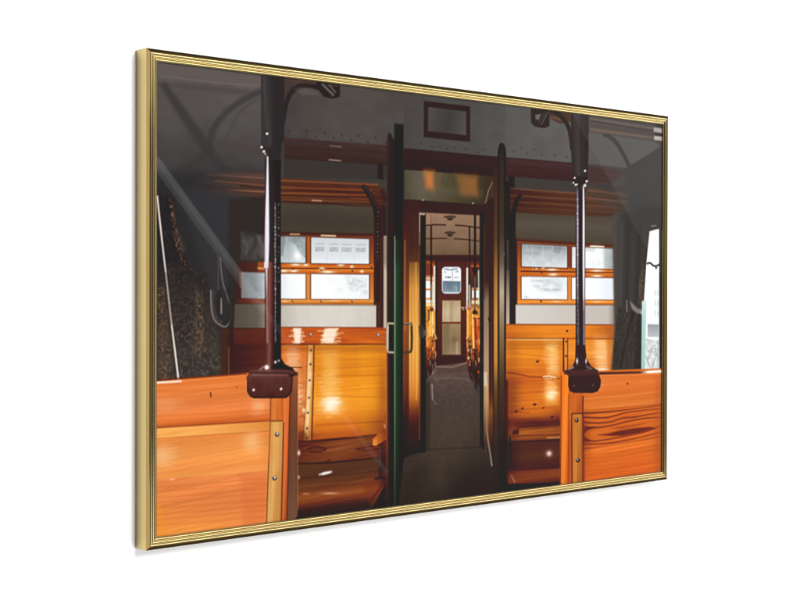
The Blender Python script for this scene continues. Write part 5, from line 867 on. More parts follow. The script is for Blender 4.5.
('p',[(695.5,15.1),(732.1,16),(755.2,19.6),(756.7,16.6),(733.1,12.9),(696.2,12)],(128,92,74),3.4,.55,None),
('p',[(675.5,6.1),(695.8,-.2),(716.4,1.1),(717.4,27.3),(707.3,31.8),(684.6,31.3),(675.6,25.9)],(60,52,51),2.6,1,None),
('p',[(684.6,13),(698.1,10.3),(693.6,19.9),(685.9,20.5)],(120,112,108),2.6,.75,None),
('p',[(712.5,5.5),(696.6,26.8),(699.8,27.7),(715.7,6.4)],(100,92,88),2.3,.7,None),
('p',[(706.1,6.2),(690.3,25.9),(692.5,26.6),(708.3,6.8)],(90,82,79),2.2,.6,None),
('p',[(715,6.5),(719.9,7.2),(726.4,8.3),(732.2,9.8),(737.4,11.9),(742.3,14.4),(747,17.8),(751.8,21.9),(756.1,26.6),(759.6,32.6),(762.4,42.3),(764.3,53.4),(765.6,61.4),(772.6,60.6),(772,52.5),(771,41),(768.9,30.5),(765.2,23.3),(760.6,17.7),(755.5,12.9),(750,8.9),(744,5.8),(737.5,3.3),(730.1,1.7),(722.8,.9),(717.7,.4)],(60,54,53),2.7,1,None),
('p',[(620.7,82.4),(838.1,81.2),(838.2,110.8),(620.8,110.6)],[(696.1,81.1,(80,58,57)),(696.2,96.4,(72,52,51)),(696.2,111.8,(66,47,46))],2.1,1,('wood',.072,3,94.7,3.8)),
('p',[(620.6,83.5),(770.3,82.9),(770.5,81.3),(620.8,81.9)],(52,38,38),2.1,.6,None),
('p',[(620.6,95.3),(770.3,94.5),(770.5,93.2),(620.8,94.1)],(58,41,40),2.2,.6,None),
('p',[(620.8,110.6),(838.2,110.8),(838.3,128.4),(620.8,130.7)],(74,69,66),2.3,1,None),
('p',[(625.1,109.5),(639.3,109.5),(639.4,129.8),(625.2,130.5)],(44,37,36),2.2,1,None),
('p',[(620.8,127.7),(742.3,127.3),(971.4,129.1),(939.9,158.4),(742.5,166.2),(620.9,165.2)],[(629.6,145.4,(72,46,40)),(742.4,143.7,(94,63,49)),(863.2,145,(88,64,54)),(966.1,140.9,(74,66,64))],3.1,1,('wood',.192,3.5,96.4,3.1)),
('p',[(625.1,128.9),(939.7,129.7),(939.9,127.9),(625.2,127.3)],(132,92,72),2.5,.7,None),
('p',[(625.1,133.8),(960.6,135),(960.9,132.4),(625.3,131.4)],(80,52,44),2.5,.7,None),
('p',[(625.1,139.5),(952.8,139.1),(953,137.2),(625.3,137.7)],(128,86,64),2.5,.7,None),
('p',[(625.1,144.3),(939.7,144.9),(940,142.3),(625.3,141.9)],(76,46,38),2.5,.7,None),
('p',[(625.1,148.6),(929.3,149.2),(929.5,147.1),(625.3,146.7)],(122,80,60),2.5,.7,None),
('p',[(625.2,153.2),(913.8,153.2),(914,150.9),(625.3,151.1)],(82,52,42),2.5,.7,None),
('p',[(625.2,157.6),(898.5,156),(898.7,154),(625.3,155.8)],(106,72,56),2.5,.7,None),
('p',[(625.2,162.2),(888.3,161.4),(888.5,159.1),(625.3,160.1)],(84,60,50),2.5,.7,None),
('p',[(801.6,134),(955.4,133.9),(955.6,132.3),(801.8,132.5)],(176,118,88),2.8,.5,None),
('p',[(620.9,163.7),(742.5,164.5),(888.4,161.9),(888.6,209),(621.1,205.8)],[(696.4,164,(86,76,66)),(696.5,180.9,(92,84,76)),(696.6,203.9,(84,74,64))],2.5,1,None),
('p',[(644.2,203.7),(878.5,208.5),(878.9,304.8),(644.6,303.6)],(136,72,34),2.3,1,('wood',.12,2,76.8,3.8)),
('p',[(644.9,207.9),(878.3,212.4),(878.8,207.3),(645.3,203.1)],(88,54,34),2.3,1,None),
('p',[(645.1,209.5),(878.5,213.2),(878.6,211.7),(645.2,208.1)],(168,96,44),1.9,.7,None),
('p',[(654.9,210.4),(760,211.8),(760.1,247.2),(655,245.9)],[(696.6,210.1,(148,154,158)),(696.6,223.9,(176,182,186)),(696.7,247,(212,218,221))],1.9,1,('mottle',.05,0,7.5,7.5)),
('p',[(669.4,216.5),(756.6,217.8),(756.9,214),(669.7,212.8)],(126,128,130),5.6,.5,None),
('p',[(726.4,211.6),(747.3,212.1),(742.7,224.6),(726.4,221.8)],(122,124,124),4.8,.5,None),
('p',[(658.4,226.4),(696.6,226.7),(696.7,223),(658.6,222.8)],(152,157,160),5.6,.5,None),
('p',[(677.7,213.6),(677.9,247.2),(679.4,247.2),(679.3,213.5)],(200,206,210),2.2,.5,None),
('p',[(702.6,213),(702.8,246.9),(704.4,246.9),(704.2,213)],(200,206,210),2.2,.5,None),
('p',[(725.6,212.5),(725.7,246.6),(727.3,246.6),(727.2,212.5)],(200,206,210),2.3,.5,None),
('p',[(769.7,212.5),(876,213.5),(876.2,248.1),(769.8,247.4)],[(768.6,230.4,(214,220,225)),(802.1,229.9,(232,237,240)),(843.6,229.2,(236,240,242)),(851.1,229.1,(182,190,192)),(876.1,228.7,(148,156,156))],2,1,('mottle',.04,0,7.9,7.9)),
('g',(828.8,221.5),(14.8,-.3),(.0,11.2),(255,255,255),.7),
('p',[(814,212.5),(848.4,212.7),(848.6,210.2),(814.2,210)],(250,246,240),2.4,.9,None),
('p',[(785.2,212.8),(828.8,213.5),(823.9,220),(790,219)],(190,196,198),3.9,.6,None),
('p',[(875.5,215.7),(876.2,248.1),(879.2,248),(878.6,215.7)],(190,180,170),2,.8,None),
('p',[(759.5,211.8),(769.9,212),(770.1,247.7),(759.7,247.8)],(128,66,36),1.7,1,None),
('p',[(645.3,245.4),(878.7,246.4),(878.8,260.4),(645.3,260.3)],[(742.8,245.8,(182,92,36)),(742.8,250.5,(206,112,44)),(742.8,252.3,(88,42,20)),(742.8,254.2,(216,120,46)),(742.8,260.4,(176,88,34))],1.5,1,('wood',.168,1,38.4,2.9)),
('g',(724.2,249.1),(13.9,-.2),(.0,2),(255,246,230),.95),
('g',(726.6,256.8),(11.6,-.1),(.0,2),(255,246,230),.95),
('g',(831.4,249.5),(19.8,-.2),(.0,2.1),(255,246,230),.95),
('g',(831.4,258.2),(14.8,-.1),(.0,2.1),(255,246,230),.95),
('g',(685.4,247.9),(5.7,-.1),(.0,2),(255,246,230),.95),
('g',(703.6,246.9),(4.6,-.1),(.0,2),(255,246,230),.95),
('p',[(686.5,248),(685.9,249),(684.5,249.4),(683.1,249),(682.5,248),(683.1,247.1),(684.5,246.6),(685.9,247)],(70,58,52),1.9,1,None),
('p',[(702.4,254),(701.8,255),(700.4,255.4),(698.9,255),(698.3,254),(698.9,253),(700.4,252.6),(701.8,253)],(70,58,52),1.9,1,None),
('p',[(804.3,252),(803.7,253.1),(802.2,253.5),(800.6,253.1),(800,252.1),(800.6,251.1),(802.2,250.6),(803.7,251)],(70,58,52),2,1,None),
('p',[(655,260.2),(760.2,260.6),(760.3,296),(655.2,295.1)],[(654.2,265.7,(246,248,250)),(708.2,273,(240,243,245)),(759.3,280.7,(230,236,238))],1.9,1,('mottle',.03,0,7.5,5.6)),
('p',[(674.2,262.5),(749.9,263.5),(742.9,286.9),(687.8,280.8)],(216,223,225),11.3,.7,('mottle',.12,5,7.5,3.8)),
('g',(696.8,266.9),(22.9,-.1),(.0,2.5),(190,198,200),.65),
('g',(722,265.2),(18.5,-.1),(.0,3.1),(196,204,206),.65),
('g',(712.8,280.7),(13.8,-.0),(.0,2.8),(178,186,190),.65),
('g',(733.6,280.1),(11.6,-.0),(.0,3.1),(158,166,170),.65),
('g',(665.4,291.5),(6.7,.0),(.0,2.3),(170,176,178),.65),
('g',(742.9,272.9),(9.4,-.0),(.0,6.2),(198,210,210),.65),
('g',(690,274.6),(18.2,-.1),(.0,1.8),(206,212,214),.65),
('p',[(769.9,260.9),(875.7,261),(875.9,296.7),(770,296)],[(768.8,277.5,(240,243,246)),(814.4,277.4,(244,247,250)),(873.8,277.2,(222,228,236))],2,1,None),
('p',[(808.3,261.3),(806,296.3),(818.1,296.7),(820.4,261.6)],(252,253,254),5.9,.7,None),
('p',[(759.7,260.3),(769.7,260.5),(769.8,297.9),(759.9,297.9)],(214,130,58),1.7,1,None),
('p',[(646.2,209.7),(646.6,299),(653.2,299.1),(652.9,209.6)],[(649.6,209.6,(120,66,34)),(649.7,250.5,(186,102,44)),(649.9,299,(222,138,64))],1.8,1,None),
('p',[(645.4,294.8),(878.9,296.7),(878.9,304.1),(645.5,302.1)],[(743,295.3,(206,118,46)),(743,298.8,(234,150,66)),(743,303.4,(186,100,38))],1.7,1,('wood',.12,0,38.4,2.9)),
('p',[(701.7,298),(701,299.2),(699.2,299.7),(697.4,299.2),(696.7,298),(697.4,296.8),(699.2,296.3),(701,296.8)],(84,66,56),1.9,1,None),
('g',(733.7,298.7),(14,.1),(.0,1.2),(255,238,206),.7),
('g',(831.6,299.1),(14.8,.1),(.0,1.3),(255,238,206),.7),
('p',[(656,245.9),(655.9,210.4),(653.9,210.4),(654,245.9)],(52,30,20),1.8,.55,None),
('p',[(654.8,211.1),(759.9,212.5),(760.1,211.1),(654.9,209.7)],(52,30,20),1.9,.55,None),
('p',[(758.9,211.8),(759.1,247.2),(761.2,247.1),(761.1,211.8)],(52,30,20),1.9,.55,None),
('p',[(760.2,246.5),(655,245.2),(655,246.6),(760.1,247.9)],(52,30,20),1.9,.55,None),
('p',[(770.9,247.3),(770.8,212.5),(768.6,212.5),(768.8,247.4)],(52,30,20),1.9,.55,None),
('p',[(769.7,213.2),(876,214.2),(876.1,212.7),(769.7,211.8)],(52,30,20),2,.55,None),
('p',[(874.9,213.5),(875,248.1),(877.3,248.1),(877.2,213.4)],(52,30,20),2,.55,None),
('p',[(876.2,247.4),(769.9,246.7),(769.8,248.1),(876.1,248.8)],(52,30,20),2,.55,None),
('p',[(656.2,295.1),(656,260.2),(654,260.2),(654.2,295.1)],(52,30,20),1.8,.4,None),
('p',[(655,260.9),(760.2,261.3),(760.2,259.9),(655.1,259.5)],(52,30,20),1.9,.4,None),
('p',[(759.1,260.6),(759.3,296),(761.4,296),(761.3,260.6)],(52,30,20),1.9,.4,None),
('p',[(760.3,295.3),(655.2,294.4),(655.2,295.8),(760.3,296.7)],(52,30,20),1.9,.4,None),
('p',[(771.1,296),(771,260.9),(768.8,260.9),(769,296)],(52,30,20),1.9,.4,None),
('p',[(769.9,261.6),(875.7,261.8),(875.7,260.3),(769.9,260.2)],(52,30,20),2,.4,None),
('p',[(874.6,261.1),(874.8,296.7),(877,296.7),(876.9,261)],(52,30,20),2,.4,None),
('p',[(875.9,295.9),(770,295.3),(770,296.7),(875.9,297.4)],(52,30,20),2,.4,None),
('p',[(195,246.3),(194.9,211),(193.4,211),(193.5,246.3)],(52,30,20),1.5,.55,None),
('p',[(194.1,211.6),(237.5,211.1),(237.6,209.9),(194.2,210.4)],(52,30,20),1.5,.55,None),
('p',[(236.8,210.6),(236.9,246.4),(238.4,246.4),(238.3,210.5)],(52,30,20),1.5,.55,None),
('p',[(237.6,245.8),(194.2,245.7),(194.2,246.9),(237.6,247)],(52,30,20),1.5,.55,None),
('p',[(246.9,246.4),(246.8,211),(245.3,211),(245.3,246.4)],(52,30,20),1.5,.55,None),
('p',[(246,211.6),(348.9,211.7),(348.9,210.5),(246.1,210.4)],(52,30,20),1.5,.55,None),
('p',[(348.1,211.1),(348.2,246),(349.8,245.9),(349.7,211.1)],(52,30,20),1.6,.55,None),
('p',[(349,245.3),(246.1,245.8),(246.1,247),(349,246.6)],(52,30,20),1.5,.55,None),
('p',[(195,293.4),(195,260.2),(193.5,260.2),(193.6,293.4)],(52,30,20),1.5,.4,None),
('p',[(194.2,260.8),(237.6,260.6),(237.6,259.4),(194.2,259.6)],(52,30,20),1.5,.4,None),
('p',[(236.9,260.1),(236.9,293.9),(238.5,293.9),(238.4,260)],(52,30,20),1.5,.4,None),
('p',[(237.7,293.3),(194.3,292.8),(194.3,294),(237.7,294.5)],(52,30,20),1.5,.4,None),
('p',[(247,293.9),(246.9,260.1),(245.4,260.1),(245.4,293.9)],(52,30,20),1.5,.4,None),
('p',[(246.1,260.7),(349,260.8),(349,259.5),(246.1,259.5)],(52,30,20),1.5,.4,None),
('p',[(348.2,260.1),(348.3,294.6),(349.9,294.6),(349.8,260.1)],(52,30,20),1.6,.4,None),
('p',[(349.1,294),(246.2,293.3),(246.2,294.5),(349.1,295.2)],(52,30,20),1.5,.4,None),
('p',[(642.5,203.8),(643.3,302),(645.9,302.1),(645.1,203.7)],(44,28,22),2.2,.8,None),
('p',[(645.5,303.7),(878.9,305.6),(878.9,304),(645.5,302.2)],(92,60,40),2.1,.7,None),
('p',[(638.9,302.6),(881.5,304.8),(881.6,336.6),(639,332.2)],[(638.9,317.1,(206,202,196)),(708.4,317.8,(202,197,190)),(778.4,318.4,(196,188,180)),(858.9,319.2,(190,182,174)),(881.5,319.4,(120,112,106))],2.1,1,None),
('p',[(641.1,303.9),(878.9,305.8),(879,304.4),(641.1,302.6)],(130,100,74),2.1,.6,None),
('p',[(641.6,205.3),(641.9,302),(645.5,302.1),(645.1,205.2)],(70,44,34),2,1,None),
('p',[(627.5,163.5),(641.9,163),(642.5,333.8),(628,333.6)],[(627.8,265.8,(48,34,32)),(635.5,265.8,(54,38,34)),(642.3,265.7,(40,30,28))],2,1,None),
('p',[(621.7,250.8),(628.6,250.8),(628.9,332.7),(621.9,332.6)],[(625.6,250.8,(90,80,74)),(625.7,295.9,(160,146,132)),(625.9,332.1,(190,176,160))],1.8,1,None),
('p',[(651.4,135.2),(649.1,136.5),(645.7,138.7),(642.3,141.9),(639.6,146.1),(637.3,150.8),(635,156.3),(632.6,162.2),(630.2,169),(628.4,178.2),(627.6,192.8),(627.3,209.1),(627.2,220.6),(635.1,220.6),(635.7,209),(636.6,192.8),(638,178.5),(639.8,169.9),(642,163.6),(644.3,157.7),(646.4,152.4),(648.3,147.9),(650.2,144.4),(652.1,141.8),(654.3,139.8),(656,138.3)],(40,33,33),2.2,1,None),
('p',[(619.9,115.8),(629.5,121.3),(629.8,205.6),(620.2,205.8)],(44,34,32),2.5,1,None),
('p',[(621.5,332),(881.6,336.6),(881.7,359.9),(621.6,354.6)],[(621.5,341,(206,112,38)),(708.5,342.5,(226,132,42)),(802.6,347.2,(228,130,42)),(881.7,348.6,(170,92,42))],1.9,1,('wood',.12,.5,76.4,3.1)),
('p',[(623.7,333.7),(879.1,338),(879.1,336.4),(623.7,332.2)],(120,60,26),2.1,.8,None),
('p',[(621.6,354.6),(754.9,357.3),(755.5,493.5),(622,485.4)],[(685.8,355.9,(220,128,40)),(685.9,375.8,(226,136,44)),(686,397.3,(220,122,38)),(686,415.7,(196,98,32)),(686.1,443.3,(216,116,38)),(686.2,467.8,(206,108,36)),(686.3,481.6,(150,74,30)),(686.3,489.3,(70,38,22))],1.9,1,('wood',.168,1,93,3.2)),
('p',[(623.8,356.4),(750.2,359.4),(750.2,356.9),(623.8,354)],(255,214,140),2.2,.8,None),
('p',[(623.8,354.3),(750.2,357.1),(750.2,355.5),(623.8,352.8)],(120,62,24),1.9,.8,None),
('p',[(623.7,405.1),(674.6,413.8),(750.4,419.8),(750.5,418.1),(674.9,412.1),(624.2,403.5)],(120,56,22),2.2,.8,None),
('p',[(624,423.1),(750.5,426.8),(750.5,425.2),(624,421.6)],(170,84,30),2.6,.5,None),
('p',[(623.8,370.5),(750.3,372.2),(750.3,370.3),(623.8,368.7)],(176,94,32),2.8,.55,None),
('p',[(634.6,376.7),(697.2,383),(750.4,381.4),(750.2,379.9),(697.2,381.5),(634.9,375.2)],(190,100,34),2.8,.5,None),
('p',[(708.5,359.4),(736.2,360),(738.8,411.5),(715.6,410.6)],(255,206,130),22.7,.6,('wood',.168,0,26.5,2.5)),
('p',[(718.9,363.3),(733.8,363.7),(733.8,362.1),(718.9,361.8)],(255,226,176),2.1,.34451784559163395,None),
('p',[(716.3,366.9),(740.8,367.5),(740.8,365.9),(716.3,365.3)],(255,226,176),2.1,.35127238852661263,None),
('p',[(709.1,370.6),(728,371.1),(728,369.5),(709.1,369)],(255,226,176),2.1,.32263695505550183,None),
('p',[(719.6,374.5),(737.2,374.9),(737.2,373.4),(719.6,372.9)],(255,226,176),2.1,.294531175077727,None),
('p',[(721.8,377.7),(740.1,378.1),(740,376.6),(721.8,376.1)],(255,226,176),2.1,.39708426977371464,None),
('p',[(702.1,381.4),(736,382.4),(735.9,380.8),(702,379.9)],(255,226,176),2.1,.3141081926366705,None),
('p',[(719.7,385),(741.1,385.6),(741.1,384.1),(719.7,383.5)],(255,226,176),2.1,.32211044477077494,None),
('p',[(700.1,387.5),(740.3,388.7),(740.2,387.2),(700.1,386)],(255,226,176),2.1,.43540863228186055,None),
('p',[(706.7,391.6),(739,392.6),(739,391.1),(706.7,390.1)],(255,226,176),2.1,.3456524868540262,None),
('p',[(720.3,395.3),(738.4,395.8),(738.4,394.3),(720.3,393.7)],(255,226,176),2.1,.29506038939663193,None),
('p',[(720.3,399.5),(741.1,400.2),(741,398.7),(720.3,398)],(255,226,176),2.1,.4285280806440422,None),
('p',[(711.2,402.7),(740.6,403.7),(740.6,402.2),(711.2,401.2)],(255,226,176),2.1,.3952758687500856,None),
('p',[(719.2,405.8),(738.7,406.4),(738.7,404.9),(719.2,404.2)],(255,226,176),2.1,.28821858321576793,None),
('p',[(715.4,410.1),(732,410.8),(732,409.2),(715.4,408.6)],(255,226,176),2.1,.32145716064265323,None),
('p',[(704.4,415.6),(717.8,414.9),(733.8,418),(734.5,415.9),(718,412.7),(704,413.4)],(255,240,210),2.3,.8,None),
('p',[(708.9,418.9),(725,417.9),(724.7,416.4),(708.6,417.3)],(255,236,200),2.3,.6,None),
('p',[(708.8,419.6),(734.1,420.6),(736.6,458.1),(711.2,456.8)],(255,190,104),15.1,.5,None),
('g',(722.6,441.9),(20.9,1),(.1,14),(255,206,120),.65),
('p',[(713.4,422.9),(723.9,423.3),(723.8,421.7),(713.4,421.3)],(255,226,176),2.1,.4996918970764058,None),
('p',[(716.7,425.4),(731,426),(731,424.5),(716.7,423.9)],(255,226,176),2.1,.35277008845157753,None),
('p',[(717.6,429.8),(735.2,430.5),(735.2,428.9),(717.6,428.2)],(255,226,176),2.1,.3468766636745908,None),
('p',[(710.4,432.5),(738,433.7),(738,432.1),(710.4,430.9)],(255,226,176),2.1,.4828660629447734,None),
('p',[(721,436.5),(730.6,436.9),(730.6,435.4),(721,434.9)],(255,226,176),2.1,.40765005878652494,None),
('g',(724.9,439.7),(12.8,.6),(.0,3.7),(255,242,210),.8),
('g',(721.5,445.7),(9.3,.4),(.0,4.7),(255,242,210),.8),
('p',[(716.5,440),(738.2,441),(738.2,439.4),(716.5,438.5)],(255,232,186),2.1,.35255868274428465,None),
('p',[(713.2,442.9),(735,443.9),(735,442.4),(713.2,441.4)],(255,232,186),2.1,.3651817941368198,None),
('p',[(710.3,445.8),(732.4,446.8),(732.4,445.3),(710.3,444.2)],(255,232,186),2.1,.4528588988888834,None),
('p',[(720.1,449.5),(731.3,450),(731.3,448.5),(720.1,448)],(255,232,186),2.1,.44373705763583243,None),
('p',[(687.3,391),(690.3,388.5),(695.4,389.7),(692.4,392.3)],(52,27,15),2.2,.9,None),
('p',[(680.9,456.5),(684.2,454),(689.6,455.4),(686.4,458)],(52,27,15),2.2,.9,None),
('p',[(654.8,461.3),(657.2,459.2),(661.2,460.1),(658.8,462.2)],(52,27,15),2.2,.9,None),
('p',[(640.3,465.2),(643.3,462.8),(648.2,464.1),(645.3,466.5)],(52,27,15),2.2,.9,None),
('p',[(720.9,477.9),(724,475.5),(729.2,476.8),(726.1,479.3)],(52,27,15),2.3,.9,None),
('p',[(703.1,462.7),(704.7,461.1),(707.5,461.4),(705.8,463.1)],(52,27,15),2.3,.9,None),
('p',[(681.8,483.4),(683.8,481.5),(687.2,482.1),(685.1,484)],(52,27,15),2.2,.9,None),
('p',[(624.4,468.1),(643.9,465.5),(674.9,469.4),(675,468.1),(643.8,464.3),(623.9,466.9)],(120,58,22),2.2,.6,None),
('p',[(622,483.2),(753.1,487.7),(753.2,516.8),(622.1,511)],[(686.3,486.2,(150,80,36)),(686.3,495.4,(190,108,46)),(686.3,504.7,(170,94,42)),(686.4,512.3,(110,60,32))],2.2,1,('wood',.168,-1,74.4,3.3)),
('p',[(648.4,489.8),(750.9,491.3),(750.6,488.8),(648.2,487.3)],(64,34,20),3,.6,None),
('p',[(635.2,502.2),(750.9,506.6),(750.8,504.8),(635.1,500.5)],(96,48,24),2.2,.7,None),
('p',[(713.7,509.7),(748.5,511.3),(748.4,509.8),(713.7,508.1)],(240,180,110),2.3,.7,None),
('p',[(622.1,508.9),(753.2,513.7),(753.4,562.2),(622.3,554.7)],[(686.4,512.3,(84,50,34)),(686.5,533.8,(92,56,38)),(686.5,553.8,(80,46,32))],2.2,1,('wood',.096,-1,74.4,4.6)),
('p',[(622.2,510.5),(753.3,515.6),(753.1,513.6),(622.1,508.5)],(48,26,18),2.4,.9,None),
('g',(718.4,533.8),(11.6,.8),(.0,7.7),(170,110,80),.5),
('g',(718.4,533.5),(6,.4),(.0,4.3),(232,222,232),1),
('p',[(622.3,551.7),(753.4,557.5),(753.5,587.3),(622.4,580.3)],[(686.5,556.8,(124,64,38)),(686.6,569.1,(138,72,42)),(686.6,578.3,(92,48,30))],2.2,1,('wood',.12,-1,74.4,3.7)),
('p',[(622.3,553.5),(753.4,558.5),(753.3,556.6),(622.2,551.7)],(52,28,20),2.4,.8,None),
('p',[(631.7,560.6),(640.5,571.9),(643.5,571),(634.7,559.6)],(190,130,100),2.9,.6,None),
('p',[(622.3,572.8),(753.4,580.4),(753.6,624.9),(622.5,611.9)],(38,28,26),3,1,None),
('p',[(623.1,470.4),(628.5,473.8),(649.7,491.6),(649.7,499.2),(624.3,498.5)],[(624.2,482.5,(128,66,36)),(637.3,492.4,(168,90,46)),(648.4,496.1,(110,56,32))],1.8,1,None),
('p',[(637.3,492.4),(649.7,492.6),(649.7,499.2),(635.2,498.9)],(64,36,26),2,.8,None),
('p',[(629.1,499.4),(630.5,543.3),(634,543.5),(632.5,499.6)],(38,28,26),1.8,1,None),
('p',[(628.8,547.7),(643,548.8),(643,545.8),(628.8,544.6)],(44,32,28),2.2,1,None),
('p',[(620.9,416.2),(626.1,416.4),(626.7,579.2),(621.5,578.7)],(44,30,26),2.5,.8,None),
('g',(630.6,446.7),(26.4,1.3),(.2,60.4),(96,46,18),.55),
('g',(634.7,371.4),(17.6,.5),(.1,30.2),(150,76,26),.35),
('g',(748.4,483.7),(28.4,1.6),(.1,21.9),(84,40,18),.5),
('g',(686.3,486.2),(69.2,4.1),(.0,10.7),(60,30,16),.55),
('p',[(621.6,355.5),(754.9,358.2),(755,368.3),(621.6,365.1)],(164,86,28),11.2,.4,None),
('g',(628.7,529.6),(22,1.6),(.1,37.7),(40,26,20),.5),
('p',[(749.8,355.6),(881.7,359.3),(882,415.1),(750,410.3)],[(814.7,358.5,(222,132,44)),(814.8,379.2,(230,144,58)),(814.9,392,(216,124,44)),(815,411.1,(206,108,40))],2,1,('wood',.12,.5,78.7,3.1)),
('p',[(826.9,357.2),(856.6,357.8),(861.8,416),(829.6,414.8)],(255,206,150),23.9,.55,None),
('p',[(829.9,363.5),(849.2,363.9),(849.2,362.3),(829.9,361.9)],(255,222,180),2.2,.34972951383407724,None),
('p',[(824.7,366.6),(851.7,367.3),(851.7,365.7),(824.7,365.1)],(255,222,180),2.2,.3118435744926485,None),
('p',[(830.5,370.7),(864.8,371.5),(864.8,369.9),(830.5,369.1)],(255,222,180),2.2,.31313598820568683,None),
('p',[(830,375),(873.3,376),(873.3,374.4),(830,373.4)],(255,222,180),2.2,.21070601742295048,None),
('p',[(823.3,378.8),(872.7,380.1),(872.7,378.5),(823.3,377.2)],(255,222,180),2.2,.26246264988475876,None),
('p',[(812.8,382.2),(863.9,383.6),(863.9,382),(812.8,380.6)],(255,222,180),2.2,.3122875616885022,None),
('p',[(828.6,387.2),(855,388),(854.9,386.4),(828.6,385.6)],(255,222,180),2.2,.24059391561324256,None),
('p',[(833.9,390.9),(866.7,391.9),(866.6,390.3),(833.9,389.3)],(255,222,180),2.2,.33812957395734106,None),
('p',[(814.5,394),(861.7,395.4),(861.7,393.8),(814.5,392.4)],(255,222,180),2.2,.2077625402155654,None),
('p',[(828.6,398.8),(869.9,400.1),(869.9,398.5),(828.6,397.2)],(255,222,180),2.2,.3487365339480561,None),
('p',[(836.3,403.2),(859.8,404),(859.8,402.4),(836.3,401.6)],(255,222,180),2.2,.33813297464472797,None),
('p',[(827.5,405.9),(851.1,406.7),(851.1,405.1),(827.5,404.3)],(255,222,180),2.2,.2150383162391979,None),
('p',[(842.7,410.9),(860.3,411.5),(860.2,409.9),(842.7,409.3)],(255,222,180),2.2,.2131874606009104,None),
('p',[(854,338.4),(881.6,338.8),(876.9,413.3),(859.3,412.7)],(176,96,44),12.1,.5,None),
('g',(844.4,408.9),(17.4,.6),(.0,3.5),(255,246,226),.9),
('g',(839.4,387.9),(14.9,.4),(.0,2.4),(255,226,180),.5),
('p',[(750.2,357.5),(881.7,360.6),(881.7,358.6),(750.2,355.6)],(130,66,26),2.2,.8,None),
('p',[(749.5,355.6),(750.2,408.8),(753.5,408.9),(752.8,355.7)],(60,30,18),1.9,1,None),
('p',[(754.5,357.3),(754.6,407.4),(758.4,407.5),(758.2,357.4)],(226,136,60),1.9,1,None),
('p',[(760,357.4),(760.2,409.1),(762.3,409.2),(762.1,357.5)],(96,50,26),1.9,1,None),
('p',[(762.4,344.9),(761.6,346.2),(759.6,346.8),(757.6,346.2),(756.8,344.8),(757.6,343.5),(759.6,343),(761.6,343.6)],(60,50,46),1.9,1,None),
('p',[(759.6,361.5),(759,362.6),(757.3,363),(755.6,362.5),(754.9,361.4),(755.6,360.3),(757.3,359.9),(759,360.4)],(60,50,46),1.9,1,None),
('p',[(760.2,384.1),(759.4,385.4),(757.4,385.9),(755.4,385.2),(754.6,383.9),(755.4,382.6),(757.4,382.1),(759.4,382.7)],(90,60,40),1.9,1,None),
('p',[(808.4,-8.2),(1002.9,2.1),(1003.9,206.5),(868.4,199.7),(873.2,151.1),(808.9,131.3)],[(837.8,8.5,(82,77,75)),(888,53.2,(80,77,76)),(939.7,115.6,(76,74,73)),(993,180,(72,70,70))],3.3,1,None),
('p',[(808.7,84.5),(867.9,84.2),(898.3,88.3),(868,110.3),(808.9,112.3)],(80,62,60),12,1,('wood',.072,3,79.9,4)),
('p',[(808.9,112.3),(903.5,110.8),(966.1,129.3),(808.9,129.8)],(74,70,68),4,1,None),
('p',[(804,117.3),(976.7,127.2),(939.9,155.2),(804.2,156.9)],[(809,137.7,(92,68,57)),(888.3,140.8,(84,68,61)),(966.1,140.9,(72,69,68))],10.1,.75,('wood',.168,4,101.2,3.2)),
('p',[(808.7,123.7),(939.5,128.5),(940,125.8),(809.1,121.2)],[(808.9,121.8,(130,90,70)),(939.8,127.2,(84,72,66))],3.6,.7,None),
('p',[(808.8,132.4),(960.6,135.6),(961,133.4),(809.1,130.3)],(84,58,50),3.2,.6,None),
('p',[(808.8,136.4),(939.7,138),(939.9,136),(809.1,134.5)],[(809,136.1,(142,96,74)),(939.8,137,(82,70,66))],3.2,.6,None),
('p',[(808.9,146.6),(918.9,148.7),(919.2,146.7),(809.1,144.7)],[(809,145.6,(124,86,68)),(919.1,147.7,(80,70,66))],3.2,.6,None),
('p',[(898.3,81.8),(1003.1,38.9),(1003.8,183),(961,177.6),(908.8,153)],(72,71,70),6.3,.9,None),
('p',[(906.9,78.1),(912.4,149.7),(915.5,149.5),(910,77.8)],(78,76,76),5.1,.4,None),
('p',[(917.2,73.7),(921.7,149.3),(924.8,149.1),(920.3,73.5)],(78,76,76),5.1,.4,None),
('p',[(927.5,69.3),(931,148.9),(934.1,148.8),(930.6,69.1)],(78,76,76),5.2,.4,None),
('p',[(937.9,64.9),(940.4,148.6),(943.5,148.4),(941,64.7)],(78,76,76),5.2,.4,None),
('p',[(948.3,60.4),(949.8,148.2),(953,148.1),(951.5,60.2)],(78,76,76),5.2,.4,None),
('p',[(958.8,56),(959.3,147.8),(962.4,147.7),(962,55.8)],(78,76,76),5.2,.4,None),
('p',[(969.4,51.5),(968.8,147.5),(972,147.3),(972.6,51.3)],(78,76,76),5.3,.4,None),
('p',[(980,47),(978.4,147.1),(981.6,147),(983.2,46.8)],(78,76,76),5.3,.4,None),
('p',[(813.3,4.1),(981.4,8.8),(981.5,18.7),(813.3,16.8)],(92,82,78),4.1,1,None),
('p',[(813.3,21.5),(976.2,24.1),(976.2,30.8),(813.4,29.5)],(98,84,76),4.1,1,None),
('p',[(813,13.1),(981.2,18.3),(981.8,15.9),(813.6,10.9)],(70,58,55),3.3,.7,None),
('p',[(813.1,9.6),(981.3,12.8),(981.6,11.3),(813.4,8.1)],(124,110,104),2.6,.6,None),
('p',[(813.2,26.4),(976,29),(976.4,27.2),(813.5,24.6)],(122,104,92),2.6,.6,None),
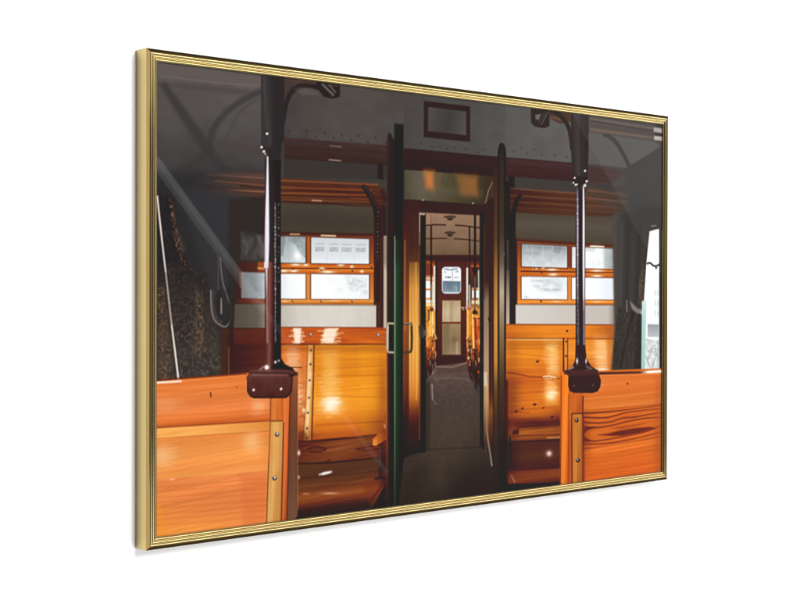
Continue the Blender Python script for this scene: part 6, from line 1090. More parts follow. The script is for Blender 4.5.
('p',[(808.5,30.6),(978.9,33.1),(992.3,41.3),(903.4,81.5),(808.7,80.6)],(92,90,88),4.1,1,None),
('p',[(844.1,33.7),(849.2,34.6),(855.9,36),(862.3,38.2),(868.2,41.1),(874.2,44.8),(881.1,50.5),(890.8,60.5),(901.1,72.3),(908.4,80.8),(916.2,77.9),(909.2,69.2),(899.3,57.1),(889.7,46.5),(882.3,40.2),(875.4,35.8),(868.1,32.5),(859.8,30.3),(851.9,29.4),(846.4,28.9)],(70,68,68),3.6,1,None),
('p',[(975.1,10.2),(1000.2,10.7),(1000.3,18),(975.1,17.6)],(164,156,150),3.8,1,None),
('p',[(976.2,24.1),(1000.3,24.1),(1000.3,30.8),(976.2,30.8)],(176,168,160),3.8,1,None),
('p',[(978.5,23.1),(999.9,23.2),(1000.7,19.5),(979.2,19.4)],(54,50,50),3,1,None),
('p',[(978.4,8.3),(999.9,8.4),(1000.6,5),(979.1,5)],(56,52,52),3,1,None),
('p',[(868.3,161),(893.5,156.8),(971.4,140.7),(998.2,139.6),(998.4,183.2),(966.3,184.1),(945.8,296.9),(941.1,415.6),(866.8,412.9),(874.1,345.2)],[(873.9,296.7,(84,78,74)),(899.2,296.7,(70,67,66)),(966.9,296.9,(66,63,61))],8.3,1,None),
('p',[(890.5,169.9),(886,304.8),(892.1,304.9),(896.6,169.8)],(84,81,80),5.1,.5,None),
('p',[(905.8,169.4),(901.3,304.8),(907.4,305),(912,169.3)],(60,58,57),5.1,.6,None),
('p',[(921.2,168.9),(914.1,304.9),(920.3,305.1),(927.5,168.8)],(78,75,74),5.1,.5,None),
('p',[(936.8,168.3),(927,304.9),(933.3,305.1),(943.1,168.3)],(60,57,56),5.2,.6,None),
('p',[(949.9,167.9),(934.9,304.9),(941.1,305.2),(956.2,167.9)],(74,70,66),5.2,.5,None),
('p',[(884,309.7),(943.2,310),(944.5,362.9),(942.6,412.3),(869.3,411.4),(874.2,369.5)],[(874.2,361.4,(62,58,54)),(909.8,362.1,(70,65,60)),(943.5,362.9,(54,50,46))],4.9,.9,('mottle',.16,80,3.3,2.9)),
('p',[(919.4,316),(901.6,361.5),(886.5,406.7),(892.5,407.8),(907.6,362.5),(925.5,317)],(52,48,46),4.9,.7,None),
('p',[(927.9,316.4),(922.9,362.3),(918,409.7),(922.6,410.1),(927.6,362.6),(932.5,316.7)],(84,78,70),4.9,.5,None),
('p',[(935.2,272.1),(949.7,234.1),(948.4,296.9),(940.6,310)],(96,82,66),5,.6,('cloth',.5,80,4.2,3.3)),
('p',[(913.6,298.4),(921.3,302.7),(932.8,310),(946.9,312.4),(946.9,321),(932.8,318.9),(919.8,312.2)],(132,127,119),3.7,.85,None),
('g',(945.9,317.5),(3.9,.0),(.0,3.3),(210,204,194),.8),
('p',[(904.2,296.7),(904.3,316.3),(907.6,316.4),(907.5,296.7)],(140,136,132),2.9,.6,None),
('p',[(964.7,183.1),(979.6,180),(990.8,178.4),(993.3,236.8),(994.1,417.5),(944.8,415.7),(947.5,329.9),(956.5,237.3)],(248,248,249),2.1,1,None),
('p',[(969.1,175.4),(982.4,173.7),(982,172.2),(968.7,174)],(170,164,160),2.5,.8,None),
('p',[(958.5,238.5),(960.9,237.9),(963.8,237.2),(965.8,237.1),(967.6,237.9),(970.1,239.6),(973.2,241.1),(976.6,241.9),(979.8,242.1),(983.2,241.9),(987.1,241),(990.9,239.8),(993.4,238.9),(991,236),(988.5,236.8),(985,237.9),(981.9,238.7),(979.8,238.8),(977.9,238.7),(975.9,238.3),(973.8,237.2),(971.1,235.4),(967.3,233.9),(962.9,234),(959.1,234.8),(956.7,235.4)],(58,54,54),2.1,1,None),
('p',[(985.8,243.6),(984.9,245),(982.6,245.6),(980.3,245),(979.4,243.6),(980.3,242.2),(982.6,241.6),(984.8,242.2)],(84,80,80),2.1,1,None),
('p',[(966.7,263.7),(992.3,260.2),(992.7,337.1),(956.5,336.6),(956.3,303.5)],(236,238,240),6.3,.7,None),
('p',[(977.9,281),(982.2,281),(982.3,289.6),(978,289.6)],(206,212,216),2.1,.8,None),
('p',[(984.9,281),(989.2,280.9),(989.2,289.6),(984.9,289.6)],(206,212,216),2.1,.8,None),
('p',[(978,297.6),(982.3,297.6),(982.3,306.3),(978.1,306.3)],(206,212,216),2.1,.8,None),
('p',[(985,298.5),(989.3,298.5),(989.3,307.2),(985,307.1)],(206,212,216),2.1,.8,None),
('p',[(978.1,314.3),(982.4,314.3),(982.4,323),(978.2,322.9)],(206,212,216),2.1,.8,None),
('p',[(985.1,316),(989.4,316),(989.4,324.7),(985.1,324.7)],(206,212,216),2.1,.8,None),
('p',[(945.3,298.5),(956.8,298.5),(954.2,412.7),(944.2,412.4)],[(948.4,298.5,(206,220,219)),(948.6,329.9,(172,206,200)),(948.9,412.6,(158,194,187))],2.5,1,None),
('p',[(960.2,336.7),(990,337.8),(990.1,358.8),(960.3,358.2)],[(967,336.8,(150,154,161)),(967.2,358.4,(184,188,192))],3.4,1,None),
('p',[(956.3,364.3),(972,366.2),(990.5,371.6),(992,369.5),(973,364),(956.9,362)],(150,152,152),2.5,1,None),
('p',[(955.4,375.5),(991,380.7),(991.5,379.1),(955.8,373.9)],(170,172,172),2.5,1,None),
('p',[(955,359.8),(991.2,365.5),(991.4,415.7),(954.2,414.4)],(206,210,211),4.2,.8,('mottle',.12,40,5.5,4.2)),
('p',[(963.1,383.9),(981.7,372.7),(979.4,371.2),(960.8,382.4)],(140,146,147),3.4,.55,None),
('p',[(960.9,400.1),(974,378.8),(971.1,378),(957.9,399.3)],(140,146,147),3.4,.55,None),
('p',[(974.2,410.4),(984.8,387.4),(981.7,386.7),(971.2,409.7)],(140,146,147),3.4,.55,None),
('p',[(979,377.2),(987.1,397.4),(990.2,397),(982.1,376.8)],(140,146,147),3.4,.55,None),
('p',[(955.2,389.9),(965.9,410.1),(968.9,409.6),(958.2,389.4)],(140,146,147),3.3,.55,None),
('p',[(985.8,363.8),(987.1,410.6),(990.3,410.6),(989,363.8)],(160,166,164),2.5,.7,None),
('p',[(989.6,140),(1003.6,136.1),(1005,419.5),(992,419.1)],[(995.5,146.4,(66,64,64)),(995.9,230.1,(52,50,51)),(996.8,417.6,(56,52,52))],2.1,1,None),
('p',[(989.7,297),(990,372.2),(992.4,372.3),(992.1,297)],(120,140,134),2.1,.6,None),
('g',(939.9,158.4),(36.9,-1.3),(.2,39.5),(58,56,56),.4),
('p',[(743.4,408.5),(1004.9,411.2),(1006,633),(744.2,608.3)],(206,106,42),2,1,None),
('p',[(794.6,415.1),(1005,419.5),(1005.2,471.6),(794.9,470.5)],[(889.6,417,(206,106,46)),(889.6,430,(216,114,52)),(889.7,452.8,(212,110,48)),(889.8,469.1,(222,126,58))],2,1,('wood',.096,-1,122.2,3.7)),
('p',[(837.1,416.2),(941.2,418.4),(1005.2,418.4),(1004.7,414),(941,414.1),(836.9,412)],[(839.5,412,(74,38,24)),(941.1,415.6,(110,60,40)),(962.1,416.3,(250,240,226)),(1004.9,417.9,(252,246,236))],2.1,1,None),
('p',[(839.5,418.2),(1005,421.4),(1004.9,419.7),(839.5,416.6)],(236,150,90),2.5,.6,None),
('p',[(911.1,433.5),(910.4,434.6),(908.5,435),(906.7,434.5),(906,433.3),(906.7,432.2),(908.5,431.8),(910.4,432.3)],(90,44,22),2,1,None),
('g',(834.6,432.6),(12.4,.5),(.0,8),(240,150,96),.4),
('p',[(798.3,453.9),(902.7,453.9),(1005.4,451.1),(1004.8,448.4),(902.3,451.3),(798,451.4)],(236,146,74),4.1,.5,None),
('p',[(798.3,472.3),(889.9,473.3),(1005.4,472.6),(1005.1,470.6),(889.7,471.3),(798.1,470.4)],(130,60,24),2.6,.8,None),
('p',[(795.8,470.6),(1005.2,472.3),(1005.5,527.1),(796.1,534.6)],[(839.7,472.9,(206,104,44)),(889.9,500,(204,98,40)),(941.6,527.8,(212,106,42))],2,1,('wood',.12,-5,122.3,3.7)),
('p',[(797.4,477),(809.1,477.3),(825.1,477.7),(839.8,478),(849.5,478.2),(857.4,478.1),(869.8,477.9),(891.3,477.3),(916.8,476.6),(941.5,475.8),(966.2,475.2),(989.2,474.6),(1005.4,474.1),(1005,472.5),(988.9,472.9),(965.9,473.5),(941.2,474.2),(916.5,474.7),(890.9,475.3),(869.4,475.6),(857.1,475.7),(849.2,475.7),(839.6,475.5),(825,475),(808.9,474.3),(797.2,473.8)],(96,44,24),3,.75,None),
('p',[(797.2,483.3),(811.8,484.6),(829.9,486),(844.1,486.8),(857.4,487.1),(870.1,486),(882.8,484.4),(892.5,482.6),(910.5,480.9),(959.1,479.8),(1005.4,479.2),(1005.1,477.5),(958.8,478),(910.1,478.9),(891.6,480.5),(881.7,482.2),(869.2,483.6),(856.9,484.5),(844,484.1),(830,483.1),(812,481.6),(797.4,480.2)],(96,44,24),3,.75,None),
('p',[(797.1,491.2),(813.7,493.1),(834.9,494.9),(853.3,495),(870.1,494.1),(883.2,491.9),(895.3,490),(909.9,490.2),(926.1,490.5),(943.8,489.2),(962.7,487.7),(986.3,486.6),(1005.5,485.9),(1005.1,484.2),(985.9,484.9),(962.2,485.7),(943,486.7),(925.5,487.5),(909.5,487.5),(894.6,487.7),(882.1,489.8),(869.3,491.8),(852.8,492.4),(834.9,492),(814,490.1),(797.6,488.1)],(96,44,24),3.1,.7,None),
('p',[(800.7,509.1),(804.9,505.7),(811.7,502.3),(824,501.6),(840.1,501.5),(857.2,500.6),(875.1,499.4),(892.2,497.5),(910.7,495.6),(933.3,494.3),(957.4,493.6),(984.2,493.8),(1005.4,494.3),(1005.3,492.6),(984,491.8),(957,491.2),(932.7,492.1),(910,493.7),(891.5,495.6),(874.4,497.5),(856.6,498.5),(839.6,498.9),(823.5,497.9),(809.2,497.7),(799.4,501.4),(794.1,505.2)],(96,44,24),3,.7,None),
('p',[(793.8,513.7),(799.7,517.6),(809.8,521.7),(823.9,522.8),(840.1,522.8),(856,522.3),(875.1,521.2),(903.1,519.9),(931.5,518.2),(951.2,516.4),(968.4,513.9),(989.5,509.7),(1005.9,506),(1004.8,504.4),(988.3,508),(967.3,512),(950.3,514.4),(930.8,516.3),(902.5,517.9),(874.6,519.1),(855.5,520.1),(839.7,520.6),(823.8,520.1),(811.3,518.4),(804.6,514.1),(801.1,510.1)],(96,44,24),3,.7,None),
('p',[(797.5,525.8),(808.5,526.4),(823.9,527.3),(840.1,527.9),(856,528.1),(872.4,528.1),(890.3,527.7),(911.7,526.4),(934.1,524.7),(955.1,523),(975.3,521.1),(993.3,519.2),(1005.8,517.8),(1005.1,516.1),(992.5,517.5),(974.5,519.3),(954.4,521.2),(933.5,522.9),(911.1,524.5),(889.8,525.7),(872,526.1),(855.7,526.1),(839.9,525.8),(823.8,525),(808.4,524),(797.5,523.3)],(96,44,24),3.1,.7,None),
('p',[(797.6,533),(811,533.4),(829.8,533.8),(850.1,533.9),(870.6,533.4),(892,532.5),(915.9,531.3),(947.8,529.3),(981.6,527),(1005.8,525.4),(1005.2,523.7),(981,525.3),(947.3,527.5),(915.4,529.5),(891.5,530.7),(870.1,531.5),(849.7,532),(829.6,531.8),(810.8,531.2),(797.4,530.7)],(96,44,24),3,.6,None),
('p',[(832.5,511.9),(859.8,511.7),(884.9,508.8),(925.9,507.1),(967.9,507.3),(983.9,510.6),(941.6,515.6),(895.1,517.6),(864.8,515.6)],(104,48,28),4.1,.85,('wood',.3,-6,28.6,3.3)),
('p',[(798.3,494.5),(820.2,499.8),(800.8,504.2)],(84,38,22),4.7,.7,None),
('p',[(796,511.8),(815.4,519.4),(798.5,523)],(84,38,22),3.9,.6,None),
('p',[(864.7,503.3),(931.1,500.8),(973.1,498.3),(941.5,503.1),(895.1,506.2)],(140,64,32),4.1,.6,None),
('p',[(796.1,534),(1005.5,527.1),(1006,633),(796.4,613.2)],[(890.1,532.5,(228,118,48)),(890.2,553.7,(218,106,42)),(890.3,586.3,(206,94,38))],2,1,('wood',.12,-3,101.9,3.1)),
('p',[(801,542.9),(890.3,543.9),(1000.3,539.1),(999.9,537.8),(890,542.6),(800.8,541.6)],(180,80,32),2.6,.4,None),
('p',[(801.1,549.2),(890.3,550.4),(1000.3,546.5),(1000,545.2),(890,549.1),(800.9,548)],(180,80,32),2.6,.4,None),
('p',[(801.1,555.6),(890.3,557),(1000.4,553.9),(1000,552.6),(890.1,555.6),(800.9,554.3)],(180,80,32),2.6,.4,None),
('p',[(801.1,561.9),(890.4,563.5),(1000.4,561.3),(1000.1,559.9),(890.1,562.2),(800.9,560.7)],(180,80,32),2.6,.4,None),
('p',[(801.1,568.3),(890.4,570),(1000.4,568.7),(1000.1,567.3),(890.1,568.7),(801,567)],(180,80,32),2.6,.4,None),
('p',[(801.2,574.6),(890.4,576.5),(1000.5,576.1),(1000.2,574.7),(890.2,575.2),(801,573.4)],(180,80,32),2.6,.4,None),
('p',[(980.8,422),(1005,421.2),(1005.8,585.9),(981.6,590.6)],(170,88,50),12.7,.35,None),
('g',(805.7,518.8),(14.6,1),(.2,47.7),(120,54,24),.4),
('g',(994.7,531.4),(27.1,1.8),(.3,67),(150,70,34),.3),
('g',(839.5,424.8),(50.1,2),(.0,9.6),(236,146,92),.25),
('p',[(759.8,409.1),(800.5,445.5),(798.3,483.4),(796.4,613.2),(760.6,609.9)],[(767,437.6,(196,96,38)),(781.4,454,(204,104,44)),(798.2,454.9,(180,86,36))],1.9,1,('wood',.144,90,58.2,2.7)),
('p',[(771.5,474.9),(796.8,476),(797.4,613.3),(773.4,611.1)],[(772.1,516.5,(186,106,44)),(784,517.3,(204,130,60)),(796,518.1,(176,98,42))],1.9,1,('wood',.168,90,58.2,2.7)),
('p',[(771,475.4),(796.8,476.5),(796.8,474.9),(771,473.8)],(88,44,22),1.9,1,None),
('p',[(769.7,474.9),(771.2,607.7),(773.8,608),(772.3,475)],(96,46,22),1.9,.8,None),
('p',[(796.1,448.4),(796.8,610.1),(799.9,610.4),(799.2,448.6)],(86,40,22),2.1,.8,None),
('p',[(797.8,480.2),(798.3,607.1),(804.1,607.6),(803.6,480.5)],(130,58,28),4.7,.5,None),
('p',[(787.7,486),(786.3,488.2),(782.7,489),(779.2,487.8),(777.7,485.4),(779.1,483.1),(782.7,482.3),(786.2,483.5)],(40,30,28),1.9,1,None),
('p',[(783.9,484.8),(783.3,485.8),(781.7,486.1),(780.2,485.6),(779.6,484.5),(780.2,483.6),(781.7,483.2),(783.3,483.7)],(190,180,172),1.9,1,None),
('p',[(791.1,549.4),(789.6,551.7),(786.1,552.4),(782.5,551.1),(781,548.7),(782.5,546.4),(786,545.7),(789.6,547)],(40,30,28),1.9,1,None),
('p',[(787.3,548.2),(786.6,549.2),(785.1,549.5),(783.6,548.9),(782.9,547.9),(783.6,546.9),(785.1,546.6),(786.6,547.1)],(190,180,172),1.9,1,None),
('p',[(747.2,410.2),(762.2,412.3),(764.7,453.2),(761.6,610),(745.1,608.4)],[(746.1,499.2,(232,118,34)),(755.5,499.7,(244,136,46)),(763.5,500.2,(206,100,34))],1.9,1,('wood',.072,90,76.7,2.7)),
('p',[(762.6,443.7),(761.3,609.9),(763.7,610.2),(764.9,443.8)],(140,64,26),1.9,.8,None),
('p',[(745.1,414.8),(743.9,608.3),(746.3,608.5),(747.4,414.9)],(120,54,24),1.9,.8,None),
('p',[(767.6,-7.9),(809.8,-5.2),(809.6,58.3),(807.8,102.8),(804,112.5),(775.2,114),(771.4,101.6),(767.9,61)],[(767.8,45.4,(58,52,52)),(779.7,44.5,(72,66,66)),(794.1,43.5,(62,56,57)),(808.6,42.5,(54,49,50))],2.3,1,None),
('p',[(782.2,-2.8),(784,101),(788.3,100.7),(786.5,-3.2)],(80,74,74),3.9,.5,None),
('p',[(774.2,101.5),(808.8,101.2),(806.4,111.8),(799.2,119.1),(781,120),(773.8,112.5)],(54,48,48),2.3,1,None),
('p',[(778.8,104.4),(778.1,105.4),(776.6,105.9),(775.1,105.6),(774.5,104.6),(775.1,103.6),(776.6,103.1),(778.1,103.4)],(240,236,236),1.9,1,None),
('p',[(781.4,115.3),(780.7,116.4),(779.1,116.9),(777.4,116.6),(776.7,115.5),(777.4,114.3),(779,113.8),(780.7,114.2)],(240,236,236),1.9,1,None),
('p',[(804.3,115.1),(803.2,116.8),(800.6,117.6),(798.1,117.1),(797,115.4),(798.1,113.7),(800.6,112.9),(803.2,113.4)],(240,236,236),2,1,None),
('p',[(808.1,108.2),(807.3,109.5),(805.5,110.1),(803.6,109.7),(802.8,108.5),(803.6,107.2),(805.4,106.6),(807.3,107)],(240,236,236),2,1,None),
('p',[(803.9,92),(803.2,93.1),(801.5,93.7),(799.8,93.3),(799.1,92.2),(799.8,91.1),(801.5,90.5),(803.2,90.9)],(240,236,236),2,1,None),
('p',[(784.1,114.5),(783.6,115.3),(782.4,115.7),(781.2,115.4),(780.7,114.7),(781.2,113.9),(782.4,113.5),(783.6,113.7)],(240,236,236),1.9,1,None),
('p',[(775.7,112.4),(775.2,113.3),(773.8,113.7),(772.5,113.4),(771.9,112.6),(772.5,111.7),(773.8,111.2),(775.1,111.5)],(240,236,236),1.9,1,None),
('p',[(779.6,119.2),(790,121.2),(805.8,111.5),(804.2,110.4),(789.2,119.8),(780.5,117.7)],(140,130,130),1.9,.7,None),
('p',[(779.1,118.5),(802.1,117.4),(803.2,385.3),(779.7,384.6)],[(779.5,217.6,(54,46,50)),(783.8,217.6,(96,84,92)),(788.5,217.5,(60,46,50)),(795.8,217.3,(70,56,60)),(798.6,217.3,(120,108,116)),(802.5,217.2,(58,46,48))],1.9,1,None),
('p',[(782.5,123.1),(783.2,296.4),(785.9,296.4),(785.2,122.9)],[(783.9,123,(120,112,116)),(784.1,186,(220,214,220)),(784.6,296.4,(130,118,122))],1.9,.75,None),
('p',[(781.7,128.1),(782.6,129.4),(784.4,128.8),(783.6,127.5)],(240,236,240),1.9,.21914019768972248,None),
('p',[(782.5,131.4),(783.5,132.3),(785,131.5),(783.9,130.6)],(240,236,240),1.9,.14793634018542776,None),
('p',[(781.6,136.7),(782.4,139.3),(785.1,138.8),(784.3,136.3)],(240,236,240),1.9,.44136829305228414,None),
('p',[(781.8,141.7),(782.4,142.9),(784.2,142.4),(783.6,141.3)],(240,236,240),1.9,.19251910229985492,None),
('p',[(782.6,147.8),(782.7,150.5),(785.6,150.4),(785.5,147.6)],(240,236,240),1.9,.4681464204869361,None),
('p',[(782.7,152.7),(783,154.2),(785.1,153.9),(784.8,152.4)],(240,236,240),1.9,.2501369820658049,None),
('p',[(781.3,159.1),(782.5,162),(785.3,161.4),(784.2,158.5)],(240,236,240),1.9,.48962131557170374,None),
('p',[(781.8,166),(782.6,167.9),(784.9,167.4),(784.1,165.5)],(240,236,240),1.9,.33250058579837444,None),
('p',[(782.8,169.2),(782.4,172.2),(785.4,172.3),(785.8,169.3)],(240,236,240),1.9,.5125271128379614,None),
('p',[(782.3,175),(782.9,177.9),(785.9,177.5),(785.2,174.6)],(240,236,240),1.9,.5017255215541683,None),
('p',[(782.3,182.6),(782.8,184.6),(785.2,184.3),(784.6,182.3)],(240,236,240),1.9,.33351639763975566,None),
('p',[(782.5,187.8),(783.5,189),(785.1,188.3),(784.1,187.1)],(240,236,240),1.9,.18775465457107554,None),
('p',[(783,190),(782.7,190.9),(784.4,191.1),(784.7,190.2)],(240,236,240),1.9,.1394552395814753,None),
('p',[(782.3,194.8),(783.6,196.6),(785.7,196),(784.4,194.1)],(240,236,240),1.9,.317920836168297,None),
('p',[(782.1,198.7),(783.1,200.4),(785.2,199.8),(784.2,198.1)],(240,236,240),1.9,.2933737556910765,None),
('p',[(783.1,202.4),(782.6,204.1),(784.8,204.3),(785.2,202.6)],(240,236,240),1.9,.2694489169350879,None),
('p',[(781.5,207.9),(781.9,210.8),(784.8,210.5),(784.4,207.6)],(240,236,240),1.9,.4998123426428762,None),
('p',[(782.6,212.8),(782.2,215.4),(785,215.5),(785.3,212.9)],(240,236,240),1.9,.44136814135703584,None),
('p',[(782.7,218),(782.4,219.2),(784.3,219.4),(784.6,218.2)],(240,236,240),1.9,.19456667126855393,None),
('p',[(783.2,223.3),(782.9,226.2),(785.9,226.3),(786.1,223.4)],(240,236,240),1.9,.4962896672269655,None),
('p',[(782.8,231.9),(784.1,232.7),(785.3,231.9),(784,231.1)],(240,236,240),1.9,.12763876062318913,None),
('p',[(783.6,236.6),(783.1,238.4),(785.4,238.6),(785.8,236.8)],(240,236,240),1.9,.2923796260489277,None),
('p',[(782.3,243.4),(783,244.8),(785,244.4),(784.3,242.9)],(240,236,240),1.9,.24323230653588807,None),
('p',[(783.7,246.2),(782.8,247.9),(784.9,248.3),(785.8,246.6)],(240,236,240),1.9,.28028654658421914,None),
('p',[(782.6,249.8),(783.9,250.7),(785.2,249.9),(783.9,249)],(240,236,240),1.9,.1388148210272926,None),
('p',[(782.3,253.5),(784,255),(785.7,254.1),(784,252.6)],(240,236,240),1.9,.24194037929185785,None),
('p',[(782.1,257.7),(782.6,259),(784.5,258.7),(784,257.4)],(240,236,240),1.9,.20732507353812196,None),
('p',[(781.9,260.8),(782.2,263.2),(784.8,263.1),(784.6,260.7)],(240,236,240),1.9,.40426738938435836,None),
('p',[(784,266.1),(782.8,267.5),(784.5,268.1),(785.8,266.8)],(240,236,240),1.9,.2246046335622805,None),
('p',[(782.5,271.5),(783.6,274.1),(786.3,273.6),(785.1,271)],(240,236,240),1.9,.44499269260987945,None),
('p',[(782.8,277),(782.6,278.4),(784.6,278.5),(784.8,277.2)],(240,236,240),1.9,.22158210981117155,None),
('p',[(783.8,281.4),(783.7,282.8),(785.8,282.8),(785.8,281.4)],(240,236,240),1.9,.08976244363761834,None),
('p',[(782.7,286.3),(783.1,287.1),(784.7,286.8),(784.4,286)],(240,236,240),1.9,.05331726001339704,None),
('p',[(783.9,288.8),(782.9,290.1),(784.7,290.7),(785.7,289.4)],(240,236,240),1.9,.08688639788388186,None),
('p',[(782.7,292.1),(783.5,295.1),(786.5,294.7),(785.7,291.7)],(240,236,240),1.9,.2039095734718353,None),
('p',[(782.9,297.9),(783.3,300.8),(786.2,300.6),(785.9,297.7)],(240,236,240),1.9,.1993599625058363,None),
('p',[(782.2,305.2),(782.8,307.1),(785.1,306.8),(784.5,304.9)],(240,236,240),1.9,.13104038781743804,None),
('p',[(783.5,311.7),(782.7,314.6),(785.6,314.9),(786.4,312)],(240,236,240),1.9,.19915999167125928,None),
('p',[(783,318.8),(783.5,321.5),(786.3,321.3),(785.8,318.6)],(240,236,240),1.9,.18231678276745367,None),
('p',[(783.3,324.7),(782.8,327),(785.4,327.3),(785.8,324.9)],(240,236,240),1.9,.15799500768359556,None),
('p',[(782,332.5),(783.7,335.6),(786.6,334.9),(784.8,331.9)],(240,236,240),1.9,.20865488174105878,None),
('p',[(782.2,340.8),(783.9,343.2),(786.3,342.5),(784.6,340.1)],(240,236,240),1.9,.1602831162820106,None),
('p',[(783.1,344.4),(782.4,347.5),(785.4,347.9),(786.1,344.8)],(240,236,240),1.9,.21071387384285167,None),
('p',[(783.1,349.7),(783.6,352),(786.2,351.9),(785.7,349.6)],(240,236,240),1.9,.1547118847224773,None),
('p',[(782.6,357.4),(784.4,358.7),(785.9,357.9),(784.1,356.6)],(240,236,240),1.9,.08471496598471868,None),
('p',[(782.2,359.9),(783.6,362.8),(786.4,362.2),(785,359.3)],(240,236,240),1.9,.19523916217113257,None),
('p',[(783,367.1),(783.7,370),(786.6,369.7),(785.9,366.8)],(240,236,240),1.9,.19548348222190398,None),
('p',[(782.8,372.1),(783.9,374.5),(786.5,374.1),(785.3,371.7)],(240,236,240),1.9,.160808941171994,None),
('p',[(796.6,117.7),(796.4,130.5),(796.3,148.8),(796.2,169.9),(796.2,195.4),(796.3,223),(796.5,249),(797,274.1),(797.6,296.6),(798.1,312.3),(800,312.3),(800.2,296.6),(800.4,274),(800.6,248.9),(800.7,223),(800.8,195.2),(800.7,169.7),(800.2,148.6),(799.5,130.4),(799,117.5)],(244,240,246),2,.9,None),
('p',[(797.5,296.4),(798.1,382),(801,382),(800.4,296.4)],(140,122,124),2,.8,None),
('p',[(788.6,122.8),(789.7,384.9),(794.5,385),(793.4,122.6)],(40,32,34),3.1,.7,None),
('p',[(780.1,367.3),(803.1,367.8),(806.1,388.5),(817.3,401.6),(834.5,409.4),(834.6,415),(752.8,412),(755.1,406.6),(771.6,401.7),(778.7,390.9)],(60,42,42),1.9,1,None),
('g',(783.5,392.6),(2.9,.1),(.0,5.4),(250,240,240),.95),
('g',(805.2,393.3),(2.4,.1),(.0,4.8),(250,240,240),.85),
('p',[(762.7,406.3),(777,402.7),(775.8,400.9),(761.6,404.5)],(200,180,176),2.3,.7,None),
('p',[(804.6,402),(819.2,407.3),(820.5,405.6),(805.8,400.4)],(170,140,130),2.4,.7,None),
('g',(810.1,407.7),(3.6,.1),(.0,1.9),(240,220,210),.7),
('p',[(763.2,415.5),(836,415.7),(841.5,424.9),(840.1,435.4),(833.2,442.5),(820.9,444.5),(775.6,442.1),(766.1,438.2),(762.3,430.2)],(34,23,23),2.3,1,None),
('p',[(752.8,407.3),(762.2,406.1),(832.1,407.9),(836,415),(839.5,424.8),(838.6,434.4),(832.2,441.1),(820,442.8),(776.5,440.6),(767,437),(763.7,429.6),(763.6,415.5)],[(800.4,409,(76,52,50)),(800.4,416.9,(64,42,41)),(800.5,442.3,(58,38,37))],2,1,None),
('p',[(752.8,406.4),(834.5,408.3),(837,415.7),(764.6,415.6),(755.1,412.1)],(84,56,54),3.1,.7,None),
('p',[(778.7,431.2),(778,432.2),(776.5,432.5),(775,432.1),(774.4,431),(775,430.1),(776.5,429.7),(778,430.2)],(110,84,80),1.9,1,None),
('p',[(824.6,432.5),(823.9,433.5),(822.4,433.8),(820.8,433.4),(820.2,432.3),(820.8,431.3),(822.4,431),(823.9,431.5)],(110,84,80),2,1,None),
('p',[(-4.6,394),(141.2,387.8),(181.4,393.7),(181.5,452.3),(-4.5,451.2)],[(83.7,390,(226,120,56)),(83.8,410.1,(230,130,68)),(83.8,432.8,(234,132,72)),(83.8,450.4,(226,116,54))],1.4,1,('wood',.096,-4,69.6,2.5)),
('p',[(5.5,393),(68.7,391.8),(141.3,390.1),(141.1,387.8),(68.5,389.5),(5.3,390.8)],(120,58,32),1.9,.85,None),
('p',[(5.5,396.2),(24.3,396),(41.9,395.7),(41.7,393.5),(24.1,393.8),(5.3,394)],(255,244,226),1.7,.95,None),
('p',[(41.9,395.2),(138.1,391.9),(137.9,390.6),(41.7,394)],(246,158,96),1.7,.6,None),
('g',(18.4,423.2),(26.4,1.3),(.0,9.8),(246,166,112),.5),
('g',(160.4,431.7),(12.9,.7),(.0,10.4),(250,184,134),.6),
('p',[(154.4,421.3),(162.6,421.2),(162.5,419.9),(154.3,420)],(252,196,150),1.6,.25732167691619107,None),
('p',[(150.8,423.7),(163,423.6),(162.9,422.3),(150.7,422.4)],(252,196,150),1.6,.26727498552832657,None),
('p',[(148.2,426.3),(174.4,426.1),(174.3,424.8),(148.1,425)],(252,196,150),1.6,.18343810078656558,None),
('p',[(147.3,428.9),(170.3,428.7),(170.2,427.4),(147.2,427.6)],(252,196,150),1.6,.2995063983653933,None),
('p',[(156.7,431),(171.5,430.9),(171.4,429.6),(156.6,429.7)],(252,196,150),1.6,.21939768456747374,None),
('p',[(147.6,433.1),(169.1,433),(168.9,431.7),(147.5,431.8)],(252,196,150),1.6,.29394023428325394,None),
('p',[(151.4,435.6),(169.6,435.5),(169.5,434.2),(151.3,434.3)],(252,196,150),1.6,.23889649725040163,None),
('p',[(144.3,438.5),(172.2,438.5),(172.1,437.2),(144.2,437.2)],(252,196,150),1.6,.19252080440468625,None),
('p',[(142.4,440.5),(167.5,440.5),(167.4,439.2),(142.3,439.3)],(252,196,150),1.6,.26423118328091877,None),
('p',[(150.4,443),(163.3,443),(163.1,441.7),(150.3,441.7)],(252,196,150),1.6,.2725402268273586,None),
('p',[(12.8,414.8),(26.4,414.6),(26.3,413.4),(12.7,413.5)],(250,178,126),1.5,.23877403932997535,None),
('p',[(-.7,417.3),(33.4,416.9),(33.3,415.7),(-.8,416.1)],(250,178,126),1.5,.19475429393100271,None),
('p',[(12.4,420.5),(48.3,420.2),(48.2,418.9),(12.3,419.3)],(250,178,126),1.5,.23670251501900505,None),
('p',[(16.5,422),(37.7,421.8),(37.6,420.6),(16.4,420.8)],(250,178,126),1.5,.15172103575635182,None),
('p',[(4.7,424),(52.8,423.6),(52.7,422.4),(4.6,422.8)],(250,178,126),1.5,.23161497205407083,None),
('p',[(2,426.4),(30,426.2),(29.9,424.9),(1.9,425.2)],(250,178,126),1.5,.1510843820233295,None),
('p',[(5.9,428.6),(28.6,428.5),(28.5,427.2),(5.8,427.4)],(250,178,126),1.5,.13976120398216849,None),
('p',[(12,430.1),(28.9,429.9),(28.8,428.7),(11.9,428.8)],(250,178,126),1.5,.155867686421801,None),
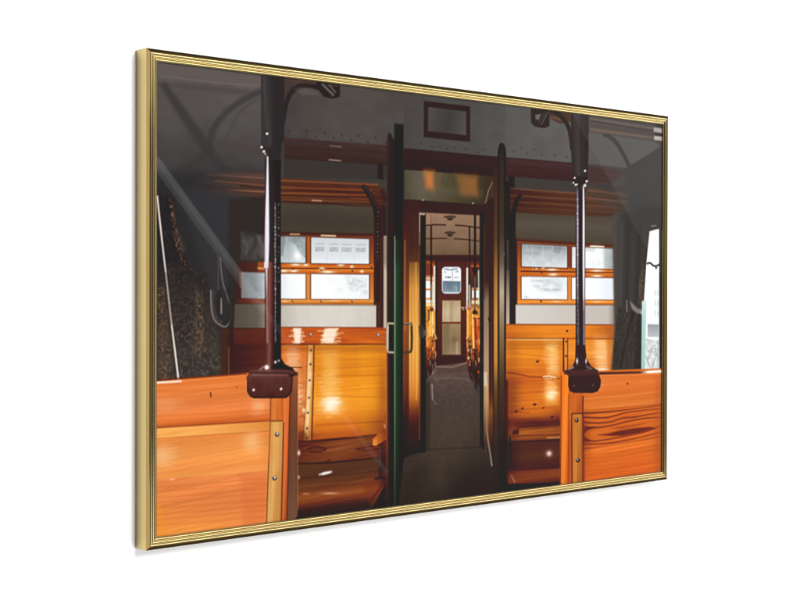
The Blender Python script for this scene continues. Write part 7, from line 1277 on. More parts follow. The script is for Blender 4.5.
('p',[(5.3,432.3),(29.5,432.2),(29.4,431),(5.2,431.1)],(250,178,126),1.5,.2291150841222031,None),
('p',[(5.5,402.5),(68.7,402.8),(174.9,402.1),(174.8,400.4),(68.6,401.1),(5.4,400.9)],(240,150,84),2.8,.5,None),
('p',[(5.5,407.4),(68.7,407.8),(174.9,407.3),(174.8,405.6),(68.6,406.1),(5.4,405.8)],(214,110,52),2.8,.5,None),
('p',[(5.5,414.7),(68.7,415.3),(175,415.1),(174.8,413.4),(68.6,413.6),(5.4,413.2)],(216,112,54),2.8,.4,None),
('p',[(5.5,424.5),(68.7,425.3),(175,425.5),(174.8,423.8),(68.6,423.7),(5.4,422.9)],(222,118,60),2.8,.4,None),
('p',[(5.5,436.8),(68.7,437.8),(175,438.5),(174.9,436.8),(68.6,436.2),(5.4,435.2)],(214,104,48),2.8,.45,None),
('p',[(5.5,442.9),(68.7,444.1),(175,445),(174.9,443.3),(68.6,442.4),(5.4,441.3)],(212,102,46),2.8,.4,None),
('p',[(83.7,410.3),(84.9,416.6),(86.9,416.4),(85.6,410.1)],(96,52,40),1.4,.9,None),
('p',[(123.7,406.3),(126.8,406.9),(127.2,405.4),(124.1,404.8)],(130,70,40),1.4,.7,None),
('p',[(-4.5,449.5),(178.9,451.4),(178.2,465.7),(-4.5,464.2)],[(5.5,458,(246,172,90)),(83.8,455.4,(244,168,88)),(178.2,458.6,(226,140,66))],1.4,1,('wood',.06,-4,69.1,2.8)),
('p',[(5.5,450.8),(178.3,452.2),(178.1,450.4),(5.4,449)],(130,66,40),1.5,.9,None),
('p',[(5.6,464.3),(68.8,464.7),(178.3,465.9),(178.2,464.4),(68.6,463.3),(5.4,462.9)],(176,96,48),1.7,.8,None),
('p',[(-4.5,463.4),(178.2,465.4),(175.1,518.3),(-4.5,514.1)],[(83.8,465.5,(236,142,70)),(83.9,485.7,(244,158,82)),(83.9,505.8,(240,148,76)),(83.9,515.9,(246,164,88))],1.4,1,('wood',.084,-4,69.1,2.8)),
('g',(12.7,485.4),(21.8,1.6),(.0,14.7),(252,198,140),.6),
('g',(149.3,477.5),(17.6,1.2),(.0,14.2),(252,196,136),.6),
('p',[(14.1,473.1),(28.4,473.3),(28.3,472.1),(14,471.8)],(255,212,160),1.5,.18893864766023946,None),
('p',[(8.8,475.6),(36.2,476.1),(36.1,474.9),(8.7,474.3)],(255,212,160),1.5,.17750058249669567,None),
('p',[(3.3,477.6),(31.1,478.2),(31,477),(3.2,476.4)],(255,212,160),1.5,.27574094361487994,None),
('p',[(9.4,480.4),(36.6,481),(36.5,479.7),(9.3,479.2)],(255,212,160),1.5,.23408809821991128,None),
('p',[(4.4,482.2),(29.8,482.8),(29.7,481.5),(4.4,481)],(255,212,160),1.5,.16062735333762054,None),
('p',[(-2.8,484.7),(35.3,485.6),(35.3,484.4),(-2.9,483.5)],(255,212,160),1.5,.2606700714479443,None),
('p',[(3,487.8),(36.1,488.6),(36.1,487.4),(2.9,486.6)],(255,212,160),1.5,.1687744211773258,None),
('p',[(-7.3,488.9),(36.2,489.9),(36.1,488.7),(-7.3,487.7)],(255,212,160),1.5,.18088370128575224,None),
('p',[(-5,492.1),(29.6,493),(29.5,491.7),(-5.1,490.9)],(255,212,160),1.5,.194530563823622,None),
('p',[(.7,494),(20.8,494.5),(20.7,493.3),(.6,492.7)],(255,212,160),1.5,.2201101382447138,None),
('p',[(3.8,496.7),(22.3,497.2),(22.2,495.9),(3.7,495.4)],(255,212,160),1.5,.1678706961928127,None),
('p',[(12,499.4),(28.8,499.9),(28.7,498.7),(11.9,498.2)],(255,212,160),1.5,.22451614443480838,None),
('p',[(146.7,465.4),(159.8,465.6),(159.7,464.3),(146.6,464.1)],(254,206,152),1.6,.28631702657072006,None),
('p',[(145.9,468.4),(163,468.7),(162.9,467.4),(145.8,467.1)],(254,206,152),1.6,.22225006158643534,None),
('p',[(141.8,470.1),(157.1,470.3),(157,469.1),(141.7,468.8)],(254,206,152),1.6,.18590115206708493,None),
('p',[(138.1,472.7),(167,473.2),(166.9,471.9),(138,471.4)],(254,206,152),1.6,.26660927840113,None),
('p',[(138,474.8),(155.1,475.1),(155,473.8),(137.9,473.5)],(254,206,152),1.6,.2395146458236001,None),
('p',[(136.4,478.5),(172.4,479.2),(172.3,477.9),(136.3,477.2)],(254,206,152),1.6,.24448695859258965,None),
('p',[(135.8,480.5),(158.6,481),(158.5,479.7),(135.7,479.2)],(254,206,152),1.6,.19281045210488668,None),
('p',[(135.9,483.1),(164.6,483.7),(164.5,482.4),(135.8,481.8)],(254,206,152),1.6,.21791754292970997,None),
('p',[(143.8,485.9),(162.2,486.3),(162.1,485),(143.7,484.6)],(254,206,152),1.6,.24344085362271128,None),
('p',[(134.8,488.3),(158.9,488.8),(158.8,487.5),(134.7,487)],(254,206,152),1.6,.18079900461035256,None),
('p',[(144.6,490.9),(160.8,491.3),(160.7,490),(144.5,489.6)],(254,206,152),1.6,.21973800905351884,None),
('p',[(-4.5,512.9),(175.1,516.2),(172,606.4),(-4.4,611)],[(83.9,518.4,(236,140,78)),(68.8,532.2,(230,132,74)),(68.8,552.2,(234,138,74)),(68.8,577.3,(240,148,72))],1.9,1,('wood',.108,-4,62.1,2.2)),
('p',[(130.3,517.2),(175.1,517),(171.9,583),(136.7,584.5)],(222,116,64),14.4,.55,None),
('p',[(5.6,538.7),(12.8,549.2),(21.5,574.7),(21.5,589.5),(5.6,587.7)],(246,150,50),3.3,.5,None),
('p',[(5.6,523.5),(68.8,525.3),(171.9,526.5),(171.8,525.1),(68.7,524),(5.5,522.2)],[(5.6,519.2,(214,110,56)),(171.8,525.8,(204,96,48))],2.5,.5,None),
('p',[(5.6,528.4),(68.9,530.4),(171.9,531.7),(171.8,530.3),(68.7,529),(5.5,527.1)],[(5.6,524.1,(214,110,56)),(171.8,531,(204,96,48))],2.5,.4,None),
('p',[(5.6,535.8),(68.9,537.9),(171.9,539.5),(171.8,538.1),(68.7,536.5),(5.5,534.4)],[(5.6,531.4,(214,110,56)),(171.9,538.8,(204,96,48))],2.5,.5,None),
('p',[(5.6,541.9),(68.9,544.1),(171.9,546),(171.8,544.6),(68.7,542.8),(5.5,540.5)],[(5.6,537.5,(214,110,56)),(171.9,545.3,(204,96,48))],2.5,.4,None),
('p',[(5.6,549.2),(68.9,551.7),(172,553.8),(171.8,552.4),(68.7,550.3),(5.5,547.9)],[(5.6,544.9,(214,110,56)),(171.9,553.1,(204,96,48))],2.5,.5,None),
('p',[(5.6,556.6),(68.9,559.2),(172,561.6),(171.8,560.2),(68.8,557.8),(5.5,555.2)],[(5.6,552.2,(214,110,56)),(171.9,560.9,(204,96,48))],2.5,.5,None),
('p',[(5.7,562.7),(68.9,565.4),(172,568.1),(171.8,566.7),(68.8,564.1),(5.5,561.3)],[(5.6,558.3,(214,110,56)),(171.9,567.4,(204,96,48))],2.5,.4,None),
('p',[(5.7,570),(68.9,573),(172,575.9),(171.8,574.5),(68.8,571.6),(5.5,568.7)],[(5.6,565.7,(214,110,56)),(171.9,575.2,(204,96,48))],2.5,.4,None),
('p',[(24.4,515.9),(31.7,516),(31.6,514.5),(24.3,514.4)],(255,220,170),1.6,.7,None),
('p',[(179.1,419.6),(201.8,420.7),(201.8,454),(178.9,452.2)],[(178.2,435.2,(190,96,44)),(184.7,435.5,(226,130,64)),(194.5,436,(206,108,48)),(201.1,436.4,(200,100,44))],1.5,1,('wood',.168,90,35.1,1.9)),
('p',[(178.6,419.6),(178,452.1),(179.8,452.2),(180.3,419.7)],(120,60,34),1.5,.85,None),
('p',[(178.2,452.7),(201.2,454.3),(201.2,452.6),(178.2,451)],(100,50,28),1.5,.9,None),
('p',[(179.2,452.7),(200.5,453.7),(196.8,602.7),(172.6,600)],[(175.1,515.7,(206,152,84)),(184.8,516.5,(224,170,96)),(198,517.5,(196,132,68))],1.5,1,('wood',.12,91,43.8,1.9)),
('p',[(179.8,457.4),(197.9,458.5),(194.7,517.3),(178.3,515.9)],(236,186,112),10.2,.35,None),
('p',[(178,453.4),(171.7,593.4),(173.5,593.6),(179.8,453.5)],(130,70,36),1.5,.8,None),
('p',[(193.9,470.4),(192.8,472.6),(190,473.3),(187.2,472.2),(186.1,469.9),(187.2,467.8),(190,467.1),(192.8,468.1)],(70,56,50),1.5,1,None),
('p',[(192.8,470),(191.9,471.7),(189.7,472.3),(187.5,471.4),(186.6,469.6),(187.5,467.9),(189.7,467.3),(191.9,468.2)],(130,130,132),1.5,1,None),
('p',[(192.1,469.3),(191.7,470.1),(190.7,470.4),(189.6,470),(189.2,469.1),(189.6,468.3),(190.7,468),(191.7,468.4)],(246,246,248),1.3,1,None),
('p',[(190.2,470.6),(189.8,471.3),(188.9,471.6),(187.9,471.2),(187.5,470.4),(187.9,469.7),(188.8,469.5),(189.8,469.8)],(50,44,42),1.3,1,None),
('p',[(189.8,527.2),(188.6,529.3),(185.8,530),(183.1,528.8),(181.9,526.5),(183.1,524.4),(185.8,523.7),(188.6,524.9)],(70,56,50),1.5,1,None),
('p',[(188.6,526.7),(187.7,528.4),(185.5,528.9),(183.3,528),(182.4,526.2),(183.3,524.5),(185.5,524),(187.7,524.9)],(130,130,132),1.5,1,None),
('p',[(188,526),(187.5,526.8),(186.5,527),(185.4,526.6),(185,525.7),(185.4,524.9),(186.5,524.7),(187.5,525.1)],(246,246,248),1.3,1,None),
('p',[(186,527.3),(185.6,528),(184.7,528.2),(183.8,527.8),(183.4,527),(183.8,526.3),(184.7,526.1),(185.6,526.5)],(50,44,42),1.3,1,None),
('p',[(201.1,420.6),(211.1,415.8),(211.7,426.4),(207.1,603.8),(196.8,602.7),(200.5,453.4)],[(199.6,491.4,(226,118,62)),(206.2,491.9,(212,104,52)),(211.2,492.2,(150,76,44))],1.5,1,('wood',.096,91,44.2,2.1)),
('p',[(199.8,454.7),(196.1,596),(198.1,596.3),(201.8,454.8)],(96,46,28),1.5,.85,None),
('p',[(211,389.5),(224.7,392.6),(224.4,421.7),(224.1,579.2),(206.4,603.7),(209.5,478.9)],[(216,392.3,(160,96,58)),(216.1,420,(134,80,54)),(216.2,466.2,(118,74,54)),(216.2,519,(112,76,60)),(216.3,571.8,(120,84,66))],1.5,1,('wood',.072,90,59.3,2.4)),
('p',[(210.4,421.1),(208.5,478.9),(205.7,597.1),(207.7,597.3),(210.5,479),(212.4,421.2)],(84,46,34),1.6,.7,None),
('g',(226.3,496.8),(2.7,.2),(.0,3.7),(255,236,220),.95),
('g',(226.3,529.1),(2,.2),(.0,2.6),(240,220,206),.7),
('p',[(224,405.8),(224,572.6),(225.5,572.7),(225.5,405.9)],(190,130,90),1.5,.4,None),
('g',(165.2,406),(42.5,1.8),(.0,10.4),(196,96,44),.35),
('g',(178.3,489.9),(16.4,1.2),(.1,33.9),(210,112,56),.3),
('p',[(-4.5,445.2),(179.8,447),(179.8,451.7),(-4.5,449.8)],(190,88,40),4.1,.5,None),
('p',[(163.9,-2.7),(201.4,1.3),(201.5,82.4),(194,106.5),(187.4,112.1),(174.4,110.3),(165.3,99.2)],[(164,48.9,(68,65,66)),(174.3,48.1,(71,68,69)),(182.4,47.4,(60,57,58)),(201.4,45.8,(57,54,55))],2.9,1,None),
('p',[(184,.4),(198.7,1.6),(197.2,85.4),(189.1,109.4),(182.5,86.4)],(56,53,54),4.4,.8,None),
('p',[(163.4,-.1),(163.9,98),(165.5,97.9),(165,-.3)],(50,48,49),1.7,.6,None),
('p',[(166.6,4.8),(169,51.2),(176.5,87),(178.7,86.5),(171.2,50.8),(168.9,4.5)],(88,84,84),2.9,.5,None),
('p',[(164.6,96.3),(174.4,101),(183.3,95),(181.7,93.4),(174.4,98.9),(166.1,94.5)],(52,50,50),2.9,.6,None),
('p',[(175,79.1),(174.4,80.3),(173,80.8),(171.7,80.5),(171.1,79.4),(171.7,78.3),(173,77.7),(174.4,78.1)],(255,255,255),1.5,1,None),
('p',[(166.1,97.1),(165.6,98.2),(164.4,98.7),(163.1,98.3),(162.6,97.4),(163.1,96.3),(164.3,95.8),(165.6,96.1)],(255,255,255),1.4,1,None),
('p',[(170.2,102.5),(169.6,103.7),(168.2,104.2),(166.9,103.9),(166.3,102.8),(166.9,101.7),(168.2,101.1),(169.6,101.5)],(255,255,255),1.4,1,None),
('p',[(176.3,108.9),(175.8,110),(174.4,110.6),(173,110.2),(172.4,109.1),(173,108),(174.4,107.5),(175.8,107.8)],(255,255,255),1.5,1,None),
('p',[(171.8,105.6),(171.4,106.3),(170.5,106.7),(169.6,106.4),(169.2,105.7),(169.6,105),(170.5,104.6),(171.4,104.8)],(255,255,255),1.4,1,None),
('p',[(172.7,97.5),(197.2,95.8),(195.6,124.7),(171.2,126.1)],(58,53,54),10.2,1,None),
('p',[(169.2,113.2),(195.6,111.6),(196.1,375.9),(170,375.1)],[(169.6,165,(70,62,66)),(179.4,164.6,(60,52,54)),(187.5,164.3,(50,44,46)),(195.7,163.9,(44,40,41))],1.5,1,None),
('p',[(169.8,245.4),(195.9,245),(196.1,375.9),(171.6,375.1)],[(171.5,320.6,(96,55,50)),(176.4,320.7,(134,86,80)),(181.2,320.7,(98,55,50)),(185.2,320.8,(48,35,36)),(196,320.9,(38,30,32))],2.9,1,None),
('p',[(173.1,109.1),(172.8,119.7),(172.3,134.6),(171.7,151.9),(170.9,173.5),(169.9,196.7),(169.2,216.8),(168.9,232.6),(168.8,244.8),(168.8,253.1),(175.3,253.1),(175.7,244.9),(176.3,232.6),(176.7,216.7),(176.6,196.6),(176.3,173.3),(175.9,151.8),(175.6,134.5),(175.3,119.5),(175,109)],(240,240,250),1.7,.95,None),
('p',[(170.2,245.4),(172.3,294.6),(173.4,367.4),(175,367.4),(173.9,294.6),(174.4,245.3)],[(173,245.3,(230,220,226)),(173.1,294.6,(190,156,150)),(173.2,367.4,(170,126,118))],1.7,.85,None),
('p',[(168.6,165.1),(168.9,245.4),(170.6,245.4),(170.3,165)],(120,60,70),1.4,.6,None),
('p',[(185.8,170.8),(186.1,255.6),(186.5,359.9),(187.9,360),(187.6,255.5),(187.3,170.8)],(150,144,148),1.5,.6,None),
('p',[(185.8,168.1),(185.3,169.9),(186.9,170.1),(187.4,168.3)],(232,228,232),1.5,.35575505955232245,None),
('p',[(191.3,169.3),(191.4,171.1),(192.8,171),(192.8,169.2)],(226,222,226),1.5,.4455324904942699,None),
('p',[(185.1,173.9),(185.7,176),(187.4,175.6),(186.8,173.6)],(232,228,232),1.5,.4240625742603571,None),
('p',[(186.5,178.5),(186.6,179.3),(187.7,179.2),(187.7,178.4)],(232,228,232),1.5,.12527563429228378,None),
('p',[(191.4,179.6),(191.6,180.4),(192.7,180.3),(192.6,179.5)],(226,222,226),1.5,.4024632102410576,None),
('p',[(185.4,183),(186,184.4),(187.4,184),(186.8,182.6)],(232,228,232),1.5,.27558468695219834,None),
('p',[(186.2,185.7),(186.6,186.7),(187.8,186.3),(187.4,185.3)],(232,228,232),1.5,.17722556231824826,None),
('p',[(191.3,186.8),(191.5,187.8),(192.7,187.6),(192.5,186.5)],(226,222,226),1.5,.5931375822759704,None),
('p',[(186.7,189.7),(185.9,190.7),(186.8,191.2),(187.7,190.3)],(232,228,232),1.5,.15345893557590423,None),
('p',[(191.7,191.1),(191.6,192),(192.7,192.1),(192.9,191.2)],(226,222,226),1.5,.41898577844551943,None),
('p',[(186.6,194.2),(185.8,195.4),(186.9,195.9),(187.7,194.7)],(232,228,232),1.5,.20368848402650258,None),
('p',[(191.4,195.7),(191.5,196.8),(192.8,196.7),(192.6,195.5)],(226,222,226),1.5,.38543396371189076,None),
('p',[(185.9,198.2),(185.1,200.9),(187.1,201.2),(187.9,198.5)],(232,228,232),1.5,.5720361684444513,None),
('p',[(191.2,199.5),(191.3,202.2),(193,202.1),(192.9,199.4)],(226,222,226),1.5,.44460267658895325,None),
('p',[(185.1,204.5),(185.6,206.3),(187.2,205.9),(186.7,204.2)],(232,228,232),1.5,.36212472709383625,None),
('p',[(186.5,208.1),(186,210.5),(187.9,210.7),(188.3,208.3)],(232,228,232),1.5,.5033349651858707,None),
('p',[(191.3,209.4),(191.4,211.8),(193,211.8),(192.9,209.4)],(226,222,226),1.5,.3753090278628014,None),
('p',[(186.5,214.3),(185.8,216.1),(187.3,216.5),(188,214.7)],(232,228,232),1.5,.35351462476869344,None),
('p',[(185.7,219.8),(185.4,221.8),(187.2,221.9),(187.4,219.8)],(232,228,232),1.5,.42649975544757907,None),
('p',[(185.1,224.1),(185.4,226.3),(187.1,226.1),(186.9,224)],(232,228,232),1.5,.4510433378072231,None),
('p',[(191.6,225.2),(191.4,227.4),(193,227.4),(193.1,225.2)],(226,222,226),1.5,.3210674830835053,None),
('p',[(186,230),(185.9,231.6),(187.4,231.7),(187.5,230.1)],(232,228,232),1.5,.3059940782095757,None),
('p',[(191,231.4),(191.5,233),(192.9,232.7),(192.3,231.1)],(226,222,226),1.5,.4110189784934588,None),
('p',[(186.3,235.5),(185.9,236.6),(187.2,236.9),(187.5,235.7)],(232,228,232),1.5,.20983781311529753,None),
('p',[(191,237),(191.6,238.2),(192.8,237.7),(192.2,236.6)],(226,222,226),1.5,.2580399975893939,None),
('p',[(186.2,240.8),(186.2,243.3),(188.2,243.2),(188.1,240.7)],(232,228,232),1.5,.5348869741287388,None),
('p',[(185.8,244.9),(186.1,246.9),(187.8,246.7),(187.5,244.7)],(232,228,232),1.5,.41208440328775864,None),
('p',[(185,250.5),(186,253.3),(188,252.8),(187.1,250)],(232,228,232),1.5,.6042366985469233,None),
('p',[(191.4,251.5),(191.4,254.3),(193.1,254.3),(193.2,251.5)],(226,222,226),1.5,.49714678760372677,None),
('p',[(186.7,256.5),(186.1,257.9),(187.4,258.3),(188.1,256.9)],(232,228,232),1.5,.27143253226866815,None),
('p',[(191.8,257.9),(191.6,259.3),(192.9,259.4),(193.2,258)],(226,222,226),1.5,.5314357942972168,None),
('p',[(185.8,260.3),(186.4,261.6),(187.7,261.2),(187,259.9)],(232,228,232),1.5,.2351843024256568,None),
('p',[(185.8,265.5),(186.6,267.1),(188,266.6),(187.3,265)],(232,228,232),1.5,.3201084592427492,None),
('p',[(191.3,266.6),(191.6,268.2),(193,268),(192.7,266.4)],(226,222,226),1.5,.255273325000058,None),
('p',[(186.2,268.5),(186.2,270.4),(187.9,270.4),(187.9,268.5)],(232,228,232),1.5,.39009890026798494,None),
('p',[(191.8,269.7),(191.5,271.6),(193,271.7),(193.3,269.8)],(226,222,226),1.5,.499291706168423,None),
('p',[(186.9,271.9),(186.9,272.8),(188.1,272.8),(188.1,271.9)],(232,228,232),1.5,.15385820410473433,None),
('p',[(185.4,275.9),(185.9,277.4),(187.3,277),(186.7,275.6)],(232,228,232),1.5,.2761184298629094,None),
('p',[(186.3,278.9),(186.2,281.6),(188.3,281.7),(188.4,279)],(232,228,232),1.5,.5841221518697036,None),
('p',[(185.8,283.5),(186.9,284.8),(188.1,284.1),(187,282.9)],(232,228,232),1.5,.1315461016595117,None),
('p',[(186.1,286),(186,288.4),(187.9,288.5),(188,286)],(232,228,232),1.5,.2833716488107649,None),
('p',[(186.1,292.4),(185.8,293.7),(187.2,293.9),(187.5,292.6)],(232,228,232),1.5,.13814234288852661,None),
('p',[(185.9,295.1),(185.8,296),(187,296),(187,295.2)],(232,228,232),1.5,.07473097971857849,None),
('p',[(185.4,297.5),(186.4,300.3),(188.5,299.9),(187.4,297)],(232,228,232),1.5,.33895003236769106,None),
('p',[(186.1,303.5),(186.6,305.8),(188.4,305.5),(187.9,303.2)],(232,228,232),1.5,.26711476064495143,None),
('p',[(186,309.5),(186.3,311.8),(188.1,311.7),(187.8,309.4)],(232,228,232),1.5,.26384419869899467,None),
('p',[(186,315),(185.7,316.9),(187.3,317.1),(187.6,315.1)],(232,228,232),1.5,.21789732177436275,None),
('p',[(185.3,320.8),(185.7,322.6),(187.3,322.3),(186.9,320.5)],(232,228,232),1.5,.1991527351557328,None),
('p',[(186,326.4),(186.5,327.7),(187.9,327.4),(187.3,326.1)],(232,228,232),1.5,.13641938913300708,None),
('p',[(185.9,331.4),(186.2,332.8),(187.6,332.7),(187.4,331.2)],(232,228,232),1.5,.15631606947498403,None),
('p',[(185.1,334.2),(186.7,336.9),(188.5,336.2),(186.9,333.6)],(232,228,232),1.5,.3070792856362351,None),
('p',[(186.7,338),(186.8,339.2),(188.1,339.2),(188,338.1)],(232,228,232),1.5,.10908535983332036,None),
('p',[(186,341),(186.5,343),(188.1,342.8),(187.6,340.8)],(232,228,232),1.5,.21821945924586492,None),
('p',[(186.7,344.4),(186.3,346.9),(188.2,347.1),(188.6,344.6)],(232,228,232),1.5,.2930098077087466,None),
('p',[(185.6,351.1),(186.5,353.8),(188.5,353.5),(187.7,350.7)],(232,228,232),1.5,.32370893928984745,None),
('p',[(171.2,350.4),(196,351),(196.7,370.7),(202.7,378.7),(216,384.4),(221.7,391.2),(214.4,396.2),(145.9,391),(145.9,385.9),(158.7,385.1),(166.7,378.8),(171.3,369.9)],[(158.7,361.8,(104,64,58)),(171.6,362.1,(98,58,53)),(177.2,362.3,(128,82,76)),(181.3,362.4,(98,56,52)),(185.4,362.5,(48,35,36)),(196.1,362.8,(42,32,33)),(221,363.4,(46,34,34))],1.5,1,None),
('p',[(145.9,385.4),(165.1,384),(201,385.2),(221,388.5),(217.7,395),(142.8,393.5)],(112,72,68),2.3,.8,None),
('p',[(141.2,393.4),(145.9,387.7),(209.3,390.8),(216,397.6),(214.4,415.2),(210.4,420.5),(204.4,423.4),(152.4,421.2),(145.3,418),(141.2,412.7)],(44,30,30),1.7,1,None),
('p',[(142.1,393.5),(145.9,388.5),(207.7,391.5),(214.4,397.5),(212.7,413.3),(208.7,418.9),(202.8,421.5),(153.3,419.4),(146.3,416.5),(142.5,411.5)],[(178.1,390.9,(112,72,68)),(178.1,398.7,(98,60,56)),(178.2,419.6,(88,52,49))],1.5,1,('mottle',.06,0,7.3,5.8)),
('p',[(211.9,396.7),(225.3,393.2),(223.5,389.4),(210.1,392.9)],(60,42,40),2.1,.8,None),
('p',[(139.8,397.2),(139.5,411.4),(143.7,417.5),(145.1,416.9),(141,411.3),(141.3,397.3)],(240,150,90),1.4,.7,None),
('g',(173.2,381.7),(3.9,.1),(.0,3.1),(255,255,255),1),
('p',[(176,382.1),(175.1,383.9),(172.9,384.5),(170.7,383.7),(169.8,381.9),(170.7,380.2),(172.9,379.6),(175.1,380.4)],(255,252,252),1.5,1,None),
('g',(187.2,375.6),(2.3,.1),(.0,2.1),(255,250,250),.95),
('g',(192.8,373.9),(1.6,.1),(.0,1.8),(255,250,250),.7),
('p',[(153.9,410.4),(153.4,411.5),(152,411.9),(150.7,411.4),(150.1,410.3),(150.7,409.2),(152,408.8),(153.4,409.3)],(255,240,230),1.4,1,None),
('p',[(198.5,411.1),(197.9,412.2),(196.5,412.6),(195.1,412),(194.5,410.9),(195.1,409.8),(196.5,409.4),(197.9,409.9)],(255,240,230),1.5,1,None),
('p',[(149.1,391.8),(207.7,394),(207.7,392.7),(149.1,390.5)],(150,104,98),2,.5,None),
('p',[(167.7,379.6),(161.2,384.6),(162.6,385.7),(169,380.8)],(200,160,150),2,.6,None),
]


def linear(c):
    c = np.clip(c / 255.0, 0, 1)
    return np.where(c <= 0.04045, c / 12.92, ((c + 0.055) / 1.055) ** 2.4)


# ------------------------------------------------------------------ scene setup
scene = bpy.context.scene
col = scene.collection
W, H, M, D = 1.02318, 0.61, 0.01488, 0.02533     # frame width, height, moulding width, depth (metres)
LIP, GLASS, SHEET = 0.0024, 0.0028, 0.0042                # depths behind the frame's front


def link(name, mesh, material=None, parent=None):
    ob = bpy.data.objects.new(name, mesh)
    col.objects.link(ob)
    if material:
        mesh.materials.append(material)
    if parent:
        ob.parent = parent
        ob.location = -parent.location      # meshes are drawn about the picture's centre
    return ob


def material(name):
    m = bpy.data.materials.new(name)
    m.use_nodes = True
    m.node_tree.nodes.clear()
    return m, m.node_tree.nodes, m.node_tree.links


# --- gold anodised aluminium
gold, N, K = material('brushed_gold')
out = N.new('ShaderNodeOutputMaterial'); b = N.new('ShaderNodeBsdfPrincipled')
tc = N.new('ShaderNodeTexCoord'); nz = N.new('ShaderNodeTexNoise'); rp = N.new('ShaderNodeMapRange')
nz.inputs['Scale'].default_value = 38; nz.inputs['Detail'].default_value = 4
K.new(tc.outputs['Object'], nz.inputs['Vector'])
rp.inputs['To Min'].default_value = 0.06; rp.inputs['To Max'].default_value = 0.1
K.new(nz.outputs['Fac'], rp.inputs['Value']); K.new(rp.outputs['Result'], b.inputs['Roughness'])
mx = N.new('ShaderNodeMix'); mx.data_type = 'RGBA'
mx.inputs['A'].default_value = (*GOLD_A, 1); mx.inputs['B'].default_value = (*GOLD_B, 1)
n2 = N.new('ShaderNodeTexNoise'); n2.inputs['Scale'].default_value = 4; K.new(tc.outputs['Object'], n2.inputs['Vector'])
K.new(n2.outputs['Fac'], mx.inputs['Factor']); K.new(mx.outputs['Result'], b.inputs['Base Color'])
b.inputs['Metallic'].default_value = 1
K.new(b.outputs['BSDF'], out.inputs['Surface'])

# --- print: ink colours stored on the sheet's vertices, satin paper
inks, N, K = material('printed_paper')
out = N.new('ShaderNodeOutputMaterial'); b = N.new('ShaderNodeBsdfPrincipled')
at = N.new('ShaderNodeAttribute'); at.attribute_name = 'ink'
tc = N.new('ShaderNodeTexCoord'); nz = N.new('ShaderNodeTexNoise'); nz.inputs['Scale'].default_value = 520
nz.inputs['Detail'].default_value = 2
K.new(tc.outputs['Object'], nz.inputs['Vector'])
rp = N.new('ShaderNodeMapRange'); rp.inputs['To Min'].default_value = 0.93; rp.inputs['To Max'].default_value = 1.07
K.new(nz.outputs['Fac'], rp.inputs['Value'])
mu = N.new('ShaderNodeVectorMath'); mu.operation = 'SCALE'
K.new(at.outputs['Color'], mu.inputs[0]); K.new(rp.outputs['Result'], mu.inputs['Scale'])
K.new(mu.outputs['Vector'], b.inputs['Base Color'])
b.inputs['Roughness'].default_value = 0.7; b.inputs['Specular IOR Level'].default_value = 0.0
K.new(b.outputs['BSDF'], out.inputs['Surface'])

# --- glazing: clear sheet, mirror reflection by Fresnel on its front faces
pane, N, K = material('clear_glazing')
out = N.new('ShaderNodeOutputMaterial'); tr = N.new('ShaderNodeBsdfTransparent'); gl = N.new('ShaderNodeBsdfGlossy')
gl.inputs['Roughness'].default_value = 0.015
fr = N.new('ShaderNodeFresnel'); fr.inputs['IOR'].default_value = 1.5
ge = N.new('ShaderNodeNewGeometry'); iv = N.new('ShaderNodeMath'); iv.operation = 'SUBTRACT'; iv.inputs[0].default_value = 1
K.new(ge.outputs['Backfacing'], iv.inputs[1])
ml = N.new('ShaderNodeMath'); ml.operation = 'MULTIPLY'
K.new(fr.outputs['Fac'], ml.inputs[0]); K.new(iv.outputs['Value'], ml.inputs[1])
mi = N.new('ShaderNodeMixShader'); K.new(ml.outputs['Value'], mi.inputs['Fac'])
K.new(tr.outputs['BSDF'], mi.inputs[1]); K.new(gl.outputs['BSDF'], mi.inputs[2])
K.new(mi.outputs['Shader'], out.inputs['Surface'])

# --- white painted wall
paintm, N, K = material('white_wall_paint')
out = N.new('ShaderNodeOutputMaterial'); b = N.new('ShaderNodeBsdfPrincipled')
b.inputs['Roughness'].default_value = 0.9; b.inputs['Specular IOR Level'].default_value = 0.1
tc = N.new('ShaderNodeTexCoord'); nz = N.new('ShaderNodeTexNoise'); nz.inputs['Scale'].default_value = 160
K.new(tc.outputs['Object'], nz.inputs['Vector'])
cr = N.new('ShaderNodeMapRange'); cr.inputs['To Min'].default_value = 0.84; cr.inputs['To Max'].default_value = 0.87
K.new(nz.outputs['Fac'], cr.inputs['Value']); K.new(cr.outputs['Result'], b.inputs['Base Color'])
bp = N.new('ShaderNodeBump'); bp.inputs['Strength'].default_value = 0.05; bp.inputs['Distance'].default_value = 0.001
K.new(nz.outputs['Fac'], bp.inputs['Height']); K.new(bp.outputs['Normal'], b.inputs['Normal'])
K.new(b.outputs['BSDF'], out.inputs['Surface'])

board, N, K = material('grey_board')
out = N.new('ShaderNodeOutputMaterial'); b = N.new('ShaderNodeBsdfPrincipled')
tc = N.new('ShaderNodeTexCoord'); nz = N.new('ShaderNodeTexNoise'); nz.inputs['Scale'].default_value = 90
cr = N.new('ShaderNodeMapRange'); cr.inputs['To Min'].default_value = 0.2; cr.inputs['To Max'].default_value = 0.3
K.new(tc.outputs['Object'], nz.inputs['Vector']); K.new(nz.outputs['Fac'], cr.inputs['Value'])
K.new(cr.outputs['Result'], b.inputs['Base Color']); b.inputs['Roughness'].default_value = 0.9
K.new(b.outputs['BSDF'], out.inputs['Surface'])


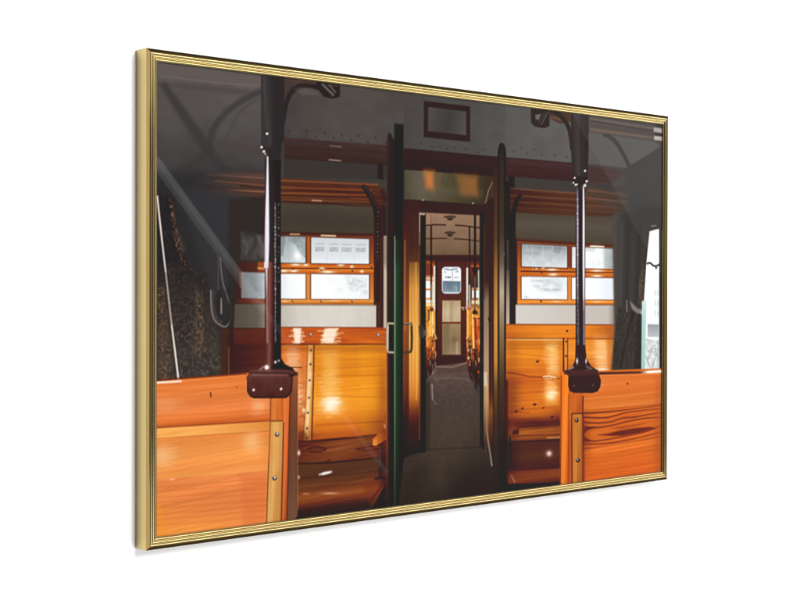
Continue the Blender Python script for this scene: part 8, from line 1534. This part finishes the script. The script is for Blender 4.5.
# ---------------------------------------------------------------- the picture
def box_mesh(name, x0, x1, y0, y1, z0, z1):
    bm = bmesh.new()
    v = [bm.verts.new((x, y, z)) for x in (x0, x1) for y in (y0, y1) for z in (z0, z1)]
    for f in ((0, 1, 3, 2), (4, 6, 7, 5), (0, 4, 5, 1), (2, 3, 7, 6), (0, 2, 6, 4), (1, 5, 7, 3)):
        bm.faces.new([v[i] for i in f])
    bmesh.ops.recalc_face_normals(bm, faces=bm.faces)
    me = bpy.data.meshes.new(name); bm.to_mesh(me); bm.free()
    return me


WALL_Y = D + 0.0008
root = bpy.data.objects.new('framed_picture', None)
col.objects.link(root)
root.empty_display_size = 0.1
root.location = (0, D, -H / 2)
root['label'] = 'gold framed photograph of an old tram interior with wooden seats, on a white wall'
root['category'] = 'picture'


def arc(cx, cz, r, a0, a1, n):
    return [(cx + r * math.cos(math.radians(a0 + (a1 - a0) * i / n)), cz + r * math.sin(math.radians(a0 + (a1 - a0) * i / n)))
            for i in range(n + 1)]


# moulding section in mm: (in from the outer edge, towards the viewer)
Mm, Dm = M * 1000, D * 1000
section = [(0, -Dm), (0, -2.3), (1.1, -1.57), (2.2, -0.83), (3.3, -0.1), (3.55, 0.0), (3.75, -0.06)]   # sloping outer edge
section += [(3.85, -0.35), (4.15, -1.25), (4.35, -1.25)]
section += arc(5.75, -3.87, 3.32, 114, 66, 8)        # first bead
section += [(7.4, -1.7), (7.6, -1.7)]
section += arc(9.15, -3.82, 3.07, 114, 66, 8)        # second bead
section += [(11.05, -2.25), (11.55, -2.25), (12.25, -1.45)]            # groove
section += arc(13.45, -15.15, 13.8, 95, 85, 6)       # inner lip
section += [(Mm - 0.06, -1.7)]
section += [(Mm, -LIP * 1000 - 0.35), (6.0, -LIP * 1000 - 0.35), (6.0, -Dm)]


def rail_mesh(side):
    bm = bmesh.new()
    half = {'t': W / 2, 'b': W / 2, 'l': H / 2, 'r': H / 2}[side]
    rows = []
    for e in (-1, 1):
        row = []
        for w, z in section:
            w, z = w / 1000, z / 1000
            a = e * (half - w)
            if side == 't': p = (a, -z, H / 2 - w)
            elif side == 'b': p = (a, -z, -H / 2 + w)
            elif side == 'l': p = (-W / 2 + w, -z, a)
            else: p = (W / 2 - w, -z, a)
            row.append(bm.verts.new(p))
        rows.append(row)
    n = len(section)
    for i in range(n):
        j = (i + 1) % n
        f = bm.faces.new((rows[0][i], rows[0][j], rows[1][j], rows[1][i]))
        f.smooth = True
    bm.faces.new(rows[0]); bm.faces.new(rows[1][::-1])
    bmesh.ops.recalc_face_normals(bm, faces=bm.faces)
    for e in bm.edges:
        if len(e.link_faces) == 2 and e.calc_face_angle(0) > math.radians(33):
            e.smooth = False
    me = bpy.data.meshes.new('frame_rail'); bm.to_mesh(me); bm.free()
    return me


for s in 'tblr':
    link('frame_rail', rail_mesh(s), gold, root)

# glazing and backing board sit in the rebate of the rails
gx, gz = W / 2 - M + 0.005, H / 2 - M + 0.005
link('glass', box_mesh('glass', -gx, gx, GLASS, SHEET - 0.0004, -gz, gz), pane, root)
link('backing_board', box_mesh('backing_board', -gx, gx, SHEET + 0.0004, SHEET + 0.003, -gz, gz), board, root)

# the printed sheet, a fine grid whose vertices carry the ink
PWm, PHm = PW / 1000, PH / 1000
NX, NY = 1111, 652
img = paint(OPS, PW, PH, NX, NY)


def soften(a, sigma):
    r = 3; k = np.exp(-0.5 * (np.arange(-r, r + 1) / sigma) ** 2); k /= k.sum()
    for ax in (0, 1):
        p = np.pad(a, [(r, r) if i == ax else (0, 0) for i in range(3)], mode='edge')
        a = sum(k[i] * np.take(p, range(i, i + a.shape[ax]), axis=ax) for i in range(2 * r + 1))
    return a


img = soften(img, SOFT)
lum = img.mean(-1, keepdims=True)
img = img - 9 * np.exp(-((lum - 66) / 30) ** 2)      # contrast curve, deepens the dark tones of the picture
img = np.clip(img + 0.5 * (img - soften(img, 1.7)), 0, 255)      # sharpened, as printers do
ink = np.clip((linear(img) - VEIL) / GAIN, 0.0015, 0.9)
xs = (np.arange(NX) / (NX - 1) - 0.5) * PWm
zs = (0.5 - np.arange(NY) / (NY - 1)) * PHm
X, Z = np.meshgrid(xs, zs)
co = np.stack([X, np.full_like(X, SHEET), Z], -1).reshape(-1, 3)
idx = np.arange(NX * NY).reshape(NY, NX)
quads = np.stack([idx[1:, :-1], idx[1:, 1:], idx[:-1, 1:], idx[:-1, :-1]], -1).reshape(-1, 4)
me = bpy.data.meshes.new('print')
me.vertices.add(len(co)); me.vertices.foreach_set('co', co.ravel().astype(np.float32))
me.loops.add(quads.size); me.loops.foreach_set('vertex_index', quads.ravel().astype(np.int32))
me.polygons.add(len(quads))
me.polygons.foreach_set('loop_start', (np.arange(len(quads)) * 4).astype(np.int32))
me.update(calc_edges=True)
ca = me.color_attributes.new('ink', 'FLOAT_COLOR', 'POINT')
rgba = np.ones((NX * NY, 4), np.float32); rgba[:, :3] = ink.reshape(-1, 3)
ca.data.foreach_set('color', rgba.ravel())
link('print', me, inks, root)

# ------------------------------------------------------------------- the wall
wall = link('wall', box_mesh('wall', -4.5, 4.5, WALL_Y, WALL_Y + 0.12, -2.6, 2.6), paintm)
wall['kind'] = 'structure'

# ------------------------------------------------------------------- lighting
world = bpy.data.worlds.new('World'); scene.world = world; world.use_nodes = True
bg = world.node_tree.nodes['Background']
bg.inputs['Color'].default_value = (1, 0.84, 0.66, 1); bg.inputs['Strength'].default_value = WORLD


def lamp(name, loc, sx, sy, radiance, target=None, roll=0.0, colour=(1, 1, 1)):
    """rectangular area light of a given brightness, facing the wall or a target"""
    d = bpy.data.lights.new(name, 'AREA')
    d.shape = 'RECTANGLE'; d.size = sx; d.size_y = sy
    d.energy = radiance * math.pi * sx * sy; d.color = colour
    o = bpy.data.objects.new(name, d); col.objects.link(o)
    o.location = loc
    if target is None:                       # square on to the wall: the lamp's -Z looks along +Y
        o.rotation_euler = (math.radians(90), roll, 0)
    else:
        o.rotation_euler = (Vector(target) - Vector(loc)).to_track_quat('-Z', 'Y').to_euler()
    return o


for args in LAMPS:
    lamp(*args[0], **args[1])

# --------------------------------------------------------------------- camera
cd = bpy.data.cameras.new('camera')
cd.sensor_width = 36; cd.lens = 66.2873; cd.clip_start = 0.02; cd.clip_end = 100
cam = bpy.data.objects.new('camera', cd); col.objects.link(cam)
cam.matrix_world = Matrix([[0.740475, 0.002865, -0.672078, -1.48456], [-0.672081, 0.005981, -0.740453, -1.52789], [0.001898, 0.999978, 0.006354, 0.01146], [0, 0, 0, 1]])
scene.camera = cam

scene.render.engine = 'CYCLES'
scene.cycles.use_denoising = True
scene.cycles.max_bounces = 8
scene.cycles.caustics_reflective = False
scene.cycles.transparent_max_bounces = 12
scene.view_settings.view_transform = 'Standard'
scene.view_settings.look = 'None'
scene.view_settings.exposure = 0
scene.view_settings.gamma = 1
scene.view_settings.use_curve_mapping = False
scene.render.resolution_x = 1024; scene.render.resolution_y = 768
